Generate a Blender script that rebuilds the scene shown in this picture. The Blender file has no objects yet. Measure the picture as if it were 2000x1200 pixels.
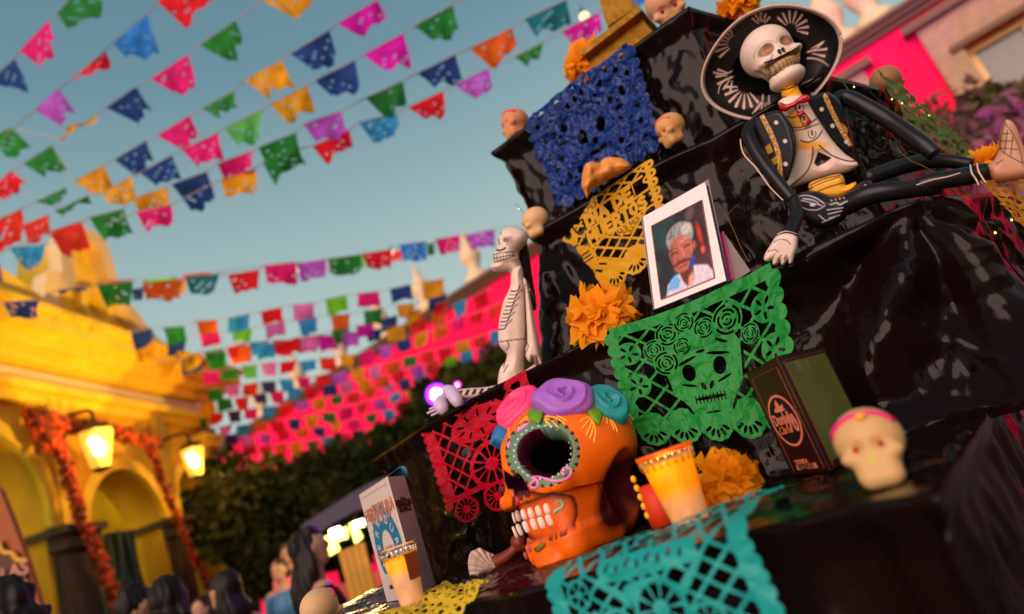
import bpy, bmesh, math, random
import numpy as np
from mathutils import Vector, Matrix
sc = bpy.context.scene
COL = sc.collection
rnd = random.Random(7)
# ------------------------------------------------------------------ camera
FPX = 1260.0; PITCH = math.radians(16.1); SR, CR = .338, .941
ST, CT = math.sin(PITCH), math.cos(PITCH)
EYE = 1.25                       # camera height above the pavement
cd = bpy.data.cameras.new('camera'); cam = bpy.data.objects.new('camera', cd); COL.objects.link(cam)
_R = Vector((1, 0, 0)); _F = Vector((0, CT, ST)); _U = Vector((0, -ST, CT))
_cx = _R * CR - _U * SR; _cy = _R * SR + _U * CR
_m = Matrix((_cx, _cy, -_F)).transposed().to_4x4(); _m.translation = Vector((0, 0, EYE)); cam.matrix_world = _m
cd.sensor_width = 36; cd.lens = 36 * FPX / 2000; cd.clip_start = .02; cd.clip_end = 600
cd.dof.use_dof = True; cd.dof.focus_distance = 1.33; cd.dof.aperture_fstop = 1.7
sc.camera = cam
# ------------------------------------------------------------------ dusk sky and soft evening sun
SUN_EL, SUN_AZ = math.radians(24), math.radians(208)      # az: direction the sun stands in, clockwise from +Y
w = bpy.data.worlds.new('World'); sc.world = w; w.use_nodes = True
nt = w.node_tree; nt.nodes.clear()
def nnew(t, **k):
    n = nt.nodes.new(t)
    for a, b in k.items(): setattr(n, a, b)
    return n
out = nnew('ShaderNodeOutputWorld'); bg = nnew('ShaderNodeBackground'); bg.inputs[1].default_value = 1.0
sky = nnew('ShaderNodeTexSky', sky_type='NISHITA', sun_disc=False); sky.sun_elevation = math.radians(4); sky.sun_rotation = SUN_AZ
skm = nnew('ShaderNodeVectorMath', operation='SCALE'); skm.inputs['Scale'].default_value = .10
tc = nnew('ShaderNodeTexCoord'); sep = nnew('ShaderNodeSeparateXYZ'); ramp = nnew('ShaderNodeValToRGB')
add = nnew('ShaderNodeMix', data_type='RGBA'); add.inputs[0].default_value = .82
nt.links.new(tc.outputs['Generated'], sep.inputs[0]); nt.links.new(sep.outputs['Z'], ramp.inputs[0])
cr = ramp.color_ramp
stops = [(0.0, (.10, .065, .055)), (.02, (.62, .68, .62)), (.26, (.58, .70, .66)), (.45, (.39, .55, .56)), (.64, (.18, .33, .40)), (1.0, (.09, .19, .28))]
while len(cr.elements) < len(stops): cr.elements.new(.5)
for e, (p, c) in zip(cr.elements, stops): e.position = p; e.color = (*c, 1)
nt.links.new(sky.outputs[0], skm.inputs[0]); nt.links.new(skm.outputs[0], add.inputs[6]); nt.links.new(ramp.outputs[0], add.inputs[7])
nt.links.new(add.outputs[2], bg.inputs[0]); nt.links.new(bg.outputs[0], out.inputs[0])
sl = bpy.data.lights.new('sun', 'SUN'); so = bpy.data.objects.new('sun', sl); COL.objects.link(so)
sl.energy = 3.8; sl.angle = math.radians(60); sl.color = (1, .70, .60)
_sd = Vector((math.sin(SUN_AZ) * math.cos(SUN_EL), math.cos(SUN_AZ) * math.cos(SUN_EL), math.sin(SUN_EL)))
so.rotation_euler = _sd.to_track_quat('Z', 'Y').to_euler()
sc.view_settings.view_transform = 'Standard'; sc.view_settings.look = 'None'; sc.view_settings.exposure = 0; sc.view_settings.gamma = 1
sc.cycles.max_bounces = 6; sc.cycles.diffuse_bounces = 3; sc.cycles.glossy_bounces = 3; sc.cycles.transmission_bounces = 5; sc.cycles.transparent_max_bounces = 8
sc.cycles.caustics_reflective = False; sc.cycles.caustics_refractive = False; sc.cycles.sample_clamp_indirect = 4
# ------------------------------------------------------------------ pixels of the photograph -> points of the place (relative to the eye)
def ray(x, y):
    dx, dy = x - 1000, y - 600
    u = dx * CR - dy * SR; v = dx * SR + dy * CR
    return np.array((u, FPX * CT + v * ST, FPX * ST - v * CT))
def W(p): return Vector((float(p[0]), float(p[1]), float(p[2]) + EYE))
def atY(x, y, Y): r = ray(x, y); return r * (Y / r[1])
def atZ(x, y, Z): r = ray(x, y); return r * (Z / r[2])
def atX(x, y, X): r = ray(x, y); return r * (X / r[0])
def onP(x, y, p0, n): r = ray(x, y); return r * (np.dot(p0, n) / np.dot(r, n))
def A(*v): return np.array(v, float)
def nrm(v): v = np.asarray(v, float); return v / (np.linalg.norm(v) + 1e-12)
def zat(x, y, P): r = ray(x, y); return r[2] / r[1] * P[1]
# ------------------------------------------------------------------ linking
def empty(name, label, cat, loc=(0, 0, 0), group=None):
    o = bpy.data.objects.new(name, None); COL.objects.link(o); o.location = loc; o.empty_display_size = .05
    o['label'] = label; o['category'] = cat
    if group: o['group'] = group
    return o
def tag(o, label, cat, group=None, kind=None):
    if label: o['label'] = label
    if cat: o['category'] = cat
    if group: o['group'] = group
    if kind: o['kind'] = kind
    return o
def link(name, me, m=None, parent=None, smooth=False):
    if m is not None and len(me.materials) == 0: me.materials.append(m)
    o = bpy.data.objects.new(name, me); COL.objects.link(o)
    if parent is not None:
        o.parent = parent; o.matrix_parent_inverse = Matrix.Translation(-parent.location)
    if smooth: me.polygons.foreach_set('use_smooth', [True] * len(me.polygons))
    return o
def mesh(name, V, F, m=None, parent=None, smooth=False, col=None, rel=True):
    """V in eye-relative metres (rel) -> world mesh."""
    V = np.asarray(V, float).copy()
    if rel: V[:, 2] += EYE
    me = bpy.data.meshes.new(name); me.from_pydata(V.tolist(), [], [list(f) for f in F]); me.validate()
    if col is not None:
        ca = me.color_attributes.new('Col', 'FLOAT_COLOR', 'POINT')
        c = np.ones((len(V), 4)); c[:, :3] = col; ca.data.foreach_set('color', c.ravel())
    me.update()
    return link(name, me, m, parent, smooth)
# ------------------------------------------------------------------ colour + materials
def S(r, g, b):
    def f(c): c /= 255; return c / 12.92 if c <= .04045 else ((c + .055) / 1.055) ** 2.4
    return (f(r), f(g), f(b))
MATS = {}
def mat(name, color=None, rough=.6, metal=0, spec=.5, emit=None, es=0, trans=0, sss=0, noise=0, nscale=20, bump=0, bscale=60, vcol=False, coat=0, translucent=0, ior=1.45, bdist=.002):
    if name in MATS: return MATS[name]
    m = bpy.data.materials.new(name); m.use_nodes = True; t = m.node_tree; b = t.nodes['Principled BSDF']; o = t.nodes['Material Output']
    b.inputs['Roughness'].default_value = rough; b.inputs['Metallic'].default_value = metal; b.inputs['Specular IOR Level'].default_value = spec
    b.inputs['Transmission Weight'].default_value = trans; b.inputs['Coat Weight'].default_value = coat; b.inputs['IOR'].default_value = ior
    if sss: b.inputs['Subsurface Weight'].default_value = sss; b.inputs['Subsurface Radius'].default_value = (.02, .01, .006); b.inputs['Subsurface Scale'].default_value = .5
    csock = None
    if vcol:
        a = t.nodes.new('ShaderNodeAttribute'); a.attribute_name = 'Col'; csock = a.outputs['Color']
    tcn = t.nodes.new('ShaderNodeTexCoord')
    if noise:
        n = t.nodes.new('ShaderNodeTexNoise'); n.inputs['Scale'].default_value = nscale; n.inputs['Detail'].default_value = 6; t.links.new(tcn.outputs['Object'], n.inputs['Vector'])
        mr = t.nodes.new('ShaderNodeMapRange'); mr.inputs[1].default_value = .25; mr.inputs[2].default_value = .75; mr.inputs[3].default_value = 1 - noise; mr.inputs[4].default_value = 1 + noise * .6
        t.links.new(n.outputs['Fac'], mr.inputs[0])
        vm = t.nodes.new('ShaderNodeVectorMath'); vm.operation = 'SCALE'; t.links.new(mr.outputs[0], vm.inputs['Scale'])
        if csock: t.links.new(csock, vm.inputs[0])
        else: vm.inputs[0].default_value = color
        csock = vm.outputs[0]
    if csock: t.links.new(csock, b.inputs['Base Color'])
    elif color: b.inputs['Base Color'].default_value = (*color, 1)
    if bump:
        n2 = t.nodes.new('ShaderNodeTexNoise'); n2.inputs['Scale'].default_value = bscale; n2.inputs['Detail'].default_value = 5; t.links.new(tcn.outputs['Object'], n2.inputs['Vector'])
        bp = t.nodes.new('ShaderNodeBump'); bp.inputs['Strength'].default_value = bump; bp.inputs['Distance'].default_value = bdist
        t.links.new(n2.outputs['Fac'], bp.inputs['Height']); t.links.new(bp.outputs[0], b.inputs['Normal'])
    if emit: b.inputs['Emission Color'].default_value = (*emit, 1); b.inputs['Emission Strength'].default_value = es
    if translucent:
        tr = t.nodes.new('ShaderNodeBsdfTranslucent'); mx = t.nodes.new('ShaderNodeMixShader'); mx.inputs[0].default_value = translucent
        if csock: t.links.new(csock, tr.inputs[0])
        else: tr.inputs[0].default_value = (*color, 1)
        t.links.new(b.outputs[0], mx.inputs[1]); t.links.new(tr.outputs[0], mx.inputs[2]); t.links.new(mx.outputs[0], o.inputs[0])
    MATS[name] = m
    return m
# ------------------------------------------------------------------ noise (numpy)
def _h(i, j, k=0):
    n = (np.asarray(i).astype(np.int64) * 374761393 + np.asarray(j).astype(np.int64) * 668265263 + k * 974634777) & 0xffffffff
    n = ((n ^ (n >> 13)) * 1274126177) & 0xffffffff
    return ((n ^ (n >> 16)) & 0xffff) / 65535.0
def vnoise(x, y, k=0):
    i, j = np.floor(x), np.floor(y); fx, fy = x - i, y - j; fx = fx * fx * (3 - 2 * fx); fy = fy * fy * (3 - 2 * fy)
    return (_h(i, j, k) * (1 - fx) + _h(i + 1, j, k) * fx) * (1 - fy) + (_h(i, j + 1, k) * (1 - fx) + _h(i + 1, j + 1, k) * fx) * fy
def facet(x, y, k=0):
    """piecewise flat crumple: linear interpolation over a warped triangular lattice"""
    wx = x + 1.1 * vnoise(x * .9, y * .9, k + 11) + .35 * vnoise(x * 2.3, y * 2.3, k + 13); wy = y + 1.1 * vnoise(x * .9 + 7, y * .9, k + 12) + .35 * vnoise(x * 2.3, y * 2.3 + 5, k + 14)
    s = (wx + wy) * .366; i = np.floor(wx + s); j = np.floor(wy + s); fx = wx + s - i; fy = wy + s - j
    a = _h(i, j, k); d = _h(i + 1, j + 1, k); b = _h(i + 1, j, k); c = _h(i, j + 1, k)
    return np.where(fx > fy, a + (b - a) * fx + (d - b) * fy, a + (c - a) * fy + (d - c) * fx)
def crumple(x, y, k=0): return facet(x, y, k) + .5 * facet(x * 2.1, y * 2.1, k + 31) + .22 * facet(x * 4.7, y * 4.7, k + 57)
# ------------------------------------------------------------------ marching squares: field f>0 -> flat mesh
def ms(f, xs, ys):
    ny, nx = f.shape; P = []; Fc = []; cache = {}
    ins = f > 0; fl = f
    def corner(i, j):
        k = (i, j)
        if k not in cache: cache[k] = len(P); P.append((xs[i], ys[j]))
        return cache[k]
    def edge(i, j, h):
        k = (i, j, h)
        if k not in cache:
            i2, j2 = (i + 1, j) if h else (i, j + 1); a = fl[j, i]; b = fl[j2, i2]; t = a / (a - b); t = min(max(t, .02), .98)
            cache[k] = len(P); P.append((xs[i] + (xs[i2] - xs[i]) * t, ys[j] + (ys[j2] - ys[j]) * t))
        return cache[k]
    anyin = ins[:-1, :-1] | ins[1:, :-1] | ins[:-1, 1:] | ins[1:, 1:]
    for j, i in zip(*np.nonzero(anyin)):
        i = int(i); j = int(j)
        c = [(i, j), (i + 1, j), (i + 1, j + 1), (i, j + 1)]; e = [(i, j, 1), (i + 1, j, 0), (i, j + 1, 1), (i, j, 0)]
        b = [bool(ins[q[1], q[0]]) for q in c]; poly = []
        for q in range(4):
            if b[q]: poly.append(corner(*c[q]))
            if b[q] != b[(q + 1) % 4]: poly.append(edge(*e[q]))
        if len(poly) >= 3: Fc.append(poly)
    return np.array(P, float).reshape(-1, 2), Fc
def boundary(F):
    cnt = {}
    for f in F:
        for a, b in zip(f, f[1:] + f[:1]):
            if (b, a) in cnt: del cnt[(b, a)]
            else: cnt[(a, b)] = 1
    return list(cnt)
def extr(P3, Q3, F):
    """two matching skins (front P3, back Q3) joined along the outline"""
    n = len(P3); V = np.vstack([P3, Q3]); G = [list(f) for f in F] + [[i + n for i in f[::-1]] for f in F]
    for a, b in boundary(F): G.append([b, a, a + n, b + n])
    return V, G
# 2-D shapes: >0 inside
def circ(x, y, cx, cy, r): return r - np.hypot(x - cx, y - cy)
def ell(x, y, cx, cy, rx, ry, a=0):
    c, s = math.cos(a), math.sin(a); u = (x - cx) * c + (y - cy) * s; v = -(x - cx) * s + (y - cy) * c
    return (1 - np.hypot(u / rx, v / ry)) * min(rx, ry)
def seg(x, y, x0, y0, x1, y1, r, r2=None):
    dx, dy = x1 - x0, y1 - y0; t = np.clip(((x - x0) * dx + (y - y0) * dy) / (dx * dx + dy * dy + 1e-12), 0, 1)
    return (r if r2 is None else r + (r2 - r) * t) - np.hypot(x - x0 - t * dx, y - y0 - t * dy)
def pline(x, y, pts, r, r2=None):
    n = len(pts) - 1; d = None
    for k in range(n):
        a = r if r2 is None else r + (r2 - r) * k / n; b = None if r2 is None else r + (r2 - r) * (k + 1) / n
        q = seg(x, y, *pts[k], *pts[k + 1], a, b); d = q if d is None else np.maximum(d, q)
    return d
def poly(x, y, pts):
    d = np.full(np.shape(x), 1e9); inside = np.zeros(np.shape(x), bool); n = len(pts)
    for k in range(n):
        (ax, ay), (bx, by) = pts[k], pts[(k + 1) % n]; d = np.minimum(d, -seg(x, y, ax, ay, bx, by, 0))
        c = ((ay > y) != (by > y)) & (x < (bx - ax) * (y - ay) / (by - ay + 1e-12) + ax); inside ^= c
    return np.where(inside, d, -d)
def rect(x, y, x0, y0, x1, y1): return np.minimum(np.minimum(x - x0, x1 - x), np.minimum(y - y0, y1 - y))
U_ = lambda *a: np.maximum.reduce(a)
def cut(a, *b):
    for q in b: a = np.minimum(a, -q)
    return a
def smooth_pts(pts, n=8, closed=False):
    pts = np.asarray(pts, float); m = len(pts); outp = []
    rng = range(m if closed else m - 1)
    for i in rng:
        p = [pts[(i + k) % m] if closed else pts[min(max(i + k, 0), m - 1)] for k in (-1, 0, 1, 2)]
        for t in np.linspace(0, 1, n, endpoint=False):
            outp.append(.5 * ((2 * p[1]) + (-p[0] + p[2]) * t + (2 * p[0] - 5 * p[1] + 4 * p[2] - p[3]) * t * t + (-p[0] + 3 * p[1] - 3 * p[2] + p[3]) * t ** 3))
    if not closed: outp.append(pts[-1])
    return np.array(outp)
# ------------------------------------------------------------------ solids
def box(V, F, c, s, axes=None):
    ax = axes if axes is not None else np.eye(3); k = len(V)
    for dz in (-1, 1):
        for dy in (-1, 1):
            for dx in (-1, 1): V.append(np.asarray(c) + ax[0] * dx * s[0] / 2 + ax[1] * dy * s[1] / 2 + ax[2] * dz * s[2] / 2)
    for f in ((0, 2, 3, 1), (4, 5, 7, 6), (0, 1, 5, 4), (2, 6, 7, 3), (0, 4, 6, 2), (1, 3, 7, 5)): F.append([i + k for i in f])
def tube(pts, rad, ns=12, sub=5, flat=1.0, up=None, closed_ends=True):
    pts = np.asarray(pts, float); rad = np.asarray(rad if np.ndim(rad) else [rad] * len(pts), float)
    if sub > 1 and len(pts) > 2:
        q = smooth_pts(np.c_[pts, rad], sub); pts, rad = q[:, :3], q[:, 3]
    elif sub > 1: 
        t = np.linspace(0, 1, sub + 1)[:, None]; pts = pts[0] * (1 - t) + pts[1] * t; rad = rad[0] * (1 - t[:, 0]) + rad[1] * t[:, 0]
    V = []; F = []; n = len(pts); ref = A(0, 0, 1) if up is None else np.asarray(up, float)
    prev = None
    for i in range(n):
        d = nrm(pts[min(i + 1, n - 1)] - pts[max(i - 1, 0)])
        if prev is None: s = np.cross(d, ref); s = np.cross(d, A(1, .2, .1)) if np.linalg.norm(s) < .1 else s
        else: s = prev - d * np.dot(prev, d)
        s = nrm(s); t = np.cross(s, d); prev = s
        for k in range(ns): a = 2 * math.pi * k / ns; V.append(pts[i] + rad[i] * (s * math.cos(a) + t * flat * math.sin(a)))
    for i in range(n - 1):
        for k in range(ns): F.append([i * ns + k, i * ns + (k + 1) % ns, (i + 1) * ns + (k + 1) % ns, (i + 1) * ns + k])
    F.append(list(range(ns))[::-1]); F.append([(n - 1) * ns + k for k in range(ns)])
    return np.array(V), F
def join(*parts):
    V = []; F = []; k = 0
    for v, f in parts: V.append(np.asarray(v)); F += [[i + k for i in q] for q in f]; k += len(v)
    return np.vstack(V), F
def ball(c, r, nu=14, nv=9, ax=None):
    c = np.asarray(c, float); r = np.asarray(r if np.ndim(r) else (r, r, r), float); V = []; F = []
    for j in range(nv + 1):
        ph = math.pi * j / nv
        for i in range(nu):
            a = 2 * math.pi * i / nu; q = A(math.sin(ph) * math.cos(a), math.sin(ph) * math.sin(a), math.cos(ph)) * r
            V.append(c + (q if ax is None else q[0] * ax[0] + q[1] * ax[1] + q[2] * ax[2]))
    for j in range(nv):
        for i in range(nu): F.append([j * nu + i, (j + 1) * nu + i, (j + 1) * nu + (i + 1) % nu, j * nu + (i + 1) % nu])
    return np.array(V), F
def lathe(c, prof, ns=32, ax=None):
    """prof: list of (radius, height) from bottom to top"""
    c = np.asarray(c, float); a0 = ax if ax is not None else np.eye(3); V = []; F = []
    for r, h in prof:
        for k in range(ns): a = 2 * math.pi * k / ns; V.append(c + a0[0] * r * math.cos(a) + a0[1] * r * math.sin(a) + a0[2] * h)
    for i in range(len(prof) - 1):
        for k in range(ns): F.append([i * ns + k, i * ns + (k + 1) % ns, (i + 1) * ns + (k + 1) % ns, (i + 1) * ns + k])
    return np.array(V), F
# star-shaped sculpting from a distance field
def sm(a, b, k): h = np.clip(.5 + .5 * (b - a) / k, 0, 1); return b * (1 - h) + a * h - k * h * (1 - h)
def smax(a, b, k): return -sm(-a, -b, k)
def el3(p, c, r):
    q = (p - np.asarray(c)); r = np.asarray(r, float); k0 = np.linalg.norm(q / r, axis=-1); k1 = np.linalg.norm(q / (r * r), axis=-1); return k0 * (k0 - 1) / (k1 + 1e-9)
def march(sdf, o, d, n=70, k=.6):
    t = np.zeros(len(o))
    for _ in range(n): t = t + k * np.clip(sdf(o + d * t[:, None]), -.05, .3)
    return t
def star(sdf, c, nu=200, nv=140, R=2.2):
    th = np.linspace(0, math.pi, nv + 1); ph = np.arange(nu) * 2 * math.pi / nu; T, Pp = np.meshgrid(th, ph, indexing='ij')
    D = np.stack([np.sin(T) * np.cos(Pp), np.sin(T) * np.sin(Pp), np.cos(T)], -1).reshape(-1, 3)
    o = np.asarray(c) + D * R; t = np.minimum(march(sdf, o, -D), R - .01); V = o - D * t[:, None]; F = []
    for j in range(nv):
        for i in range(nu):
            a, b, c2, d2 = j * nu + i, (j + 1) * nu + i, (j + 1) * nu + (i + 1) % nu, j * nu + (i + 1) % nu
            F.append([a, b, c2, d2])
    return V, F
def frame(fwd, up):
    """axes for a head: local x = its viewer-right, y = backwards, z = up;  fwd = where the face looks"""
    y = -nrm(fwd); z = nrm(np.asarray(up) - y * np.dot(up, y)); x = np.cross(y, z); return np.array([x, y, z])
def place(V, c, s, ax): return np.asarray(c) + s * (np.asarray(V) @ ax)
# relief: an outline with true thickness, rounded front and back
def relief(name, outline, Y, T, D, m, parent=None, step=2.0, paint=None, extra=None, bulge=None, smooth=True, sub=6, backT=None, holes=(), col=None, tilt=(0, 0)):
    """outline in photo pixels, standing at distance Y on a plane square to the line of sight; T thickness (m), D rounding width (px)"""
    o = smooth_pts(outline, sub, True) if sub else np.asarray(outline, float)
    x0, y0 = o.min(0) - 3 * step; x1, y1 = o.max(0) + 3 * step
    xs = np.arange(x0, x1, step); ys = np.arange(y0, y1, step); X, Yg = np.meshgrid(xs, ys); f = poly(X, Yg, o.tolist())
    for h in holes: f = np.minimum(f, -h(X, Yg))
    if extra is not None: f = extra(X, Yg, f)
    P, F = ms(f, xs, ys)
    d = np.clip(poly(P[:, 0], P[:, 1], o.tolist()), 0, D)
    for h in holes: d = np.minimum(d, np.clip(-h(P[:, 0], P[:, 1]), 0, D))
    prof = np.sqrt(np.clip(1 - (1 - d / D) ** 2, 0, 1)) * T / 2
    cx, cy = (x0 + x1) / 2, (y0 + y1) / 2; n = -nrm(ray(cx, cy)); p0 = atY(cx, cy, Y)
    R3 = np.array([ray(a, b) for a, b in P]); nn = n + 0
    base = R3 * (np.dot(p0, n) / (R3 @ n))[:, None]
    base = base + n * (((P[:, 0] - cx) * tilt[0] + (P[:, 1] - cy) * tilt[1]) * .001)[:, None]
    bl = bulge(P[:, 0], P[:, 1]) if bulge is not None else 0
    fr = base + n * (prof + bl)[:, None]; bk = base - n * (prof * (1 if backT is None else backT))[:, None]
    V, G = extr(fr, bk, F)
    c = None
    if paint is not None: c = paint(P[:, 0], P[:, 1]); c = np.vstack([c, c])
    elif col is not None: c = np.tile(np.array(col), (len(V), 1))
    return mesh(name, V, G, m, parent, smooth, col=c)
def mixc(c, m_, col):
    m_ = np.clip(m_, 0, 1)[:, None]; return c * (1 - m_) + np.array(col)[None] * m_
def text(name, body, c, ax, size, m, parent, bold=0, ext=.0006, align='CENTER', sx=1.0, shear=0, bevel=0):
    """ax: 3 unit rows (right, up, out)"""
    cu = bpy.data.curves.new(name, 'FONT'); cu.body = body; cu.size = size; cu.align_x = align; cu.align_y = 'CENTER'; cu.extrude = ext; cu.offset = bold; cu.shear = shear; cu.resolution_u = 3
    o = bpy.data.objects.new(name, cu); COL.objects.link(o); bpy.context.view_layer.update()
    me = bpy.data.meshes.new_from_object(o); bpy.data.objects.remove(o); bpy.data.curves.remove(cu)
    M = Matrix((Vector(ax[0]) * sx, Vector(ax[1]), Vector(ax[2]))).transposed().to_4x4(); M.translation = W(c); me.transform(M); me.materials.clear()
    return link(name, me, m, parent)
def bake(o):
    """replace the object's mesh by its modifier result"""
    dg = bpy.context.evaluated_depsgraph_get(); dg.update(); me = bpy.data.meshes.new_from_object(o.evaluated_get(dg)); old = o.data; o.modifiers.clear(); o.data = me; bpy.data.meshes.remove(old); return o
def remesh(o, vox, smooth=4):
    m = o.modifiers.new('r', 'REMESH'); m.mode = 'VOXEL'; m.voxel_size = vox; m.use_smooth_shade = True
    s = o.modifiers.new('s', 'SMOOTH'); s.iterations = smooth; s.factor = .5
    return bake(o)
def recolor(o, fn):
    me = o.data; n = len(me.vertices); co = np.empty(n * 3); me.vertices.foreach_get('co', co); co = co.reshape(-1, 3); co[:, 2] -= EYE
    ca = me.color_attributes.get('Col') or me.color_attributes.new('Col', 'FLOAT_COLOR', 'POINT'); c = np.ones((n, 4)); c[:, :3] = fn(co); ca.data.foreach_set('color', c.ravel())
def matte_darks(m, k):
    t = m.node_tree; b = t.nodes['Principled BSDF']; a = [n for n in t.nodes if n.type == 'ATTRIBUTE'][0]; bw = t.nodes.new('ShaderNodeRGBToBW'); mr = t.nodes.new('ShaderNodeMapRange'); mr.inputs[1].default_value = .002; mr.inputs[2].default_value = .05; mr.inputs[3].default_value = 0; mr.inputs[4].default_value = k
    t.links.new(a.outputs['Color'], bw.inputs[0]); t.links.new(bw.outputs[0], mr.inputs[0]); t.links.new(mr.outputs[0], b.inputs['Specular IOR Level']); return m
painted = mat('painted_clay', vcol=True, rough=.42, spec=.4, noise=.07, nscale=60, bump=.15, bscale=140)
matte_darks(painted, .4)
glazed = mat('glazed_paint', vcol=True, rough=.22, spec=.5, noise=.06, nscale=50, bump=.08, bscale=90)
# ================================================================== SETTING
GZ = -EYE
V = []; F = []
g = mesh('pavement', [(-90, -40, GZ), (90, -40, GZ), (90, 140, GZ), (-90, 140, GZ)], [[0, 1, 2, 3]], mat('paving', (.09, .07, .06), rough=.7, noise=.3, nscale=.8, bump=.4, bscale=6))
g['kind'] = 'structure'
# ---------------- pink building across the square
pb_A = A(-15.15, 32.5); pb_B = A(11.0, 14.9); pd = nrm(pb_A - pb_B); pn = A(pd[1], -pd[0]); pn = -pn if np.dot(pn, -pb_B) < 0 else pn
PD = A(pd[0], pd[1], 0); PN = A(pn[0], pn[1], 0); PO = A(pb_B[0], pb_B[1], 0); PUP = A(0, 0, 1)
def pb(s, z, o=0.0): return PO + PD * s + PUP * z + PN * o
def pbpx(x, y): p = onP(x, y, PO, PN); return np.dot(p - PO, PD), p[2]
pink = mat('pink_plaster', S(255, 24, 84), rough=.8, noise=.10, nscale=.9, spec=.1)
stone = mat('warm_stone', (.42, .25, .15), rough=.8, noise=.2, nscale=5)
cream = mat('cream_trim', (.75, .55, .32), rough=.7)
brown = mat('brown_moulding', (.16, .08, .045), rough=.7)
pinkb = empty('pink_building', 'long hot pink building with dark eave and cream roof finials across the square', 'building', W(pb(10, GZ)))
AX = np.array([PD, PUP, PN])
def pbox(name, s0, s1, z0, z1, o0, o1, m, par=pinkb):
    V = []; F = []; box(V, F, pb((s0 + s1) / 2, (z0 + z1) / 2, (o0 + o1) / 2), (s1 - s0, z1 - z0, o1 - o0), AX); return mesh(name, V, F, m, par)
HP = 7.66; S0, S1 = -16.0, 40.0
# wall with true window openings (s, z)
wz = [(pbpx(1905, 60)), (pbpx(1925, 165))]
s_l = pbpx(1850, 120)[0]; s_r = s_l - 3.6
sw1 = pbpx(1880, 95)[0]; zt = pbpx(1880, 95)[1]
wins = []
wtop, wbot, wwid = zt, zt - 2.6, 2.4
s = sw1
for k in range(-1, 2): wins.append(sw1 - wwid + k * 8.2)
def wallmesh():
    V = []; F = []
    xs = [S0]
    for a in wins: xs += [a, a + wwid]
    xs.append(S1)
    for i in range(len(xs) - 1):
        a, b = xs[i], xs[i + 1]
        if i % 2 == 0: box(V, F, pb((a + b) / 2, (GZ + HP) / 2, -.3), (b - a, HP - GZ, .6), AX)
        else:
            box(V, F, pb((a + b) / 2, (wtop + HP) / 2, -.3), (b - a, HP - wtop, .6), AX); box(V, F, pb((a + b) / 2, (GZ + wbot) / 2, -.3), (b - a, wbot - GZ, .6), AX)
    return V, F
mesh('wall', *wallmesh(), pink, pinkb)
pbox('roof', S0 - .3, S1, HP + .365, HP + .42, -9, .1, brown)
V = []; F = []
for z0, z1, o in ((0, .12, .15), (.123, .24, .28), (.243, .36, .4)): box(V, F, pb((S0 + S1) / 2, HP + (z0 + z1) / 2, o / 2 - .15), (S1 - S0, z1 - z0, o + .3), AX)
mesh('eave', V, F, brown, pinkb)
for k, px in enumerate([(500, 815), (575, 768), (655, 703), (735, 655), (820, 600), (915, 530), (1650, 95), (1700, 20)]):
    s_, _ = pbpx(*px); v1 = lathe(pb(s_, HP + .43, -.4), [(.45, 0), (.45, .35), (.30, .4), (.22, .6), (.36, .9), (.42, 1.15), (.30, 1.5), (.10, 1.75), (.14, 1.9), (0.01, 2.25)], 16)
    mesh('finial', *v1, cream, pinkb, smooth=True)
pane_d = mat('window_glass', (.10, .10, .10), rough=.12, spec=.7)
for k, a in enumerate(wins):
    f = mesh('window', *join(*[(lambda V, F: (box(V, F, *q), (V, F))[1])([], []) for q in [
        (pb(a + wwid / 2, wtop + .45, .10), (wwid + 1.2, .9, .2), AX), (pb(a - .30, (wtop + wbot) / 2, .10), (.6, wtop - wbot - .004, .2), AX), (pb(a + wwid + .30, (wtop + wbot) / 2, .10), (.6, wtop - wbot - .004, .2), AX),
        (pb(a + wwid / 2, wbot - .2, .12), (wwid + 1.7, .4, .3), AX)]]), stone, pinkb)
    V = []; F = []; box(V, F, pb(a + wwid / 2, wtop + 1.01, .2), (wwid + 1.7, .2, .4), AX); box(V, F, pb(a + wwid / 2, wtop + .02, .26), (wwid + .5, .14, .12), AX); mesh('ledge', V, F, brown, f)
    V = []; F = []
    for c, sz in [((a + wwid / 2, wtop - .1), (wwid - .01, .18)), ((a + .08, (wtop + wbot) / 2 - .1), (.15, wtop - wbot - .24)), ((a + wwid - .08, (wtop + wbot) / 2 - .1), (.15, wtop - wbot - .24)), ((a + wwid / 2, (wtop + wbot) / 2 - .1), (.16, wtop - wbot - .24))]:
        box(V, F, pb(c[0], c[1], -.2), (sz[0], sz[1], .12), AX)
    mesh('frame', V, F, mat('window_cream', (.8, .52, .2), rough=.6), f)
    for q in (0, 1):
        V = []; F = []; box(V, F, pb(a + wwid * (.27 + .46 * q), (wtop + wbot) / 2 - .1, -.25), (wwid * .40, wtop - wbot - .25, .03), AX); mesh('pane', V, F, pane_d, f)
pbox('string_course', S0, S1, 1.6, 1.85, 0.003, .16, brown)
s_, z_ = pbpx(1702, 121); pbox('ledge', s_, s_ + 3.2, z_ - .12, z_ + .08, .003, .3, brown); pbox('stone_surround', s_ + .25, s_ + 2.9, z_ - 2.4, z_ - .125, .003, .12, stone)

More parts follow.
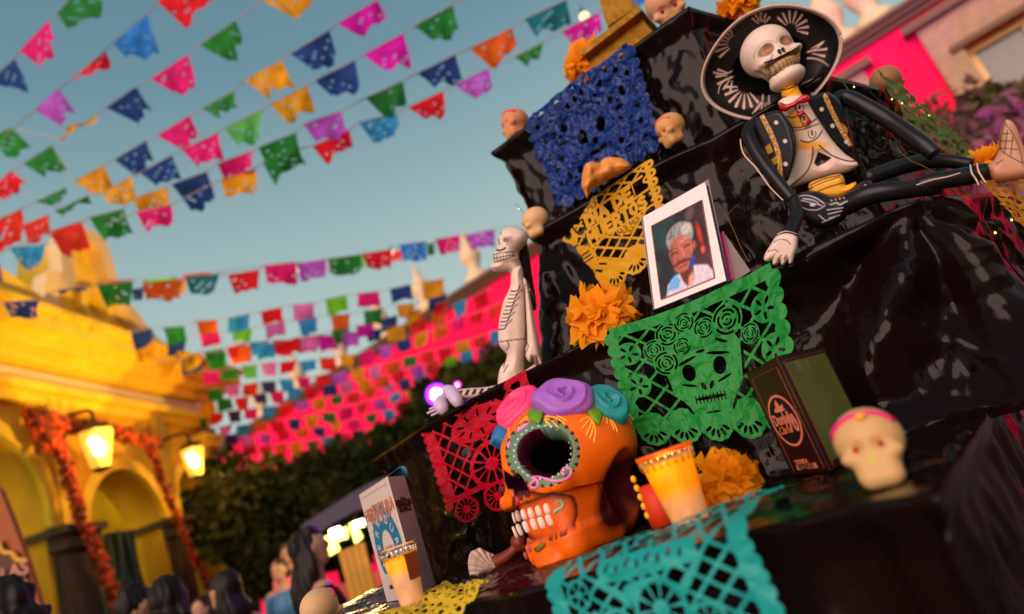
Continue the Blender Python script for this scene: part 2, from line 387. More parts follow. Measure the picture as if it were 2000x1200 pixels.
# ---------------- yellow arcaded building on the left, facade in the plane x = XF
XF = -8.0
yel = mat('ochre_plaster', (.74, .40, .03), rough=.75, noise=.25, nscale=1.8, spec=.2)
yel2 = mat('ochre_moulding', (.92, .60, .06), rough=.7, noise=.18, nscale=3, spec=.2)
cream2 = mat('cream_plaster', (.72, .56, .40), rough=.75, noise=.1, nscale=2)
dstone = mat('dark_stone', (.07, .045, .035), rough=.75, noise=.3, nscale=4)
green_in = mat('interior_plaster', (.60, .55, .12), rough=.8, noise=.1, nscale=2)
yb = empty('arcade_building', 'yellow arcaded colonial building with baroque gable hung with marigold garlands', 'building', (XF, 10, 0))
def F3(P, x): return np.c_[np.full(len(P), x), P[:, 0], P[:, 1]]
def slab(name, field, y0, y1, z0, z1, step, xf, xb, m, par=yb):
    ys = np.arange(y0 - step, y1 + 2 * step, step); zs = np.arange(z0 - step, z1 + 2 * step, step); Y, Z = np.meshgrid(ys, zs); P, F = ms(field(Y, Z), ys, zs)
    V, G = extr(F3(P, xf), F3(P, xb), F); return mesh(name, V, G, m, par)
ARCH = [(4.2, 6.7), (7.35, 9.85), (10.7, 12.75), (13.35, 14.45)]
def arcfield(Y, Z, g=0.0):
    r = None
    for a, b in ARCH:
        c = (a + b) / 2; rr = (b - a) / 2 + g; sp = 1.95 + (0.35 if b - a > 2.2 else 0) - (0 if b - a > 1.5 else -.5)
        q = np.maximum(circ(Y, Z, c, sp, rr), np.minimum(rr - np.abs(Y - c), sp - Z)); r = q if r is None else np.maximum(r, q)
    return r
slab('wall', lambda Y, Z: cut(rect(Y, Z, 3, GZ, 14.95, 4.9), arcfield(Y, Z)), 3, 15, GZ, 4.9, .07, XF, XF - .75, yel)
slab('arch_band', lambda Y, Z: np.minimum(cut(arcfield(Y, Z, .22), arcfield(Y, Z, .004)), np.minimum(Z - 2.0, 15.0 - Y)), 3, 15, 1.9, 4.4, .06, XF + .12, XF + .003, yel2)
def ybox(name, x0, x1, y0, y1, z0, z1, m, par=yb):
    V = []; F = []; box(V, F, ((x0 + x1) / 2, (y0 + y1) / 2, (z0 + z1) / 2), (x1 - x0, y1 - y0, z1 - z0)); return mesh(name, V, F, m, par)
# dark stone piers with capitals
for a, b in ((6.75, 7.3), (9.9, 10.65), (12.8, 13.3)):
    pr = ybox('pier', XF - .8, XF + .2, a + .05, b - .05, GZ, 1.62, dstone)
    ybox('capital', XF - .9, XF + .36, a - .12, b + .12, 1.86, 1.98, dstone, pr); ybox('capital', XF - .85, XF + .28, a - .04, b + .04, 1.623, 1.857, dstone, pr)
ybox('pilaster', XF + .003, XF + .22, 14.5, 14.94, GZ, 3.5, yel2); ybox('pilaster', XF + .003, XF + .16, 10.05, 10.45, 2.0, 4.05, yel2); ybox('pilaster', XF + .003, XF + .16, 12.9, 13.2, 2.0, 4.05, yel2)
ybox('capital', XF, XF + .34, 14.38, 15.05, 3.503, 3.66, yel2); ybox('capital', XF, XF + .42, 14.3, 15.1, 3.663, 3.8, yel2)
ybox('end_wall', XF - 6, XF - .753, 14.3, 14.94, GZ, 4.9, yel)
# stepped cornice running along the facade
for k, (z0, z1, o) in enumerate([(4.05, 4.2, .14), (4.203, 4.35, .30), (4.353, 4.62, .12), (4.70, 4.86, .3), (4.863, 5.05, .52), (5.053, 5.32, .78), (5.323, 5.42, .9)]):
    ybox('cornice', XF + .003, XF + o, 3, 15.0 + o, z0, z1, yel2 if k != 2 else cream2)
ybox('roof', XF - 6, XF, 3, 15.2, 5.2, 5.4, cream2)
# baroque gable rising above the cornice
gp = smooth_pts([(10.2, 5.4), (10.35, 6.4), (10.75, 6.6), (10.85, 7.35), (11.25, 7.75), (11.9, 7.85), (12.1, 7.2), (12.25, 6.6), (12.75, 6.25), (13.0, 5.9), (13.9, 5.65), (14.1, 5.4)], 5)
gl = gp.tolist()
slab('gable', lambda Y, Z: cut(poly(Y, Z, gl), circ(Y, Z, 11.6, 6.25, .28)), 10, 14.3, 5.3, 8, .05, XF + .05, XF - .7, yel2)
slab('gable_rim', lambda Y, Z: np.minimum(np.minimum(.16 + 0 * Y - np.abs(poly(Y, Z, gl) - .02), Z - 5.5), 14.2 - Y), 10, 14.3, 5.4, 8.1, .04, XF + .3, XF + .053, mat('gable_trim', (.86, .62, .32), rough=.7))
slab('gable_ring', lambda Y, Z: .09 - np.abs(np.hypot(Y - 11.6, Z - 6.25) - .36), 11, 12.2, 5.7, 6.8, .03, XF + .22, XF + .053, yel2)
sp = smooth_pts([(8.3, 5.4), (8.6, 6.9), (9.3, 8.1), (10.0, 8.2), (10.2, 7.2), (10.9, 6.6), (11.0, 5.4)], 5).tolist()
slab('rear_gable', lambda Y, Z: cut(poly(Y, Z, sp), ell(Y, Z, 9.5, 6.9, .35, .6)), 8, 11.2, 5.3, 8.4, .06, XF - .9, XF - 1.6, cream2)
slab('scroll', lambda Y, Z: poly(Y, Z, smooth_pts([(5, 5.4), (5, 6.4), (8.6, 6.15), (9.6, 5.9), (10.6, 5.45), (10.7, 5.4)], 4).tolist()), 5, 10.8, 5.4, 6.5, .06, XF + .5, XF - .5, yel2)
for (x, y, r, h) in ((292, 690, .26, 1.0), (310, 715, .2, .6)):
    p = atX(x, y + 40, XF); p[2] = 5.4
    mesh('finial', *lathe(p, [(r, 0), (r * .9, h * .2), (r * .5, h * .3), (r * 1.05, h * .6), (r * .7, h * .85), (r * .1, h)], 14), cream2, yb, smooth=True)
# interior wall of the arcade
ybox('interior_wall', XF - 3.2, XF - 3.0, 3, 14.3, GZ, 4.4, green_in); ybox('ceiling', XF - 3.2, XF - .75, 3, 14.3, 4.4, 4.5, green_in); ybox('floor_slab', XF - 3.2, XF + .6, 3, 15, GZ, GZ + .12, dstone)
for y in (11.2, 13.6): ybox('doorway', XF - 2.997, XF - 2.9, y, y + 1.6, GZ, 1.6, mat('dark_wood', (.03, .02, .015), rough=.6))
# hanging dark cloth in the middle arch
n = 40; YY = np.linspace(11.5, 12.7, n); ZZ = np.linspace(1.95, GZ + .3, 30); Yg, Zg = np.meshgrid(YY, ZZ)
Xg = XF - .4 + .08 * np.sin(Yg * 26 + Zg * .8) + .05 * np.sin(Yg * 11 - Zg * 2); Yg = 12.1 + (Yg - 12.1) * (.55 + .45 * np.cos((Zg - .3) * .9) ** 2)
idx = lambda n, m: [[j * n + i, j * n + i + 1, (j + 1) * n + i + 1, (j + 1) * n + i] for j in range(m - 1) for i in range(n - 1)]
tag(mesh('cloth', np.stack([Xg, Yg, Zg], -1).reshape(-1, 3), idx(n, 30), mat('dark_cloth', (.025, .045, .035), rough=.3, spec=.6), None, True), 'dark green cloth hanging in folds inside the arcade arch', 'cloth')
# lanterns on the facade
lampglass = mat('lantern_glass', (1, .7, .2), rough=.4, emit=(1, .50, .02), es=.9)
bulb = mat('bulb_glow', (1, .9, .8), emit=(1, .85, .72), es=8)
iron = mat('black_iron', (.02, .018, .015), rough=.5)
for k, (px, lab, kk) in enumerate([((191, 874), 'lit yellow lantern hanging in front of the middle arch', .36), ((378, 900), 'lit yellow lantern at the right end of the arcade', .33)]):
    p = atX(px[0], px[1], XF + .75); L = empty('wall_lantern', lab, 'lantern', W(p), 'lit lanterns on the yellow arcade'); q = kk
    mesh('glass', *lathe(p, [(q * .42, -q), (q * .75, q * .72), ], 6), lampglass, L)
    mesh('cap', *lathe(p, [(q * .86, q * .74), (q * .5, q * 1.05), (q * .12, q * 1.25), (.01, q * 1.5)], 6), iron, L)
    mesh('base', *lathe(p, [(.01, -q * 1.2), (q * .3, -q * 1.08), (q * .46, -q * 1.0)], 6), iron, L)
    dd = nrm(-p); mesh('bulb', *join(ball(p + dd * q * .62 + A(0, .02, -.02), (.085, .085, .12)), ball(p + dd * q * .60 + A(.0, -.07, .09), .075)), bulb, L)
    mesh('bracket', *tube([p + A(0, 0, q * 1.4), p + A(-.1, 0, q * 1.9), p + A(-.75, 0, q * 1.9)], .03, 8), iron, L)
    l = bpy.data.lights.new('lantern_light', 'POINT'); l.energy = 58; l.color = (1, .52, .07); l.shadow_soft_size = .12; lo = bpy.data.objects.new('lantern_light', l); COL.objects.link(lo); lo.location = W(p + A(.62, 0, -.2))
for y, e, c in ((8.6, 60, (.95, 1, .30)), (11.7, 55, (.95, 1, .30)), (5.5, 40, (1, .8, .3))):  # unseen lights added under the arches for the interior's warm glow
    l = bpy.data.lights.new('arcade_fill', 'POINT'); l.energy = e; l.color = c; l.shadow_soft_size = .2; lo = bpy.data.objects.new('arcade_fill', l); COL.objects.link(lo); lo.location = W(A(XF - 1.8, y, 3.6))
# unseen floods added out over the street for the gable's warm glow
for k, (y, z, x) in enumerate(((9.6, 2.9, XF + 5.2), (11.4, 2.9, XF + 5.0))):
    l = bpy.data.lights.new('added_flood', 'SPOT'); l.energy = 1250; l.color = (1, .60, .08); l.spot_size = math.radians(46); l.shadow_soft_size = .06
    lo = bpy.data.objects.new('added_flood', l); COL.objects.link(lo); lo.location = W(A(x, y, z - 2.2)); lo.rotation_euler = (A(XF, y + 1.2, z + 2.0) - A(x, y, z - 2.2)).tolist() and Vector(A(XF, y - .2, z + 3.6) - A(x, y, z - 2.2)).to_track_quat('-Z', 'Y').to_euler()
# marigold garlands: many small blossoms on a rope
mg = [mat('marigold_deep', (.70, .07, .01), rough=.7, noise=.2), mat('marigold_bright', (.9, .14, .01), rough=.7, noise=.2), mat('marigold_dark', (.20, .03, .01), rough=.8)]
def garland(pts, r, lab, x=XF + .45, n=5):
    P = np.array([atX(a, b, x) for a, b in pts]); sp_ = smooth_pts(P, 14); L = empty('marigold_garland', lab, 'garland', W(P[0]), 'marigold garlands on the yellow arcade')
    mesh('rope', *tube(sp_, r * .45, 7, 1), mat('foliage_dark', (.03, .03, .01), rough=.8), L)
    parts = [[], [], []]
    for q in sp_[:-1]:
        for _ in range(n):
            c = q + A(rnd.uniform(-r, r), rnd.uniform(-r, r), rnd.uniform(-r, r)) * 1.1; k = rnd.choice([0, 0, 1, 2, 2]); parts[k].append(ball(c, (r * rnd.uniform(.35, .75)), 7, 5))
    for k in range(3):
        if parts[k]: mesh('blossoms', *join(*parts[k]), mg[k], L, smooth=True)['kind'] = 'stuff'
garland([(62, 812), (110, 822), (150, 835), (205, 838), (262, 856), (302, 868)], .085, 'marigold swag stretched along the top of the yellow arcade', n=6)
garland([(108, 850), (130, 920), (152, 990), (180, 1060), (210, 1130), (236, 1200)], .07, 'marigold garland falling left of the middle arch', n=8)
garland([(292, 872), (318, 940), (350, 1020), (385, 1100), (420, 1160), (438, 1205)], .06, 'marigold garland falling at the right end of the arcade', n=6)
garland([(68, 812), (82, 840), (98, 868)], .10, 'short marigold tassel at the left end of the swag', n=6)
# brown sign board at the lower left corner
sn = empty('sign_board', 'brown and orange board with pale lettering in front of the arcade', 'sign', W(A(-6.2, 5, GZ)))
def px_panel(name, pts, Y, th, m, par, out=0):
    o = np.array(pts, float); p0 = atY(*o.mean(0), Y); n_ = A(0, -1, 0); P = np.array([onP(a, b, p0 + n_ * out, n_) for a, b in pts]); F = [list(range(len(pts)))[::-1]]
    V, G = extr(P, P - n_ * th, F); return mesh(name, V, G, m, par)
px_panel('board', [(-60, 900), (0, 960), (20, 1010), (52, 1095), (86, 1210), (-60, 1260)], 6.0, .06, mat('board_orange', (.38, .09, .015), rough=.6), sn)
px_panel('face', [(-60, 1040), (2, 1062), (14, 1082), (28, 1084), (38, 1098), (46, 1100), (66, 1215), (-60, 1240)], 6.0, .02, mat('board_brown', (.10, .03, .01), rough=.6), sn, .03)
bz = atY(30, 1095, 5.96)
mesh('gilt_edge', *tube([atY(a, b, 5.95) for a, b in [(-4, 1056), (6, 1078), (24, 1081), (34, 1094), (52, 1094)]], .02, 6, 3), mat('gilt', (.9, .42, .04), rough=.4), sn)
text('lettering', 'OLAS', atY(14, 1122, 5.93), np.array([A(1, 0, 0), A(0, 0, 1), A(0, -1, 0)]), .17, mat('pale_letter', (.6, .25, .14), rough=.6), sn, .004)
text('lettering', 'RTE', atY(26, 1158, 5.93), np.array([A(1, 0, 0), A(0, 0, 1), A(0, -1, 0)]), .17, mat('pale_letter'), sn, .004)
# ================================================================== TREES
def leafmat(n, c): return mat(n, c, rough=.7, spec=.2, noise=.3, nscale=3, translucent=.25)
def tree(lab, c, R, nleaf, m, size=.16, squash=.8, group='trees in front of the pink building'):
    c = np.asarray(c, float); T = empty('tree', lab, 'tree', W(A(c[0], c[1], GZ)), group)
    pts = [A(c[0], c[1], GZ), A(c[0] + .05, c[1], (GZ + c[2]) / 2), A(c[0] - .08, c[1], c[2])]
    parts = [tube(pts, [.2, .15, .08], 9)]
    for k in range(6):
        a = k * 1.05 + rnd.random(); e = c + A(math.cos(a) * R * .6, math.sin(a) * R * .6, R * .3 * rnd.uniform(-.2, 1)); parts.append(tube([pts[1] + (pts[2] - pts[1]) * .4, (pts[2] + e) / 2 + A(0, 0, .1), e], [.09, .06, .02], 6))
    mesh('trunk', *join(*parts), mat('bark', (.06, .04, .03), rough=.9, noise=.3, nscale=12), T)
    rs = np.random.RandomState(rnd.randrange(9999)); nc = 46
    d = rs.normal(size=(nc, 3)); d /= np.linalg.norm(d, axis=1)[:, None]; cl = c + d * (R * (.35 + .6 * rs.rand(nc, 1))) * A(1, 1, squash); cr_ = R * (.22 + .22 * rs.rand(nc))
    w_ = rs.randint(0, nc, nleaf); q = rs.normal(size=(nleaf, 3)); q /= np.linalg.norm(q, axis=1)[:, None]; P = cl[w_] + q * (cr_[w_] * rs.rand(nleaf) ** .35)[:, None]
    t1 = rs.normal(size=(nleaf, 3)); t1 /= np.linalg.norm(t1, axis=1)[:, None]; t2 = np.cross(t1, rs.normal(size=(nleaf, 3))); t2 /= np.linalg.norm(t2, axis=1)[:, None]; s = size * (.6 + .8 * rs.rand(nleaf, 1))
    V = np.stack([P - t1 * s, P + t2 * s * .5, P + t1 * s, P - t2 * s * .5], 1).reshape(-1, 3); F = np.arange(nleaf * 4).reshape(-1, 4).tolist()
    mesh('crown', V, F, m, T)
lg = leafmat('leaves_dark', (.035, .055, .012)); lo_ = leafmat('leaves_olive', (.075, .075, .015))
for (px, Y, R, m, lab, nl) in [((450, 1000), 15, 1.35, lg, 'dark tree beside the right end of the yellow arcade', 5000), ((540, 1020), 13, 1.35, lo_, 'olive tree behind the long haired woman', 6000), ((640, 1000), 14, 1.45, lo_, 'olive tree above the lit market stall', 6000),
    ((735, 950), 15, 1.5, lg, 'dark tree behind the left edge of the altar', 6000), ((800, 880), 16, 1.25, lg, 'dark tree behind the purple stage lamp', 5000), ((880, 800), 15, 1.2, lg, 'tree lit purple left of the white skeleton', 6000), ((980, 760), 14, 1.2, lo_, 'tree hidden partly behind the white skeleton', 4000),
    ((2050, 400), 10, 2.2, lo_, 'tree with purple lit lower leaves at the right edge', 15000), ((1900, 410), 12, 1.9, lo_, 'tree with purple lit leaves right of the altar', 13000)]:
    tree(lab, atY(*px, Y), R, int(nl * 2.2), m, .11)
for (px, Y, R, lab) in []:
    tree(lab, atY(*px, Y), R, 900, leafmat('leaves_lit', (.12, .30, .02)), .06, .8, None)
# ================================================================== STAGE LAMPS (purple)
purp = mat('purple_lens', (.3, .05, .8), emit=(.16, .01, .9), es=2.2); hot = mat('white_hot_lens', (1, 1, 1), emit=(1, .93, .95), es=14)
def par_lamp(px, Y, r, lab, rh, e, grp='purple stage lamps', look=None, m1=None):
    p = atY(*px, Y); d = nrm(A(0, 0, 0) - p); ax = frame(d, A(0, 0, 1)); L = empty('stage_lamp', lab, 'lamp', W(p), grp)
    axl = np.array([ax[0], ax[2], -ax[1]])
    mesh('housing', *lathe(p - d * .22, [(r * .6, 0), (r * 1.06, .06), (r * 1.08, .215), (r * 1.0, .216), (r * 1.0, .2)], 20, axl), iron, L)
    mesh('lens', *lathe(p - d * .02, [(0.0001, 0), (r, 0)], 24, axl), m1 or purp, L); mesh('bulb', *lathe(p - d * .008, [(0.0001, .004), (rh * .7, .003), (rh, -.002)], 20, axl), hot, L)
    mesh('stand', *tube([p - d * .12 + A(0, 0, -r), A((p - d * .12)[0], (p - d * .12)[1], GZ)], .02, 7), iron, L)
    if e:
        l = bpy.data.lights.new('purple_light', 'POINT'); l.energy = e; l.color = (.30, .02, 1); l.shadow_soft_size = .15; o = bpy.data.objects.new('purple_light', l); COL.objects.link(o); o.location = W(p + d * .1)
par_lamp((853, 771), 6.0, .10, 'large purple stage lamp with white hot core behind the altar', .055, 35)
par_lamp((921, 788), 6.5, .04, 'small blue white lamp just right of the large purple lamp', .016, 0)
par_lamp((893, 752), 7.0, .035, 'small magenta lamp above the large purple lamp', .008, 0, m1=mat('magenta_lens', (.8, .05, .6), emit=(1, .02, .55), es=3))
l = bpy.data.lights.new('purple_wash', 'SPOT'); l.spot_size = math.radians(95); l.energy = 2600; l.color = (.60, .05, 1); l.shadow_soft_size = .2; o = bpy.data.objects.new('purple_wash', l); COL.objects.link(o); pl0 = W(atY(1900, 372, 6.6)); o.location = pl0; o.rotation_euler = (W(atY(1990, 300, 10.5)) - pl0).to_track_quat('-Z', 'Y').to_euler()  # unseen spot added behind the altar to tint the tree purple
# round bulbs strung among the flags
for (px, Y, r, c, lab) in [((1142, 34), 8, .075, (1, .72, .35), 'round glowing bulb beside the teal paper flag at the top'), ((765, 492), 9, .04, (1, .6, .4), 'small glowing bulb on the middle row of flags'), ((586, 528), 9, .045, (1, .6, .3), 'warm glowing bulb between two pink paper flags')]:
    p = atY(*px, Y); B = empty('string_bulb', lab, 'light bulb', W(p), 'light bulbs strung among the flags')
    mesh('globe', *ball(p, r), mat('bulb_' + str(r), c, emit=c, es=1.6), B, smooth=True); mesh('socket', *lathe(p + A(0, 0, r * .8), [(r * .4, 0), (r * .4, r), (.001, r)], 10), iron, B); mesh('wire', *tube([p + A(0, 0, r * 1.5), p + A(.02, 0, r * 3.2)], .006, 5), iron, B)
# ================================================================== MARKET STALL
st = empty('market_stall', 'market stall with dark canopy and bright yellow lamps beyond the people', 'stall', W(A(-3.0, 8, GZ)))
def yb_(name, pts, Y, th, m, par, out=0): return px_panel(name, pts, Y, th, m, par, out)
V = []; F = []; c = atY(690, 1003, 8)
n_ = 9
can = []; 
for k in range(9):
    a = k / 8 * math.pi
    can.append(c + A(-.30 + 1.6 * k / 8, 0, .14 * math.sin(a)))
V = np.array([q + A(0, d, h) for d, h in ((-.9, -.18), (-.88, 0), (0, .15), (.9, 0)) for q in can]); mesh('canopy', V, idx(9, 4), mat('canopy_cloth', (.06, .045, .07), rough=.8), st, True)
for dx in (-.25, 1.2):
    for dy in (-.8, .8): mesh('post', *tube([A(c[0] + dx, c[1] + dy, GZ), A(c[0] + dx, c[1] + dy, c[2] + .05)], .025, 7), iron, st)
stl = mat('stall_lamp', (1, 1, .5), emit=(1, .95, .12), es=1.3); stb = mat('stall_tube', (1, 1, 1), emit=(1, 1, .85), es=7)
for k, (bx, tb) in enumerate([([(627, 1052), (648, 1044), (662, 1075), (640, 1088)], None), ([(648, 1040), (676, 1030), (678, 1052), (655, 1058)], (655, 1038)), ([(682, 1024), (690, 1022), (707, 1050), (694, 1062)], None), ([(690, 1020), (712, 1014), (712, 1028), (696, 1032)], (700, 1023))]):
    yb_('lamp_panel', bx, 8.0, .05, stl, st)
    if tb: p = atY(*tb, 7.9); mesh('tube_light', *tube([p + A(-.06, 0, .0), p + A(.06, 0, 0)], .035, 8), stb, st)
l = bpy.data.lights.new('stall_light', 'POINT'); l.energy = 30; l.color = (1, .8, .25); l.shadow_soft_size = .2; o = bpy.data.objects.new('stall_light', l); COL.objects.link(o); o.location = W(atY(670, 1050, 7.5))
ct = mat('stall_counter', (.30, .12, .02), rough=.7, noise=.2, nscale=4); V = []; F = []; box(V, F, (c[0] - .2, 8.3, (GZ + -.2) / 2), (1.6, .5, -.2 - GZ)); mesh('counter', V, F, mat('stall_cloth', (.35, .05, .05), rough=.8), st)
# slatted orange crate board
pl = empty('slatted_board', 'tall yellow wooden slatted board beside the left edge of the altar', 'wooden board', W(atY(690, 1200, 5.2)))
for k in range(4):
    x0 = 660 + k * 13; x1 = x0 + 12; px_panel('slat', [(x0, 1078 - k * 5), (x1, 1074 - k * 5), (x1 + 34, 1206), (x0 + 34, 1206)], 5.2, .03, mat('yellow_wood', (.62, .28, .02), rough=.6, noise=.2, nscale=8), pl)
# ================================================================== PEOPLE
def person(lab, x, y, hz, face, shirt, skin, hairc, hairlen, arms, lean=0.0, legs=(.04, .03, .04), grp=None, wid=1.0, hair_down=.0):
    """hz: eye-relative height of the head centre; face: angle of facing in plan"""
    f = A(math.sin(face), math.cos(face), 0); r = A(f[1], -f[0], 0); base = A(x, y, 0); z = lambda h: A(0, 0, h)
    H = hz; top = H + .12; P = empty('person', lab, 'person', W(A(x, y, GZ)), grp); sh = H - .27; hip = H - .80
    hd = base + z(H) + f * lean; hips = base + z(hip); parts = []
    parts.append(ball(hd, (.078, .098, .115), 18, 12, np.array([r, f, A(0, 0, 1)]))); parts.append(ball(hd + f * .03 - z(.06), (.058, .07, .065), 14, 10, np.array([r, f, A(0, 0, 1)])))
    parts.append(ball(hd + f * .10 - z(.005), (.014, .02, .025), 8, 6, np.array([r, f, A(0, 0, 1)])))
    for s in (-1, 1): parts.append(ball(hd + r * s * .08 - z(.01), (.012, .022, .03), 8, 6, np.array([r, f, A(0, 0, 1)])))
    nk = base + z(sh + .06) + f * lean * .8; parts.append(tube([hd - z(.05), nk, base + z(sh - .05) + f * lean * .6], [.052, .05, .07], 12))
    parts.append(tube([base + z(sh + .02) + f * lean * .7, base + z(sh - .12) + f * lean * .6, base + z((sh + hip) / 2) + f * lean * .3, hips], [.10 * wid, .145 * wid, .125 * wid, .15 * wid], 16, up=f))
    for s, am in zip((-1, 1), arms):
        a0 = base + z(sh) + r * s * .17 * wid + f * lean * .65; e = a0 + r * am[0][0] + f * am[0][1] + z(am[0][2]); h = e + r * am[1][0] + f * am[1][1] + z(am[1][2])
        parts.append(tube([base + z(sh) + r * s * .06 + f * lean * .65, a0, e, h], [.07, .062, .042, .028], 12)); hv = nrm(h - e)
        parts.append(ball(h + hv * .045, (.03, .045, .02), 10, 7)); 
        for k in range(4): o_ = (k - 1.5) * .017; parts.append(tube([h + hv * .06 + r * o_, h + hv * (.115 - .004 * abs(k - 1)) + r * o_ - z(.012), h + hv * .14 + r * o_ - z(.03)], [.011, .0095, .008], 7, 2))
        parts.append(tube([h + hv * .03, h + hv * .06 + r * .035 * -s, h + hv * .09 + r * .04 * -s], [.012, .011, .009], 7, 2))
    for s in (-1, 1):
        k = base + z((hip + GZ) / 2 + .02) + r * s * .10 + f * .03; parts.append(tube([hips + r * s * .07, k, base + r * s * .11 + z(GZ + .08)], [.10, .065, .045], 12)); parts.append(ball(base + r * s * .11 + z(GZ + .05) + f * .06, (.045, .12, .05), 10, 7, np.array([r, f, A(0, 0, 1)])))
    b = mesh('body', *join(*parts), painted, P); remesh(b, .011, 3)
    ck = np.array(skin)
    def fn(co):
        q = co - base; hz_ = q[:, 2]; lat = np.abs(q @ r); c = np.tile(ck, (len(co), 1)); m = (hz_ < sh + .045) & (lat < .27 * wid) & (hz_ > hip - .02); c[m] = shirt; c[hz_ < hip - .02] = legs; return c
    recolor(b, fn)
    V_, F_ = ball(hd - f * .018 + z(.022), (.087, .105, .108), 20, 14, np.array([r, f, A(0, 0, 1)])); hp = [(V_, F_)]
    if hairlen > 0:
        for k in range(13):
            a = math.radians(70 + k * 220 / 12); d = r * math.cos(a) * .085 + f * math.sin(a + math.pi) * 0 - f * abs(math.sin(a)) * .0; th_ = math.radians(8 + 164 * k / 12); off = r * math.cos(th_) * .072 - f * (.012 + .065 * math.sin(th_))
            hp.append(tube([hd + off * .8 + z(.07), hd + off * 1.05 - z(.06), hd + off * 1.25 - z(hairlen * .55) - f * .03, hd + off * 1.1 - z(hairlen) - f * .05], [.026, .030, .028 + .012 * (k % 2), .010], 8, 4))
    V_, F_ = join(*hp); V_ = np.array(V_); 
    V_ += nrm(A(1, 1, 1)) * 0
    hr = mesh('hair', V_, F_, mat('hair_' + str(hairc), hairc, rough=.55, spec=.25), P); remesh(hr, .012, 2)
    me = hr.data; co_ = np.array([v.co[:] for v in me.vertices]); dsp = (vnoise(co_[:, 0] * 60 + co_[:, 1] * 60, co_[:, 2] * 9, 5) - .5) * .022 + (vnoise(co_[:, 0] * 25, co_[:, 2] * 7 + co_[:, 1] * 20, 8) - .5) * .03
    for v, q in zip(me.vertices, dsp): v.co += v.normal * float(q)
    for v in me.vertices:
        q = np.array(v.co) - A(hd[0], hd[1], hd[2] + EYE); a = np.dot(q, f)
        if a > .045 and q[2] < .065 and abs(np.dot(q, r)) < .075: v.co = Vector(np.array(v.co) - f * (a - .03))
    fc = hd + f * .094
    for s in (-1, 1): mesh('eye', *ball(hd + f * .088 + r * s * .03 + z(.012), (.013, .008, .007), 8, 6), mat('eye_dark', (.03, .02, .02), rough=.2), P)
    mesh('mouth', *ball(hd + f * .088 - z(.055), (.022, .008, .006), 8, 6), mat('lip', (.35, .08, .07)), P)
    return P
black = (.012, .010, .011); sk = (.50, .24, .15); dh = (.012, .007, .006)
def at(px, Y): p = atY(*px, Y); return p[0], Y, p[2]
x, y, z_ = at((606, 1072), 4.0); person('woman with long dark hair in a black t-shirt standing in front of the stall', x, y, z_, math.radians(60), black, sk, dh, .46, [((-.06, -.02, -.24), (-.10, .16, -.10)), ((.08, .03, -.26), (.05, .10, -.18))], grp='people gathered below the altar')
x, y, z_ = at((474, 1140), 4.4); person('woman with dark wavy hair in a pale grey top bending down', x, y, z_, math.radians(-75), (.42, .38, .46), sk, dh, .26, [((-.04, .12, -.22), (0, .18, .02)), ((.04, .10, -.2), (0, .2, -.02))], lean=.16, grp='people gathered below the altar')
x, y, z_ = at((330, 1176), 3.4); person('dark haired person in black seen from behind before the middle arch', x, y, z_, math.radians(-10), black, sk, dh, .16, [((-.05, 0, -.27), (0, .1, -.2)), ((.05, 0, -.27), (0, .1, -.2))], grp='people gathered below the altar', wid=1.1)
x, y, z_ = at((266, 1184), 3.8); person('short haired person in dark clothes left of the black haired one at the arch', x, y, z_, math.radians(20), (.03, .02, .02), sk, dh, .0, [((-.05, 0, -.27), (0, .1, -.2)), ((.05, 0, -.27), (0, .1, -.2))], grp='people gathered below the altar')
x, y, z_ = at((18, 1190), 2.7); person('person with short black hair in the lower left corner', x, y, z_, math.radians(-60), (.05, .02, .02), sk, dh, .10, [((-.05, 0, -.27), (0, .1, -.2)), ((.05, 0, -.27), (0, .1, -.2))], grp='people gathered below the altar')
x, y, z_ = at((545, 1115), 7.5); person('small distant person in blue between the two women', x, y, z_, math.radians(180), (.05, .16, .30), sk, (.06, .02, .01), .08, [((-.05, 0, -.27), (0, .1, -.2)), ((.05, 0, -.27), (0, .1, -.2))], grp='people gathered below the altar')
x, y, z_ = at((562, 1082), 8.2); person('distant person in a pink top behind the long haired woman', x, y, z_, math.radians(160), (.75, .16, .16), sk, (.05, .02, .01), .12, [((-.05, 0, -.27), (0, .1, -.2)), ((.05, 0, -.27), (0, .1, -.2))], grp='people gathered below the altar')
x, y, z_ = at((395, 1190), 6.6); person('person in an orange top behind the right garland', x, y, z_, math.radians(200), (.8, .15, .02), sk, dh, .05, [((-.05, 0, -.27), (0, .1, -.2)), ((.05, 0, -.27), (0, .1, -.2))], grp='people gathered below the altar')
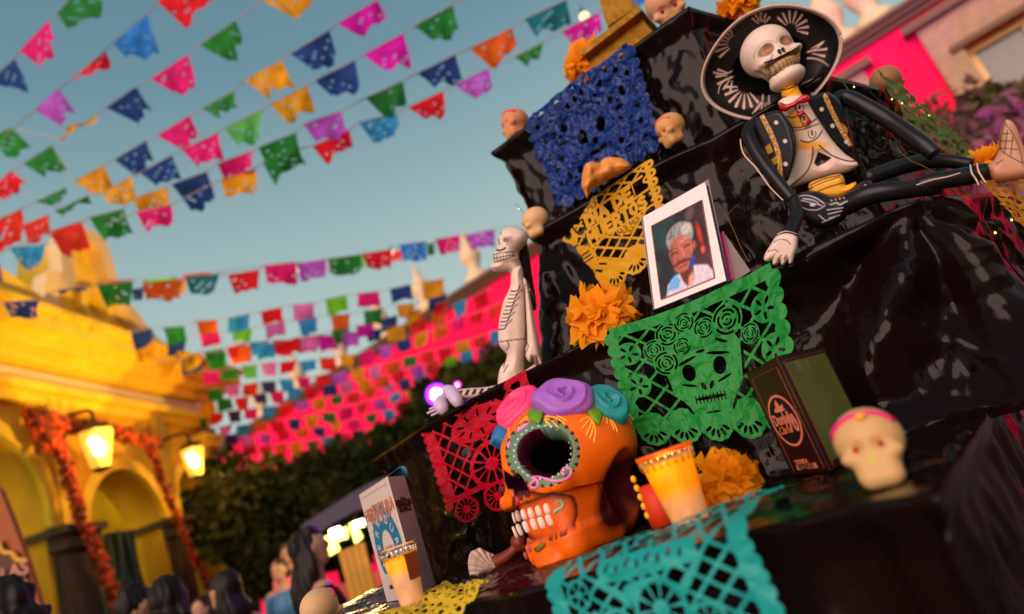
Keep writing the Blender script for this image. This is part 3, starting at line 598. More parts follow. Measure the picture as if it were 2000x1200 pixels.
# ================================================================== PAPER FLAGS
FC = dict(n=S(22, 62, 128), p=S(232, 18, 120), m=S(205, 10, 170), g=S(26, 130, 46), l=S(88, 188, 88), o=S(255, 158, 8), O=S(255, 98, 20), r=S(230, 12, 34), R=S(255, 50, 30), b=S(36, 128, 240), v=S(176, 84, 205), t=S(16, 120, 128), s=S(40, 158, 220), k=S(225, 120, 190), G=S(110, 210, 30), u=S(60, 40, 100))
def flagmat(c):
    nm = 'tissue_' + c if c.islower() else 'tissue_deep_' + c.lower()
    return mat(nm, tuple(min(1, v * 1.45 + .018) for v in FC[c]), rough=.75, spec=.15, noise=.38, nscale=7, translucent=.6)
cordm = mat('cord', (.45, .35, .32), rough=.8)
frs = np.random.RandomState(3)
def flagmesh(q, Ds, c, par, detail=14, curl=.12):
    """q: 4 photo corners TL TR BR BL; Ds: distance at the left and right end"""
    n = detail; m_ = detail - 1; V = []; sx_, sy_ = frs.randint(2, 4), frs.randint(2, 4)
    ph = frs.rand(4) * 6.28; wpx = np.hypot(q[1][0] - q[0][0], q[1][1] - q[0][1]); L = atY(*q[0], Ds[0]); Rr = atY(*q[1], Ds[1]); wid = np.linalg.norm(L - Rr)
    dl = Ds[0] + frs.uniform(-.25, .25) * wid; dr = Ds[1] + frs.uniform(-.25, .25) * wid; LL = atY(*q[3], dl); RR = atY(*q[2], dr)
    for j in range(m_ + 1):
        t = j / m_
        for i in range(n + 1):
            s = i / n; p = (L * (1 - s) + Rr * s) * (1 - t) + (LL * (1 - s) + RR * s) * t
            if j == m_: p = p + A(0, 0, 1) * wid * .07 * abs(math.sin(s * math.pi * 4 + ph[2] * .2))
            p = p + A(0, 1, 0) * wid * curl * t * (math.sin(s * 5 + ph[0]) + .6 * math.sin(s * 11 + t * 4 + ph[1])); V.append(p)
    F = []
    for j in range(m_):
        for i in range(n):
            if detail >= 8 and 2 <= j <= m_ - 3 and 1 <= i <= n - 2 and ((i * sx_ + j * sy_) % 5 == 0) and frs.rand() < .30: continue
            F.append([j * (n + 1) + i, j * (n + 1) + i + 1, (j + 1) * (n + 1) + i + 1, (j + 1) * (n + 1) + i])
    return mesh('flag', V, F, flagmat(c), par, True)
def dist(w): return min(max(470. / w, 4.5), 16)
def string(lab, flags, detail=14, Yf=None, ext=60):
    """flags: (colour, TLx, TLy, TRx, TRy, bottom: dxL, dyL, dxR, dyR) ordered left to right"""
    B = empty('paper_bunting', lab, 'bunting', (0, 0, 0), 'strings of cut paper flags over the square'); cord = []; Y = None
    Ys = [dist(math.hypot(f[3] - f[1], f[4] - f[2]) / (.9 if f[3] - f[1] > 20 else .6)) for f in flags] if Yf is None else [Yf] * len(flags)
    k_ = np.polyfit([f[1] for f in flags], Ys, 1) if len(flags) > 2 else (0, np.mean(Ys)); Ys = [max(4.2, k_[0] * f[1] + k_[1]) for f in flags]
    for f, Y in zip(flags, Ys):
        c, x0, y0, x1, y1 = f[:5]; dx, dy = x1 - x0, y1 - y0
        if len(f) > 5: bl, br = (x0 + f[5], y0 + f[6]), (x1 + f[7], y1 + f[8])
        else:
            h = math.hypot(dx, dy) * frs.uniform(.66, .84); ax_ = .34 + frs.uniform(-.12, .1); bl = (x0 + h * (ax_ + .28), y0 + h * .86); br = (x1 + h * (ax_ - .12), y1 + h * .98)
        flagmesh([(x0, y0), (x1, y1), br, bl], (Y, Y), c, B, detail); cord += [atY(x0, y0, Y), atY(x1, y1, Y)]
    f0, f1 = flags[0], flags[-1]; sl0 = (f1[4] - f0[2]) / (f1[3] - f0[1] + 1e-6)
    cord = [atY(f0[1] - ext, f0[2] - sl0 * ext, Ys[0])] + cord + [atY(f1[3] + ext, f1[4] + sl0 * ext, Ys[-1])]
    mesh('cord', *tube(cord, .006, 5, 1), cordm, B); return B
string('bunting of navy, pink and green flags cut off by the top left corner', [('n', -22, 160, 28, 115, 22, 10, 30, 62), ('p', 38, 100, 95, 40, 38, 28, 20, 45), ('g', 112, 26, 160, -30, 28, 38, 45, 40)])
string('bunting with violet, small red, light blue and large red flags', [('v', 68, 215, 115, 173, 50, 30, 28, 45), ('r', 140, 156, 205, 100, 22, 3, 8, 22), ('b', 220, 84, 288, 28, 35, 38, 20, 72), ('r', 308, 4, 350, -34, 52, 48, 68, 36)])
string('bunting with navy, pink and bright green flags below the blue flag', [('g', -20, 268, 22, 250, 34, 42, 42, 40), ('o', 116, 272, 188, 226, 1, 3, -1, 4), ('n', 207, 211, 266, 170, 60, 26, 30, 48), ('p', 295, 154, 366, 107, 50, 33, 22, 56), ('g', 391, 88, 460, 40, 58, 32, 18, 46), ('o', 512, 0, 572, -40, 60, 38, 48, 38)])
string('bunting running from red at the left edge up to magenta flag', [('r', -20, 372, 22, 334, 24, 18, 36, 28), ('g', 46, 320, 102, 284, 40, 26, 26, 48), ('o', 145, 355, 203, 323, 50, 30, 16, 50), ('n', 223, 312, 286, 275, 42, 32, 16, 42), ('p', 307, 265, 370, 226, 54, 30, 20, 44), ('g', 395, 212, 457, 178, 34, 20, 0, 30), ('o', 478, 157, 550, 118, 46, 34, 22, 50), ('n', 567, 105, 643, 60, 47, 36, 19, 56), ('m', 660, 45, 737, 0, 32, 22, 22, 44)])
string('bunting of navy, pink, orange and magenta flags below the longest one', [('g', 68, 395, 130, 366, 30, 4, 6, 18), ('g', 108, 413, 172, 382, 12, 8, 2, 14), ('o', 200, 376, 258, 345, 18, 30, 6, 46), ('n', 273, 338, 336, 303, 40, 30, 12, 42), ('p', 355, 293, 426, 259, 36, 38, 4, 48), ('l', 438, 250, 514, 214, 32, 40, -8, 58), ('o', 528, 204, 600, 168, 36, 38, 14, 50), ('n', 615, 158, 693, 118, 38, 38, 9, 54), ('m', 710, 107, 788, 65, 50, 36, 14, 62), ('g', 807, 52, 884, 10, 38, 28, 14, 58)])
string('bunting with large green flag, violet, navy and teal flags', [('R', 98, 452, 155, 434, 20, 44, 22, 52), ('g', 175, 425, 241, 408, 32, 52, 14, 46), ('o', 258, 388, 327, 366, 26, 38, 10, 48), ('n', 335, 361, 404, 335, 42, 54, 20, 58), ('p', 425, 320, 493, 295, 15, 36, 4, 38), ('g', 505, 289, 578, 259, 16, 40, 8, 46), ('v', 593, 243, 665, 218, 28, 40, 14, 42), ('g', 715, 192, 787, 158, 38, 38, 8, 52), ('n', 815, 144, 889, 107, 36, 30, 14, 50), ('O', 918, 95, 1000, 55, 40, 36, 12, 44), ('t', 1024, 37, 1106, 0, 26, 40, 10, 42)])
string('bunting with deep magenta end flag near the golden stand', [('p', 265, 414, 334, 400, 25, 42, 2, 34), ('o', 430, 352, 498, 330, 18, 40, 4, 38), ('g', 513, 318, 580, 292, 22, 42, 16, 26), ('r', 610, 286, 682, 254, 26, 32, 8, 36), ('s', 700, 240, 775, 221, 32, 42, 8, 34), ('r', 797, 210, 866, 178, 34, 28, 4, 46), ('v', 889, 165, 955, 133, 28, 28, 8, 44), ('g', 1003, 112, 1062, 82, 28, 14, -10, 34), ('m', 1096, 62, 1170, 24, 34, 38, 6, 40)])
string('bunting of red and blue flags crossing the yellow gable', [('R', -30, 440, 42, 410, 14, 58, 16, 46), ('R', 44, 440, 94, 420, 10, 40, 6, 40), ('R', 98, 460, 160, 434, 28, 42, 16, 56), ], ext=20)
string('bunting of blue flags in front of the yellow gable', [('n', -60, 500, -8, 500, 8, 52, 12, 50), ('s', 18, 484, 88, 478, 28, 42, -4, 46)], ext=30)
string('nearly level bunting from navy strip to violet flag', [('n', 8, 590, 75, 586, 18, 36, -4, 36), ('n', 112, 567, 168, 561, 4, 6, -2, 6), ('g', 190, 556, 258, 550, 14, 46, -4, 48), ('n', 258, 566, 280, 562, 4, 22, 0, 24), ('O', 278, 553, 358, 545, 12, 36, -6, 40), ('t', 362, 540, 428, 535, 12, 36, -4, 40), ('r', 445, 537, 506, 527, 10, 36, 0, 42), ('p', 515, 519, 577, 512, 10, 38, 2, 44), ('v', 579, 516, 636, 506, 8, 34, 2, 38), ('g', 640, 506, 706, 497, 10, 34, 0, 38), ('r', 707, 496, 766, 487, 12, 30, -2, 38), ('b', 780, 478, 833, 472, 10, 36, 0, 36), ('g', 834, 478, 848, 474, 2, 22, 2, 24), ('p', 850, 468, 898, 460, 10, 30, 0, 34), ('v', 908, 460, 966, 448, 12, 28, 0, 36)])
string('thin orange and yellow bunting behind the level one', [('o', 192, 549, 256, 547, 2, 10, 0, 10), ('G', 280, 547, 345, 541, 4, 8, 0, 10), ('o', 340, 552, 362, 549, 2, 24, 0, 26), ('R', 358, 537, 412, 531, 2, 12, 0, 12), ('k', 640, 508, 648, 506, 2, 24, 0, 26), ('G', 690, 502, 712, 498, 4, 22, 0, 26), ('R', 755, 494, 785, 488, 4, 20, 0, 22)], ext=20)
def row(lab, cols, pts, w, h, detail=5):
    P = smooth_pts(np.array(pts, float), 20); d = np.r_[0, np.cumsum(np.linalg.norm(np.diff(P, axis=0), axis=1))]; n = len(cols); fl = []
    for k, c in enumerate(cols):
        if c == '.': continue
        t = d[-1] * (k + .12) / n; ww = w[0] + (w[1] - w[0]) * k / n; hh = h[0] + (h[1] - h[0]) * k / n
        x0, y0 = np.interp(t, d, P[:, 0]), np.interp(t, d, P[:, 1]); t2 = t + ww; x1, y1 = np.interp(t2, d, P[:, 0]), np.interp(t2, d, P[:, 1]); j = lambda a: frs.uniform(-a, a)
        y0 += j(3); y1 += j(3); fl.append((c, x0, y0, x1, y1, 5 + j(4), hh + j(5), 1 + j(5), hh + j(5)))
    string(lab, fl, detail, Yf=max(9, min(17, 410. / w[0])), ext=8)
row('first small bunting row right of the gable, green to orange', 'ngOsrkGpno', [(248, 652), (330, 640), (500, 610), (700, 575), (880, 540)], (42, 42), (30, 30))
row('second small bunting row, pink and lime to navy', 'onpGksOgon', [(255, 680), (400, 652), (600, 625), (780, 598), (890, 565)], (40, 36), (28, 28))
row('third small row of flags, orange to red above the roof line', 'ongOsrkgmnor', [(300, 712), (430, 688), (600, 658), (760, 622), (880, 585)], (40, 32), (30, 26))
row('fourth small row of flags, orange, green and light blue', 'ogRsrkmvnoROsr', [(350, 700), (470, 672), (640, 655), (800, 630), (960, 560)], (40, 30), (32, 26))
row('fifth small row of flags, pink and lavender', 'pglkrsRopvnoOprR', [(390, 725), (520, 712), (700, 690), (850, 640), (985, 590)], (32, 28), (26, 24))
row('sixth small row of flags, red and teal over the pink wall', 'gkRusprvokOgRroRs', [(400, 762), (520, 745), (680, 725), (830, 690), (985, 640)], (30, 26), (24, 22))
row('seventh small row of flags, green and plum', 'ogRupsrnkoOrvRGsk', [(385, 790), (500, 770), (660, 750), (800, 720), (960, 670)], (29, 25), (24, 22))
row('eighth small row of flags, red and dark plum above the trees', 'gRupsrvogROknsrO', [(372, 815), (480, 800), (620, 780), (770, 745), (900, 700)], (28, 24), (23, 20))
row('ninth small row of flags low over the pink wall', 'uksOrnogpRvsor', [(390, 840), (500, 825), (620, 810), (740, 780), (850, 735)], (27, 24), (22, 20))
row('tenth small row of flags just above the tree tops', 'ukvrOnopgsrR', [(430, 850), (520, 848), (640, 830), (760, 800), (840, 765)], (26, 23), (22, 20))
row('lowest small row of flags hanging over the olive trees', 'rROogspnGorm', [(470, 872), (560, 868), (660, 852), (760, 828), (830, 800)], (26, 23), (22, 20))
row('single blue paper flag at the very top beside the golden stand', 'b', [(1216, -8), (1262, -30)], (52, 50), (40, 40))



par_lamp((2160, 500), 2.5, .06, 'purple stage lamp on a stand just right of the altar', .01, 1.6, None)
# ================================================================== STEPPED ALTAR IN BLACK PLASTIC
Z0, Z1, Z2, Z3 = -.11, .27, .70, 1.15
E2 = nrm(A(.60, .80, 0)); E1 = A(-.80, .60, 0)
def plastic_mat():
    m = mat('black_plastic', (.0065, .0025, .002), rough=.14, spec=.15); t = m.node_tree; b = t.nodes['Principled BSDF']
    b.inputs['IOR'].default_value = 1.5; tcn = t.nodes.new('ShaderNodeTexCoord')
    n1 = t.nodes.new('ShaderNodeTexNoise'); n1.inputs['Scale'].default_value = 9; n1.inputs['Detail'].default_value = 3; n1.inputs['Distortion'].default_value = 1.2
    mp = t.nodes.new('ShaderNodeMapping'); mp.inputs['Scale'].default_value = (1, 1, .35)
    vo = t.nodes.new('ShaderNodeTexVoronoi'); vo.feature = 'DISTANCE_TO_EDGE'; vo.inputs['Scale'].default_value = 13
    mixv = t.nodes.new('ShaderNodeVectorMath'); mixv.operation = 'MULTIPLY_ADD'; mixv.inputs[1].default_value = (.12, .12, .12)
    t.links.new(tcn.outputs['Object'], mp.inputs[0]); t.links.new(mp.outputs[0], n1.inputs['Vector']); t.links.new(n1.outputs['Color'], mixv.inputs[0]); t.links.new(mp.outputs[0], mixv.inputs[2]); t.links.new(mixv.outputs[0], vo.inputs['Vector'])
    n2 = t.nodes.new('ShaderNodeTexNoise'); n2.inputs['Scale'].default_value = 15; n2.inputs['Detail'].default_value = 5; n2.inputs['Distortion'].default_value = .6; t.links.new(mp.outputs[0], n2.inputs['Vector'])
    b1 = t.nodes.new('ShaderNodeBump'); b1.inputs['Distance'].default_value = .012; b1.inputs['Strength'].default_value = .08
    b2 = t.nodes.new('ShaderNodeBump'); b2.inputs['Distance'].default_value = .008; b2.inputs['Strength'].default_value = .3
    t.links.new(vo.outputs['Distance'], b1.inputs['Height']); t.links.new(n2.outputs['Fac'], b2.inputs['Height']); t.links.new(b1.outputs[0], b2.inputs['Normal']); t.links.new(b2.outputs[0], b.inputs['Normal'])
    return m
plastic = plastic_mat()
altar = empty('stepped_altar', 'stepped altar draped in crinkled shiny black plastic sheeting', 'altar', W(A(.3, 1.5, GZ)))
def resample(P, ds, q=None):
    P = np.asarray(P, float); d = np.r_[0, np.cumsum(np.linalg.norm(np.diff(P, axis=0), axis=1))]; n = max(3, int(d[-1] / ds)); s = np.linspace(0, d[-1], n)
    f = lambda X: np.stack([np.interp(s, d, X[:, k]) for k in range(X.shape[1])], 1)
    return (f(P), s, d) if q is None else (f(P), f(np.asarray(q, float)), s, d)
def sheet(name, edge, inner, zt, zb, seed, ds=.008, fold=.012, crum=.012, dz=.009, flare=.0, foldfn=None, topc=.006, rows_top=40, wob=.004, fw=26):
    P, Q, s, d = resample(edge, ds, inner); n = len(P); T = np.gradient(P, axis=0); T /= np.linalg.norm(T, axis=1)[:, None] + 1e-9
    k_ = np.ones(9) / 9; T = np.stack([np.convolve(np.pad(T[:, i], 4, 'edge'), k_, 'valid') for i in range(2)], 1); T /= np.linalg.norm(T, axis=1)[:, None]
    N = np.stack([T[:, 1], -T[:, 0]], 1)          # outward
    rows = []; S = np.tile(s, 1)
    for j in range(rows_top):
        t = j / rows_top; e = 1 - (1 - t) ** 1.0; xy = Q * (1 - e) + P * e; fade = min(1, (1 - t) * 8)
        z = zt - .002 + topc * fade * (crumple(s * 4 + xy[:, 1] * 3, (xy[:, 1] * .85 + xy[:, 0] * .5) * 17, seed) - .85) + wob * (vnoise(s * 14, s * 0, seed + 5) - .5) * (1 - fade)
        rows.append(np.c_[xy, z])
    H = zt - zb; nr = max(4, int(H / dz)); d_ = np.arange(nr + 1) / nr * H
    for k, h in enumerate(d_):
        r = min(h, .012) / .012; g = min(1, h / .05)
        sw = vnoise(s * 5, s * 0 + h * 2, seed + 3) * .05
        fo = np.abs(np.sin((s + sw) * fw + 2.5 * vnoise(s * 3, h * 1.5 + s * 0, seed + 9))) ** 1.5
        disp = -.004 + g * (-.010 - fold * fo * (.4 + .6 * min(1, h / .2)) - crum * (1.3 * facet(s * 4.6, h * 3.4 + s * .7, seed + 1) + 1.35 * facet(s * 10, h * 7, seed + 2) + .75 * facet(s * 21, h * 15 + s * 3, seed + 4) + .30 * facet(s * 41, h * 33, seed + 6) - .3 - .55 * np.clip(1 - np.abs(facet(s * 3.2, h * 2.4 + s, seed + 7) - .5) * 16, 0, 1) - .35 * np.clip(1 - np.abs(facet(s * 6.5, h * 5 - s * 2, seed + 8) - .5) * 12, 0, 1))) + flare * h
        if foldfn is not None: disp = disp + foldfn(s, h, d)
        z = zt - h + wob * (vnoise(s * 14, s * 0, seed + 5) - .5) * (1 - r) + 0 * s
        xy = P + N * (disp + .004 * r)[:, None] if np.ndim(disp) else P
        rows.append(np.c_[xy, z])
    V = np.vstack(rows); return mesh(name, V, idx(n, len(rows)), plastic, altar, True)
e0 = [atZ(*p, Z0)[:2] for p in [(700, 1203), (1000, 1158), (1090, 1136), (1300, 1078), (1452, 1037), (1640, 994), (1835, 962)]]
e0 = [np.array((-.80, 2.6)), np.array((-.80, 1.75))] + e0 + [e0[-1] + E2[:2] * .45, e0[-1] + E2[:2] * 1.4]
i0 = [np.array((.3, 2.6)), np.array((.2, 2.2)), np.array((-.1, 1.95)), np.array((.0, 1.8)), np.array((.1, 1.75)), np.array((.3, 1.7)), np.array((.5, 1.6)), np.array((.75, 1.5)), np.array((.8, 1.45)), np.array((.95, 1.6)), np.array((1.3, 2.0))]
sheet('plastic_sheet', e0, i0, Z0, GZ, 1, ds=.009, dz=.012, fold=.012, crum=.010, flare=.03, topc=.022, rows_top=70)
e1 = [atZ(*p, Z1)[:2] for p in [(722, 903), (830, 830), (960, 757), (1080, 697), (1190, 644), (1350, 586), (1500, 524), (1640, 454), (1800, 385), (2000, 370)]]
e1 = [e1[0] + E2[:2] * .5] + e1 + [e1[-1] + E2[:2] * .9]
i1 = [np.array((.0, 2.5)), np.array((.0, 2.5)), np.array((.05, 2.4)), np.array((.1, 2.3)), np.array((.2, 2.2)), np.array((.35, 2.0)), np.array((.55, 1.9)), np.array((.7, 1.8)), np.array((.9, 1.7)), np.array((1.0, 1.65)), np.array((1.5, 2.0)), np.array((1.8, 2.4))]
def fold1(s, h, d):
    a = np.array(s) - d[9]; g = np.clip(h / .06, 0, 1)           # a = arclength from the near corner
    ang = np.arctan2(a, h + .02); m = np.exp(-(a / .34) ** 2)
    ang = ang + .35 * (vnoise(a * 4 + 9, h * 4, 77) - .5); rr_ = np.minimum(1, np.hypot(a, h) / .15); rad = rr_ * (.060 * np.sqrt(np.sin(ang * 3.3 + .5) ** 2 + .01) + .018 * np.sin(ang * 8 + 1) + .05 * (facet(a * 5 + 3, h * 5, 71) - .5) + .022 * (facet(a * 12, h * 11, 73) - .5))
    big = .05 * np.clip(h / .3, 0, 1) * np.sin(a * 17 + 1) * np.clip(a * 6 + 1.6, 0, 1)
    return g * m * (rad - .02) * 1.3 + big * np.exp(-((a + .05) / .35) ** 2) * g + .10 * np.clip((h - .18) / .2, 0, 1) ** 2 * m + .10 * np.clip((h - .05) / .3, 0, 1) * (s < d[3]) * 0
sheet('plastic_sheet', e1, i1, Z1, Z0 - .02, 2, ds=.0065, dz=.0065, fold=.008, crum=.013, foldfn=fold1, fw=30)
e2_ = [atZ(*p, Z2)[:2] for p in [(1022, 458), (1060, 440), (1180, 374), (1290, 313), (1390, 268)]] + [np.array((.90, 1.42))] + [atZ(*p, Z2)[:2] for p in [(1640, 150), (1730, 172), (1880, 310)]]
e2_ = [e2_[0] + E2[:2] * .5] + e2_ + [e2_[-1] + E2[:2] * .5]
i2 = [np.array(q) for q in [(.5, 2.3), (.5, 2.25), (.5, 2.2), (.6, 2.1), (.7, 2.0), (.8, 1.95), (.95, 1.8), (1.05, 1.85), (1.3, 2.0), (1.9, 2.7), (2.2, 3.1)]]
sheet('plastic_sheet', e2_, i2, Z2, Z1 - .02, 3, ds=.009, dz=.009, fold=.016, crum=.016, fw=13, foldfn=lambda s, h, d: .34 * h * np.clip(1 - (s - d[1]) / .2, 0, 1))
e3_ = [atZ(*p, Z3)[:2] for p in [(955, 300), (1100, 190), (1230, 92), (1345, 10), (1480, 50)]]
e3_ = [e3_[0] + E2[:2] * .5] + e3_ + [e3_[-1] + E2[:2] * .5]
i3 = [np.array(q) for q in [(.6, 2.6), (.6, 2.5), (.7, 2.4), (.8, 2.3), (.9, 2.2), (1.1, 2.2), (1.4, 2.5)]]
sheet('plastic_sheet', e3_, i3, Z3, Z2 - .02, 4, ds=.009, dz=.009, fold=.02, crum=.018, fw=12)
# ================================================================== PAPEL PICADO ON THE ALTAR
def tissue(n, c, rough=.45, tr=.25): return mat(n, c, rough=rough, spec=.32, noise=.06, nscale=14, translucent=tr)
def rosette(x, y, cx, cy, r, fl=0):
    """holes of a cut-out rose: broken rings"""
    a = np.arctan2(y - cy, x - cx); d = np.hypot(x - cx, y - cy); h = None
    for k, (rr, w, ph, n_) in enumerate([(.92, .09, 0, 3), (.62, .08, 1.0, 3), (.34, .07, 2.1, 2)]):
        ring = np.minimum(w * r - np.abs(d - rr * r), (np.abs(np.sin((a + ph + fl) * n_ / 2)) - .42) * rr * r * .6); h = ring if h is None else np.maximum(h, ring)
    return np.maximum(h, .08 * r - d)
def lattice(x, y, p, w, ang=.95):
    c, s = math.cos(ang), math.sin(ang); u = x * c + y * s; v = x * c - y * s
    f = lambda q: w - np.abs((q / p - np.round(q / p)) * p)
    return np.maximum(f(u), f(v))
def fan(x, y, cx, cy, r, up=0, n=5):
    """solid scalloped fan hanging from (cx,cy) with petal holes"""
    d = np.hypot(x - cx, y - cy); a = np.arctan2(x - cx, y - cy); R = r * (1 + .05 * np.abs(np.cos(a * 6))); so = R - d; h = None
    for k in range(n):
        b = (k - (n - 1) / 2) * 2.5 / n; q = ell(x, y, cx + math.sin(b) * r * .62, cy + math.cos(b) * r * .62, r * .10, r * .24, -b); h = q if h is None else np.maximum(h, q)
    return so, h
STROKES = {'D': [[(0, 0), (0, 1), (.5, .85), (.62, .5), (.5, .15), (0, 0)]], 'I': [[(0, 0), (0, 1)]], 'A': [[(0, 1), (.32, 0), (.64, 1)], [(.14, .65), (.5, .65)]], 'E': [[(.55, 0), (0, 0), (0, 1), (.55, 1)], [(0, .5), (.45, .5)]],
           'M': [[(0, 1), (.05, 0), (.38, .6), (.7, 0), (.76, 1)]], 'U': [[(0, 0), (0, .8), (.15, 1), (.45, 1), (.6, .8), (.6, 0)]], 'R': [[(0, 1), (0, 0), (.45, 0), (.58, .25), (.45, .5), (0, .5)], [(.25, .5), (.6, 1)]],
           'T': [[(0, 0), (.64, 0)], [(.32, 0), (.32, 1)]], 'O': [[(.3, 0), (.05, .2), (0, .5), (.05, .8), (.3, 1), (.55, .8), (.6, .5), (.55, .2), (.3, 0)]], 'S': [[(.55, .1), (.3, 0), (.05, .12), (.08, .4), (.5, .58), (.55, .85), (.3, 1), (0, .88)]], 'L': [[(0, 0), (0, 1), (.5, 1)]]}
WID = {'I': 0, 'M': .76, 'E': .55, 'L': .5}
def word(x, y, txt, x0, y0, h, w, r, gap=.32):
    cx = x0; f = None
    for ch in txt:
        if ch == ' ': cx += w * .45; continue
        for st_ in STROKES[ch]:
            q = pline(x, y, [(cx + a * w, y0 + b * h) for a, b in st_], r); f = q if f is None else np.maximum(f, q)
        cx += (WID.get(ch, .62) + gap) * w
    return f, cx
def papel(name, lab, q, m, field, aspect, ny=170, off=.010, wr=.006, seed=1, bend=None, grp='cut paper banners hung on the altar', crs=5, vsm=1.0):
    """q: TL TR BR BL (eye-relative)"""
    nx = int(ny * aspect); xs = np.linspace(-.06, aspect + .06, nx); ys = np.linspace(-.01, 1.06, ny); X, Y = np.meshgrid(xs, ys); P, F = ms(field(X, Y), xs, ys)
    u = P[:, 0] / aspect; v = P[:, 1]; q = [np.asarray(a, float) for a in q]
    B = (q[0][None] * (1 - u)[:, None] + q[1][None] * u[:, None]) * (1 - v)[:, None] + (q[3][None] * (1 - u)[:, None] + q[2][None] * u[:, None]) * v[:, None]
    n = nrm(np.cross(q[1] - q[0], q[3] - q[0])); n = n if np.dot(n, -q[0]) > 0 else -n
    B = B + n * (off + wr * (crumple(u * crs * aspect, v * crs, seed) - .4) + wr * .8 * (vnoise(u * 3, v * 3, seed) - .5))[:, None]
    if bend is not None: B = B + bend(u, v, n)
    o = mesh(name, B, [f[::-1] for f in F], m, None); return tag(o, lab, 'paper banner', grp)
def vplane(TLp, TRp, BRp, BLp, z, lean=.0, zr=None):
    a = atZ(*TLp, z); b = atZ(*TRp, z if zr is None else zr); n = nrm(np.cross(b - a, A(0, 0, 1))); n = n if np.dot(n, -a) > 0 else -n; n = nrm(n + A(0, 0, lean)); return [a, b, onP(*BRp, b + n * 0, n), onP(*BLp, a, n)]
# --- yellow: skull, guitar player and lettering
def f_yellow(x, y):
    a = 1.18; p = rect(x, y, 0, 0, a, .80); L = lattice(x, y + .01, .098, .0105)
    f = np.minimum(p, L); f = U_(f, np.minimum(p, .028 - np.minimum(np.abs(x - .012), np.abs(x - a + .012))), np.minimum(p, .016 - y), np.minimum(rect(x, y, 0, 0, a, .84), .03 - np.abs(y - .80)))
    for k in range(9): cy = .05 + k * .094; f = U_(f, circ(x, y, -.005, cy, .045), circ(x, y, a + .005, cy, .045)); f = cut(f, circ(x, y, -.012, cy, .012), circ(x, y, a + .012, cy, .012))
    for k in range(5):
        cx = .115 + k * .238; so, h = fan(x, y, cx, .815, .135); f = cut(np.maximum(f, so), h)
        ho = None
    # skull
    f = U_(f, ell(x, y, .21, .20, .17, .19, .2), ell(x, y, .25, .34, .10, .09)); f = cut(f, ell(x, y, .165, .215, .042, .055), ell(x, y, .285, .19, .036, .045), ell(x, y, .235, .285, .018, .025), seg(x, y, .17, .345, .33, .335, .012), seg(x, y, .08, .18, .10, .30, .009), seg(x, y, .35, .12, .375, .22, .009), seg(x, y, .12, .13, .17, .11, .008), seg(x, y, .25, .09, .31, .10, .008))
    # body with guitar
    f = U_(f, ell(x, y, .36, .50, .11, .15, -.5), ell(x, y, .26, .66, .07, .06), ell(x, y, .50, .66, .10, .05, .5), seg(x, y, .38, .60, .30, .80, .025), seg(x, y, .42, .58, .58, .78, .02)); f = cut(f, seg(x, y, .30, .46, .42, .46, .008), seg(x, y, .31, .50, .43, .50, .008), seg(x, y, .33, .54, .44, .54, .008), circ(x, y, .26, .66, .02), seg(x, y, .48, .64, .54, .68, .01))
    # floral
    for cx, cy in ((.52, .05), (.60, .04), (.86, .49), (.93, .45), (.80, .46)): f = np.maximum(f, circ(x, y, cx, cy, .065)); f = cut(f, rosette(x, y, cx, cy, .055))
    # banner with letters
    bh = np.maximum(rect(x, y, .46, .11, 1.10, .265), rect(x, y, .44, .275, 1.12, .43)); f = np.minimum(f, -bh)
    w1, _ = word(x, y, 'DIA DE', .50, .135, .105, .115, .019, .30); w2, _ = word(x, y, 'MUERTOS', .465, .30, .105, .098, .017, .30)
    f = U_(f, w1, w2, .011 - np.abs(y - .27) - 10 * np.maximum(0, np.maximum(.45 - x, x - 1.12)), np.minimum(.012 - np.abs(y - .112), rect(x, y, .45, 0, 1.11, .5)), np.minimum(.010 - np.abs(y - .432), rect(x, y, .45, 0, 1.12, .5)))
    for xx in (.57, .66, .80, .90, 1.0): f = np.maximum(f, seg(x, y, xx, .11, xx, .28, .005))
    for xx in (.54, .63, .75, .85, .97, 1.06): f = np.maximum(f, seg(x, y, xx, .27, xx, .43, .005))
    return f
q = vplane((1056, 462), (1268, 315), (1318, 500), (1128, 628), Z2)
papel('cut_paper_banner', 'yellow cut paper banner lettered Dia de Muertos under the bread', q, tissue('tissue_yellow', (.78, .38, .005)), f_yellow, 1.18, 230, seed=3, wr=.004)
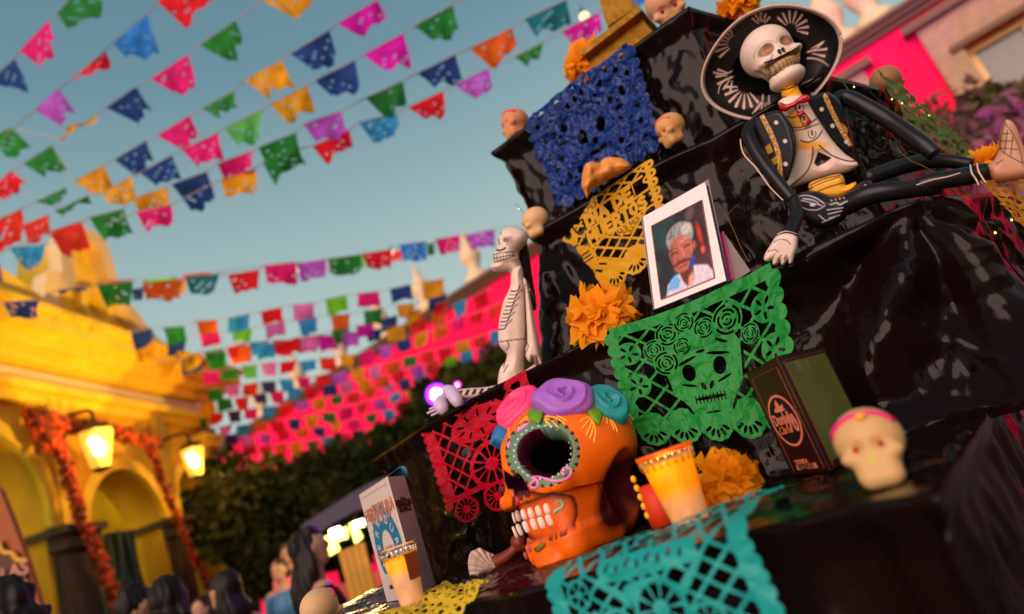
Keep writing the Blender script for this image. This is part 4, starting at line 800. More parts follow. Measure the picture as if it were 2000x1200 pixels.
# --- green skull with roses
def f_green(x, y):
    a = 1.2; p = rect(x, y, 0, 0, a, .86); f = np.minimum(p, lattice(x, y, .125, .010, .85))
    f = U_(f, np.minimum(p, .085 - y), np.minimum(p, .03 - np.minimum(np.abs(x - .01), np.abs(x - a + .01))), np.minimum(p, .035 - np.abs(y - .86)))
    for k in range(8): cy = .10 + k * .10; f = U_(f, circ(x, y, 0, cy, .055), circ(x, y, a, cy, .055))
    for cx, cy in ((.09, .25), (.1, .52), (1.1, .24), (1.12, .50)):
        f = np.maximum(f, circ(x, y, cx, cy, .095)); 
        for k in range(5): b = k * 1.257 + .3; f = cut(f, ell(x, y, cx + .05 * math.cos(b), cy + .05 * math.sin(b), .026, .012, b))
    for k in range(5):
        cx = .12 + k * .24; so, h = fan(x, y, cx, .87, .125, n=5); f = cut(np.maximum(f, so), h)
    # skull face
    f = U_(f, ell(x, y, .60, .47, .30, .30), ell(x, y, .60, .70, .19, .17)); 
    for s in (-1, 1):
        f = cut(f, ell(x, y, .60 + s * .115, .50, .048, .062, s * .15), ell(x, y, .60 + s * .12, .415, .085, .012, s * .25), ell(x, y, .60 + s * .13, .59, .06, .010, -s * .3), seg(x, y, .60 + s * .30, .40, .60 + s * .27, .60, .010), ell(x, y, .60 + s * .03, .615, .016, .03, s * .4), ell(x, y, .60 + s * .16, .34, .05, .012, s * .5), ell(x, y, .60 + s * .17, .76, .011, .05, s * .5))
    f = cut(f, ell(x, y, .60, .70, .12, .013), ell(x, y, .60, .37, .035, .010), ell(x, y, .60, .80, .06, .008))
    for k in range(-4, 5): f = cut(f, seg(x, y, .60 + k * .027, .675, .60 + k * .027, .73, .0045))
    # crown of roses
    for cx, cy, r in ((.28, .27, .075), (.40, .18, .085), (.53, .13, .07), (.66, .22, .07), (.83, .22, .10), (.34, .39, .085), (.48, .30, .06), (.97, .36, .06)): f = np.maximum(f, circ(x, y, cx, cy, r * 1.12)); f = cut(f, rosette(x, y, cx, cy, r, cx * 9))
    return f
gA = atZ(1192, 647, Z1); gB = atZ(1502, 521, Z1); nG = nrm(np.cross(gB - gA, A(0, 0, 1))); nG = nG if np.dot(nG, -gA) > 0 else -nG
q = [gA, gB, onP(1560, 850, gB, nG), onP(1262, 872, gA, nG)]
papel('cut_paper_banner', 'green cut paper banner of a skull crowned with roses', q, tissue('tissue_green', (.008, .28, .035)), f_green, 1.2, 230, seed=8, wr=.010, off=.026, bend=lambda u, v, n: -A(0, 0, 1) * (.012 * np.sin(u * math.pi))[:, None] * (1 - v)[:, None] + n * (.03 * v)[:, None])
# --- blue, crumpled
def f_blue(x, y):
    a = 1.25; p = rect(x, y, 0, 0, a, .93); f = np.minimum(p, lattice(x, y, .12, .034, .9)); f = U_(f, np.minimum(p, .05 - y), np.minimum(p, .06 - np.minimum(np.abs(x - .01), np.abs(x - a + .01))), np.minimum(p, .05 - np.abs(y - .90)))
    for cx, cy, s in ((.62, .50, .30), (.28, .32, .17), (.98, .34, .18), (.95, .74, .15), (.28, .74, .16), (.62, .14, .12)):
        f = U_(f, ell(x, y, cx, cy, s, s * 1.05)); f = cut(f, ell(x, y, cx - s * .4, cy - .05 * s, s * .2, s * .24), ell(x, y, cx + s * .4, cy - .05 * s, s * .2, s * .24), ell(x, y, cx, cy + s * .28, s * .1, s * .12), ell(x, y, cx, cy + s * .62, s * .4, s * .08))
        for k in range(7): b = k * .9; f = cut(f, ell(x, y, cx + s * .86 * math.cos(b), cy + s * .86 * math.sin(b), s * .10, s * .045, b + 1.57))
    for k in range(8): f = U_(f, circ(x, y, 0, .08 + k * .115, .055), circ(x, y, a, .08 + k * .115, .055), circ(x, y, .1 + k * .155, .93, .07))
    return f
q = vplane((1035, 238), (1234, 92), (1296, 296), (1112, 416), Z3)
papel('cut_paper_banner', 'crumpled navy blue cut paper banner under the golden stand', q, tissue('tissue_blue', (.006, .028, .17), .22, .05), f_blue, 1.25, 190, seed=12, wr=.020, off=.02, crs=8)
# --- red
def wheel(x, y, cx, cy, r, n=12):
    d = np.hypot(x - cx, y - cy); a = np.arctan2(y - cy, x - cx); so = r - d; h = np.minimum(np.minimum(d - .28 * r, .80 * r - d), (np.abs(np.sin(a * n / 2)) - .38) * d * .5); return so, h
def f_red(x, y):
    a = 1.0; p = rect(x, y, 0, 0, a, .80); f = np.minimum(p, lattice(x, y, .11, .010, .75)); f = U_(f, np.minimum(p, .055 - y), np.minimum(p, .06 - np.abs(x - .03)), np.minimum(p, .05 - np.abs(x - a + .02)), np.minimum(p, .05 - np.abs(y - .80)))
    for k in range(10): f = U_(f, circ(x, y, -.005, .05 + k * .085, .045))
    f = U_(f, ell(x, y, .50, .22, .26, .15), np.minimum(p, ell(x, y, .85, .45, .25, .18))); 
    for k in range(9): b = k * .7; f = cut(f, ell(x, y, .50 + .17 * math.cos(b), .22 + .09 * math.sin(b), .035, .012, b))
    for k in range(5): f = cut(f, seg(x, y, .72 + k * .05, .34, .74 + k * .05, .50, .012))
    for cx, cy, r in ((.52, .62, .21), (.9, .66, .17), (.16, .90, .12), (.48, .91, .13), (.80, .92, .12)): so, h = wheel(x, y, cx, cy, r); f = cut(np.maximum(f, so), h)
    return f
rA = atZ(842, 832, Z1) ; rB = atZ(1040, 720, Z1); nR = nrm(np.cross(rB - rA, A(0, 0, 1))); nR = nR if np.dot(nR, -rA) > 0 else -nR
q = [rA, rB, onP(1100, 935, rB, nR), onP(905, 1022, rA, nR)]
papel('cut_paper_banner', 'crimson cut paper banner with wheels behind the orange skull', q, tissue('tissue_red', (.55, .004, .025), .28, .2), f_red, 1.0, 190, seed=21, wr=.008, off=.02)
# --- teal, folded over the front edge of the lowest shelf
def f_teal(x, y):
    a = 1.55; p = rect(x, y, 0, 0, a, 1.0); f = np.minimum(p, lattice(x, y + .02, .118, .0125, .95)); f = U_(f, np.minimum(p, .065 - np.minimum(np.abs(x - .03), np.abs(x - a + .03))), np.minimum(p, .03 - y))
    f = cut(U_(f, np.minimum(p, rect(x, y, .42, .30, 1.22, .44))), *[ell(x, y, .5 + k * .085, .345 + .02 * (k % 2), .012, .03, .5) for k in range(8)])
    for cx, cy, r, n_ in ((.82, .66, .20, 10), (1.12, .80, .13, 8), (.45, .74, .15, 8), (.22, .46, .10, 6), (.68, .14, .11, 7), (1.1, .14, .1, 6), (.3, .12, .09, 6)): so, h = wheel(x, y, cx, cy, r, n_); f = cut(np.maximum(f, so), h)
    f = U_(f, seg(x, y, .42, .44, .60, .60, .018), seg(x, y, 1.2, .44, 1.0, .62, .018), ell(x, y, .64, .52, .07, .05), seg(x, y, .3, .6, .6, .9, .02))
    for k in range(11): f = U_(f, circ(x, y, 0, .05 + k * .094, .052), circ(x, y, a, .05 + k * .094, .052))
    return f
tb = [atZ(*p, Z0 + .008) for p in [(1178, 1098), (1532, 966), (1452, 1034), (1088, 1134)]]
# fold line bottom edge, then hanging part
FLD = .30
hang = .30
TA, TB, TC, TD = tb[0], tb[1], tb[2], tb[3]
nT = nrm(np.cross(TC - TD, A(0, 0, 1))); nT = nT if np.dot(nT, -TC) > 0 else -nT
HBR = onP(1560, 1262, TC, nT); HBL = onP(1150, 1340, TD, nT)
aspect = 1.55; ny = 210; nx = int(ny * aspect); xs = np.linspace(-.06, aspect + .06, nx); ys = np.linspace(-.005, 1.0, ny); X, Y = np.meshgrid(xs, ys); P, F = ms(f_teal(X, Y), xs, ys)
u = P[:, 0] / aspect; v = P[:, 1]; lp = lambda a, b, t: a[None] * (1 - t)[:, None] + b[None] * t[:, None]
vt = np.clip(v / FLD, 0, 1); vh = np.clip((v - FLD) / (1 - FLD), 0, 1); top = lp(TA, TB, u) * (1 - vt)[:, None] + lp(TD, TC, u) * vt[:, None]
B = top + (lp(HBL, HBR, u) - lp(TD, TC, u)) * vh[:, None]; cr_ = crumple(u * 6, v * 5, 33) - .5
B = B + A(0, 0, 1) * (.008 + .010 * np.clip(cr_ + .3, 0, 1) * (1 - vt ** 6))[:, None] * 1.0 + nT * ((.014 + .006 * cr_) * np.clip(vh * 14, 0, 1))[:, None]
tag(mesh('cut_paper_banner', B, [f[::-1] for f in F], tissue('tissue_teal', (.012, .36, .33), .45, .15), None), 'teal cut paper banner folded over the lowest shelf edge', 'paper banner', 'cut paper banners hung on the altar')
# --- green and amber papers on the right-hand sides
def f_plain(x, y):
    p = rect(x, y, 0, 0, 1.3, .95); f = p
    for i in range(9):
        for j in range(6): f = cut(f, ell(x, y, .1 + i * .14, .1 + j * .15, .045, .018 + .012 * ((i * 3 + j) % 3), .6 + i * j))
    for k in range(11): f = U_(f, circ(x, y, .06 + k * .118, .95, .06))
    return f
c0, c1 = atZ(1690, 160, Z2), atZ(1850, 275, Z2); nS = nrm(A((c1 - c0)[1], -(c1 - c0)[0], 0)); nS = nS if np.dot(nS, -c0) > 0 else -nS; nS2 = nrm(nS + A(0, 0, .35))
q = [c0 + A(0, 0, .012), c1 + A(0, 0, .012), atY(1888, 330, c1[1] - .04), atY(1764, 292, c0[1] - .05)]
papel('cut_paper_banner', 'dark green cut paper banner on the far right side of the altar', q, tissue('tissue_green_dark', (.01, .24, .04), .5), f_plain, 1.3, 120, seed=41, wr=.015, off=.03)
c0, c1 = atZ(1855, 384, Z1), atZ(2030, 366, Z1); nS = nrm(A((c1 - c0)[1], -(c1 - c0)[0], 0)); nS = nS if np.dot(nS, -c0) > 0 else -nS
q = [c0, c1, onP(2075, 560, c1, nS), onP(1925, 455, c0, nS)]
papel('cut_paper_banner', 'amber cut paper banner hanging below the mariachi skeleton boot', q, tissue('tissue_amber', (.60, .27, .005), .3), f_plain, 1.3, 120, seed=45, wr=.010, off=.05, crs=4)
# yellow paper lying on the shelf at the lower left
q = [atZ(*p, Z0 + .004) for p in [(905, 1136), (985, 1140), (880, 1215), (720, 1215)]]
q = [atZ(870, 1148, Z0 + .01), atZ(965, 1143, Z0 + .01), atY(900, 1215, 1.02), atY(735, 1215, 1.1)]
papel('cut_paper_banner', 'yellow cut paper lying over the shelf edge beside the small candle', q, tissue('tissue_lemon', (.75, .50, .02), .4), f_plain, 1.3, 110, seed=49, wr=.010, off=.006)
# ================================================================== CLAY SKULLS
CX_, CY_ = np.array(_cx), np.array(_cy)
def proj(Pn):
    Pn = np.asarray(Pn, float); fw = Pn @ np.array(_F); return np.stack([1000 + FPX * (Pn @ CX_) / fw, 600 - FPX * (Pn @ CY_) / fw], 1)
class Surf:
    """a sculpted head standing in the place; ray() finds the surface point behind a photo pixel"""
    def __init__(s, sdf, c, sc_, ax): s.sdf, s.c, s.s, s.ax = sdf, np.asarray(c, float), sc_, ax
    def local(s, P): return (np.asarray(P) - s.c) @ s.ax.T / s.s
    def world(s, L): return s.c + s.s * (np.asarray(L) @ s.ax)
    def hit(s, pts, lift=0.0, sdf=None):
        D = np.array([nrm(ray(x, y)) for x, y in pts]); dl = D @ s.ax.T; o = (D * (np.linalg.norm(s.c) - 2.2 * s.s) - s.c) @ s.ax.T / s.s
        t = march(sdf or s.sdf, o, dl, 120); t = np.minimum(t, 2.4); return s.world(o + dl * t[:, None]) - D * lift
def stroke(surf, pts, r0, r1, lift=.0, sub=4, ns=7, flat=.6):
    P = smooth_pts(pts, 4); return tube(surf.hit(P, lift), np.r_[np.linspace(r0, r1, len(P))], ns, 1)
def ellp(cx, cy, rx, ry, n, a=0, a0=0, a1=2 * math.pi, end=False):
    out_ = []
    for k in range(n):
        t = a0 + (a1 - a0) * k / (n - 1 if end else n); x, y = rx * math.cos(t), ry * math.sin(t); out_.append((cx + x * math.cos(a) - y * math.sin(a), cy + x * math.sin(a) + y * math.cos(a)))
    return out_
# --------------------------------------------------------------- big orange skull
OC = atY(1117, 922, 1.27); OS = .132
tcv = nrm(A(-OC[0], -OC[1], 0)); phi = math.radians(47); fwd = tcv * math.cos(phi) + A(-1, 0, 0) * math.sin(phi)
OAX = frame(fwd, A(-.02, 0, 1))
def rbox(p, c, h, r): q = np.abs(p - np.asarray(c)) - (np.asarray(h) - r); return np.linalg.norm(np.maximum(q, 0), axis=-1) + np.minimum(q.max(-1), 0) - r
def base_orange(p):
    q = p.copy(); q[:, 0] = np.abs(q[:, 0]); d = el3(q, (0, .10, .30), (.93, 1.10, .80)); d = sm(d, el3(q, (0, -.42, .12), (.74, .62, .62)), .18)
    d = sm(d, rbox(q, (0, -.36, -.62), (.56, .58, .50), .26), .20); d = sm(d, el3(q, (.48, -.80, -.10), (.22, .18, .14)), .18)
    d = sm(d, el3(q, (0, -.92, -.98), (.26, .14, .10)), .10); d = sm(d, el3(q, (0, .35, -.55), (.55, .5, .55)), .2); return d
OSURF0 = Surf(base_orange, OC, OS, OAX)
eyeL = OSURF0.local(OSURF0.hit([(1060, 884)]))[0]; eyeL = A(.47, -.80, eyeL[2]) if abs(eyeL[0] - .47) > .2 else eyeL; noseL = OSURF0.local(OSURF0.hit([(1006, 950)]))[0]
mth = OSURF0.local(OSURF0.hit([(1045, 975), (1050, 1060), (1118, 1010)]))
MZ1, MZ0 = mth[0][2], mth[1][2]

def sdf_orange(p):
    q = p.copy(); q[:, 0] = np.abs(q[:, 0]); d = base_orange(p); e = A(abs(eyeL[0]), eyeL[1], eyeL[2])
    d = smax(d, -el3(q, e + A(0, .02, 0), (.34, .42, .335)), .035)
    d = smax(d, -el3(q, (.08, -1.06, .02), (.10, .16, .19)), .03)
    d = smax(d, -el3(q, (.70, .26, -.46), (.36, .34, .52)), .08)
    zc, zh = (MZ0 + MZ1) / 2, (MZ1 - MZ0) / 2
    inner = rbox(q, (0, -.36, -.62), (.50, .50, .7), .26); reg = rbox(q, (0, -.60, zc), (.66, .56, zh), .16)
    d = smax(d, -np.maximum(reg, -inner), .035); return d
OSURF = Surf(sdf_orange, OC, OS, OAX)
Vl, Fo = star(sdf_orange, A(0, 0, -.05), 340, 260); Vw = OSURF.world(Vl); px = proj(Vw); n = len(Vl)
oc = np.tile(np.array(S(238, 106, 6)), (n, 1)); oc = oc * (.80 + .32 * vnoise(Vl[:, 0] * 5, Vl[:, 2] * 5 + Vl[:, 1] * 4, 2) * (.7 + .6 * vnoise(Vl[:, 0] * 22, Vl[:, 2] * 30, 4)))[:, None]; dk = S(70, 12, 12); mar = S(60, 4, 30)
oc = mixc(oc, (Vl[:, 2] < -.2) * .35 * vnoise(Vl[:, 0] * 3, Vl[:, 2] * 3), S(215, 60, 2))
dE = np.hypot(*((px - A(1060, 884)) / A(53, 49)).T); front = Vl[:, 1] < .05
ang = np.arctan2(px[:, 1] - 884, px[:, 0] - 1060)
band = front & (base_orange(Vl) > -.03) & (dE < 1.33 + .06 * np.abs(np.cos(ang * 12))) & (dE > .6); oc = mixc(oc, band * 1.0, S(104, 128, 96)); oc = mixc(oc, (front & (base_orange(Vl) > -.03) & (dE > 1.02) & (dE < 1.10)) * .8, S(90, 140, 140))
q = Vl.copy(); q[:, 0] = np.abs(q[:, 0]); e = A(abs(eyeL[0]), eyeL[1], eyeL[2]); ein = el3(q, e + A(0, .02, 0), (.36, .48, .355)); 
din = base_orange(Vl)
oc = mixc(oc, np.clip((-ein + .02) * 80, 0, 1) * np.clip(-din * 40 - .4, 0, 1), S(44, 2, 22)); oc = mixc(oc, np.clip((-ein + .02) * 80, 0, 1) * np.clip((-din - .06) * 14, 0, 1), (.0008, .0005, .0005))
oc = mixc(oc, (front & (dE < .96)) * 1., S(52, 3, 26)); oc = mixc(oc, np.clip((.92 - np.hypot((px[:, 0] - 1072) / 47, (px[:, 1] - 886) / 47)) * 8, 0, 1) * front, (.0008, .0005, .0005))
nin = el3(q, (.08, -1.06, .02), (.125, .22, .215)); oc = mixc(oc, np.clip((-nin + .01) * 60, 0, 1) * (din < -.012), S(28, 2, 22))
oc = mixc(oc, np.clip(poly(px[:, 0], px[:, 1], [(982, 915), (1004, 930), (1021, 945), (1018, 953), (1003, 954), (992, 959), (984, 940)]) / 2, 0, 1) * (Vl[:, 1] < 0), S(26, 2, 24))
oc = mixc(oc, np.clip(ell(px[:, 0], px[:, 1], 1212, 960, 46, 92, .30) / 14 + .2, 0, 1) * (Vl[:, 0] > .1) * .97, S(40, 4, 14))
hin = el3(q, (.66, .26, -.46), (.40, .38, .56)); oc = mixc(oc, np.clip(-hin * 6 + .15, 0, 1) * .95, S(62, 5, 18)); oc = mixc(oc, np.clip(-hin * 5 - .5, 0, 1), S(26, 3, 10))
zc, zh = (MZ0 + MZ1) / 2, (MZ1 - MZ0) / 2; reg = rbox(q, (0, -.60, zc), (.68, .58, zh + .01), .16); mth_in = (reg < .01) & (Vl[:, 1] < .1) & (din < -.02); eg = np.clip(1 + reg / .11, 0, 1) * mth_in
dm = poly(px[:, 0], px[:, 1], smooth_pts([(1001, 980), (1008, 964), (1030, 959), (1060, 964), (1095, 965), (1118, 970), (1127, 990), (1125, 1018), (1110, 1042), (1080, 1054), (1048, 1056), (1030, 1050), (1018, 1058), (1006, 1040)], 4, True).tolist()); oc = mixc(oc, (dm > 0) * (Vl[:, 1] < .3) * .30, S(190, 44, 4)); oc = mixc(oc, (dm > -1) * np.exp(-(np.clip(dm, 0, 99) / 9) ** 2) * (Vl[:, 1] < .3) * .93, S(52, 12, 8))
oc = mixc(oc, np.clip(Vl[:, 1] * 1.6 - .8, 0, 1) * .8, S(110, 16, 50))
OR = empty('painted_skull', 'large orange painted clay skull wearing pink, purple and teal roses', 'skull', W(OC - A(0, 0, 1.1 * OS)))
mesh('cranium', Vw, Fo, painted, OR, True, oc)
toothm = mat('tooth_enamel', S(228, 205, 190), rough=.3, spec=.5)
def axat(p, surf=None):
    f = nrm(-p); x = nrm(CX_ - f * np.dot(CX_, f)); return np.array([x, np.cross(f, x), f])
tu = [((1004, 1012), 3), ((1012, 1008), 5.5), ((1024, 1005), 6.5), ((1038, 1002), 7), ((1053, 998), 7), ((1069, 994), 7)]
tl = [((1006, 1040), 3.2), ((1015, 1035), 5), ((1029, 1029), 7), ((1044, 1024), 7), ((1059, 1021), 7.5), ((1074, 1016), 7)]
for lst, h_, tlt in ((tu, 10.5, .08), (tl, 11.5, -.12)):
    for (c, w_) in lst:
        p = OSURF.hit([c])[0]; m_ = np.linalg.norm(p) / FPX * 1.0; f = nrm(-p); d = nrm(CX_ * (.338) * 0 - CY_); dn = nrm(A(0, 0, 1) + CX_ * tlt); rt = nrm(np.cross(dn, f)); pts = []
        Vt = []; 
        nu_, nv_ = 12, 4
        for r_, o_ in ((1.0, -.003), (1.0, .0015), (.86, .0032), (.5, .0042), (.02, .0045)):
            for k in range(12):
                t = 2 * math.pi * k / 12; cx = np.sign(math.cos(t)) * abs(math.cos(t)) ** .7 * w_ * m_ * r_; cy = np.sign(math.sin(t)) * abs(math.sin(t)) ** .7 * h_ * m_ * r_; Vt.append(p + rt * cx + dn * cy + f * o_)
        Ft = [[i * 12 + k, i * 12 + (k + 1) % 12, (i + 1) * 12 + (k + 1) % 12, (i + 1) * 12 + k] for i in range(4) for k in range(12)] + [list(range(48, 60))]
        mesh('tooth', Vt, Ft, toothm, OR, True)
# roses
def rose(name, cpx, rx_px, ry_px, rot, m, surf, par, lift=.010, hgt=.55, seed=0, facing=.6):
    p = surf.hit([cpx])[0]; k = np.linalg.norm(p) / FPX; out_ = nrm(p - surf.c); f = nrm(out_ * (1 - facing) + nrm(-p) * facing); x = nrm(CX_ - f * np.dot(CX_, f)); y = np.cross(f, x); c, s = math.cos(rot), math.sin(rot)
    x, y = x * c + y * s, -x * s + y * c; nr, na = 34, 72; V = []; F = []
    for i in range(nr + 1):
        r = i / nr
        for j in range(na):
            a = 2 * math.pi * j / na; ph = (a / (2 * math.pi) + 2.6 * r ** .8 + seed * .3 + .10 * math.sin(a * 3 + seed)) % 1.0; rid = 1.9 * (ph ** 2.2) * min(1, 3 * (1 - r) + .2) * (1 - .3 * r)
            rr = r * (1 + .045 * math.cos(a * 5 + seed) * r); dome = math.sqrt(max(0, 1 - r ** 2.6)); h = (dome * .75 + .17 * rid - .30 * math.exp(-(r / .16) ** 2)) * hgt
            V.append(p + f * (lift + h * rx_px * k * .8) + x * rr * rx_px * k * math.cos(a) + y * rr * ry_px * k * math.sin(a))
    for i in range(nr):
        for j in range(na): F.append([i * na + j, (i + 1) * na + j, (i + 1) * na + (j + 1) % na, i * na + (j + 1) % na])
    k0 = len(V)
    for j in range(na): V.append(V[nr * na + j] - f * (lift + .02))
    for j in range(na): F.append([nr * na + j, k0 + j, k0 + (j + 1) % na, nr * na + (j + 1) % na])
    return mesh(name, V, F, m, par, True)
rose('rose', (1014, 800), 52, 36, .75, mat('rose_pink', S(246, 62, 122), rough=.5, noise=.15, nscale=30), OSURF, OR, .006, .62, 1, .5)
rose('rose', (1183, 792), 48, 38, -.5, mat('rose_teal', S(32, 146, 150), rough=.5, noise=.15, nscale=30), OSURF, OR, .006, .60, 2, .45)
rose('rose', (1101, 785), 60, 44, -.05, mat('rose_violet', S(156, 92, 190), rough=.5, noise=.15, nscale=30), OSURF, OR, .010, .62, 3, .5)
rose('rose', (972, 850), 22, 34, .15, mat('rose_blue', S(28, 110, 170), rough=.5), OSURF, OR, .002, .5, 4, .2)
def leafpart(cpx, tip, wpx, surf, par, m):
    a, b = np.array(cpx, float), np.array(tip, float); n_ = 12; V = []; d = (b - a); pr = np.array((-d[1], d[0])) / np.hypot(*d)
    rows = []
    for i in range(n_ + 1):
        t = i / n_; wd = wpx * math.sin(math.pi * min(1, t ** .75)) ** .9 + .3; c = a + d * t
        for s in (-1, -.5, 0, .5, 1): rows.append(c + pr * wd * s)
    P = surf.hit(rows); k = np.linalg.norm(P[0]) / FPX
    for i, q in enumerate(P):
        s = (-1, -.5, 0, .5, 1)[i % 5]; V.append(q - nrm(q) * (.008 + .006 * (1 - s * s) - .003 * (s == 0)))
    F = idx(5, n_ + 1); V2 = [v + nrm(v) * .010 for v in V]; VV, G = extr(np.array(V), np.array(V2), F); return mesh('leaf', VV, G, m, par, True)
lfm = mat('leaf_green', S(104, 150, 16), rough=.45, noise=.25, nscale=60)
leafpart((1040, 790), (1053, 828), 17, OSURF, OR, lfm); leafpart((1157, 778), (1170, 830), 15, OSURF, OR, lfm); leafpart((979, 822), (976, 850), 4, OSURF, OR, lfm)
# painted relief: yellow filaments, dots, arrows, scrolls
fil = []
for c, lst in (((1056, 816), [(1070, 832), (1078, 838), (1092, 838), (1106, 830), (1110, 824)]), ((1036, 812), [(1014, 828), (1020, 822), (1026, 824)]), ((1156, 815), [(1132, 824), (1136, 838), (1144, 852), (1160, 866), (1152, 858)]), ((1180, 808), [(1172, 830), (1186, 828), (1196, 832), (1207, 847), (1200, 842)]), ((1216, 806), [(1212, 820), (1224, 824), (1234, 830), (1238, 822)]), ((982, 826), [(986, 842), (990, 838)])):
    for t in lst: m_ = ((c[0] + t[0]) / 2 + (t[1] - c[1]) * .10, (c[1] + t[1]) / 2 - abs(t[0] - c[0]) * .16); fil.append(tube(OSURF.hit(smooth_pts([c, m_, t], 4)), list(np.linspace(.0007, .0014, 8)) + [.0003], 6, 1))
mesh('filaments', *join(*fil), mat('paint_yellow', S(255, 200, 70), rough=.5), OR, True)['kind'] = 'stuff'
dots = []; arr = []
for k, q_ in enumerate(ellp(1060, 884, 56, 52, 28, -.15)): dots.append(ball(OSURF.hit([q_])[0], .0021, 8, 5))
mesh('dots', *join(*dots), mat('paint_white', S(215, 235, 230), rough=.4), OR, True)['kind'] = 'stuff'
for k in range(26):
    t = 2 * math.pi * (k + .5) / 26; c, s = math.cos(t), math.sin(t); o = A(1060, 884)
    for w_ in (-.045, 0, .045): arr.append(tube(OSURF.hit([o + A(66 * math.cos(t), 62 * math.sin(t)), o + A(72.5 * math.cos(t + w_), 68.5 * math.sin(t + w_))]), [.0009, .0012], 5, 1))
mesh('arrow_marks', *join(*arr), mat('paint_black', (.012, .004, .004), rough=.5), OR, True)['kind'] = 'stuff'
scr = smooth_pts([(1046, 938), (1040, 942), (1036, 948), (1043, 954), (1051, 948), (1049, 938), (1040, 934), (1050, 932), (1066, 936), (1084, 940), (1100, 938), (1113, 930), (1115, 918), (1104, 914), (1097, 922), (1103, 928)], 3)
mesh('scroll', *tube(OSURF.hit(scr), np.linspace(.0028, .0026, len(scr)), 8, 1), mat('paint_lilac', S(232, 130, 190), rough=.4), OR, True)
scr = smooth_pts([(1083, 1002), (1088, 996), (1096, 993), (1100, 986), (1095, 979), (1087, 980), (1086, 986)], 3)
mesh('scroll', *tube(OSURF.hit(scr), np.linspace(.0030, .0012, len(scr)), 8, 1), mat('paint_mint', S(110, 190, 150), rough=.4), OR, True)
def petal_mark(c0, c1, r, m, r2=.0004, lift=0): mesh('petal_mark', *tube(OSURF.hit(smooth_pts([c0, ((c0[0] + c1[0]) / 2, (c0[1] + c1[1]) / 2), c1], 3)), [r2, r * .6, r * .9, r, r * .95, r * .7, r * .2], 8, 1), m, OR, True)
lil = mat('paint_lilac'); pw = mat('paint_white'); plum = mat('paint_plum', S(62, 16, 56), rough=.4)
for a, b, r, m in (((1008, 845), (1034, 826), .0048, lil), ((1012, 840), (1026, 829), .0034, plum), ((1010, 838), (1016, 833), .0016, pw), ((996, 858), (993, 826), .0036, mat('paint_orange_bright', S(255, 150, 20))), ((993, 852), (994, 832), .0022, plum), ((993, 846), (993, 836), .0012, pw), ((992, 878), (997, 860), .0032, lil), ((991, 874), (993, 866), .0014, pw),  # petal marks in plain paint colours, one a bright orange
                   ((1046, 1078), (1066, 1060), .0058, mat('paint_moss', S(110, 110, 20))), ((1044, 1076), (1058, 1066), .0042, plum), ((1046, 1076), (1052, 1071), .0022, pw), ((1036, 1080), (1032, 1050), .0045, mat('paint_rosebrown', S(170, 80, 80))), ((1034, 1070), (1034, 1062), .0018, pw), ((1012, 985), (1012, 972), .0036, mat('paint_hotpink', S(235, 30, 80))), ((1012, 982), (1012, 976), .0016, pw), ((1028, 984), (1027, 974), .0024, mat('paint_moss')), ((1027, 982), (1027, 978), .0012, pw), ((1030, 1094), (1024, 1078), .0036, mat('paint_rosebrown'))):
    petal_mark(a, b, r, m)
# --------------------------------------------------------------- sugar skulls
def sdf_sugar(p):
    q = p.copy(); q[:, 0] = np.abs(q[:, 0]); d = el3(q, (0, .08, .28), (.80, .88, .78)); d = sm(d, rbox(q, (0, -.25, -.45), (.50, .52, .46), .30), .25); d = sm(d, el3(q, (.5, -.52, -.12), (.2, .2, .16)), .15)
    d = smax(d, -el3(q, (.28, -.86, .06), (.19, .20, .17)), .10); d = smax(d, -el3(q, (.05, -.90, -.22), (.07, .12, .10)), .06); d = smax(d, -el3(q, (.86, .0, -.45), (.28, .42, .30)), .16)
    d = smax(d, -el3(q, (0, -.92, -.52), (.30, .10, .03)), .05); return d
SVl, SF = star(sdf_sugar, A(0, 0, -.05), 110, 84)
sugar = mat('sugar_paste', vcol=True, rough=.55, spec=.35, noise=.05, nscale=90, bump=.35, bscale=260, bdist=.0012, sss=.25)
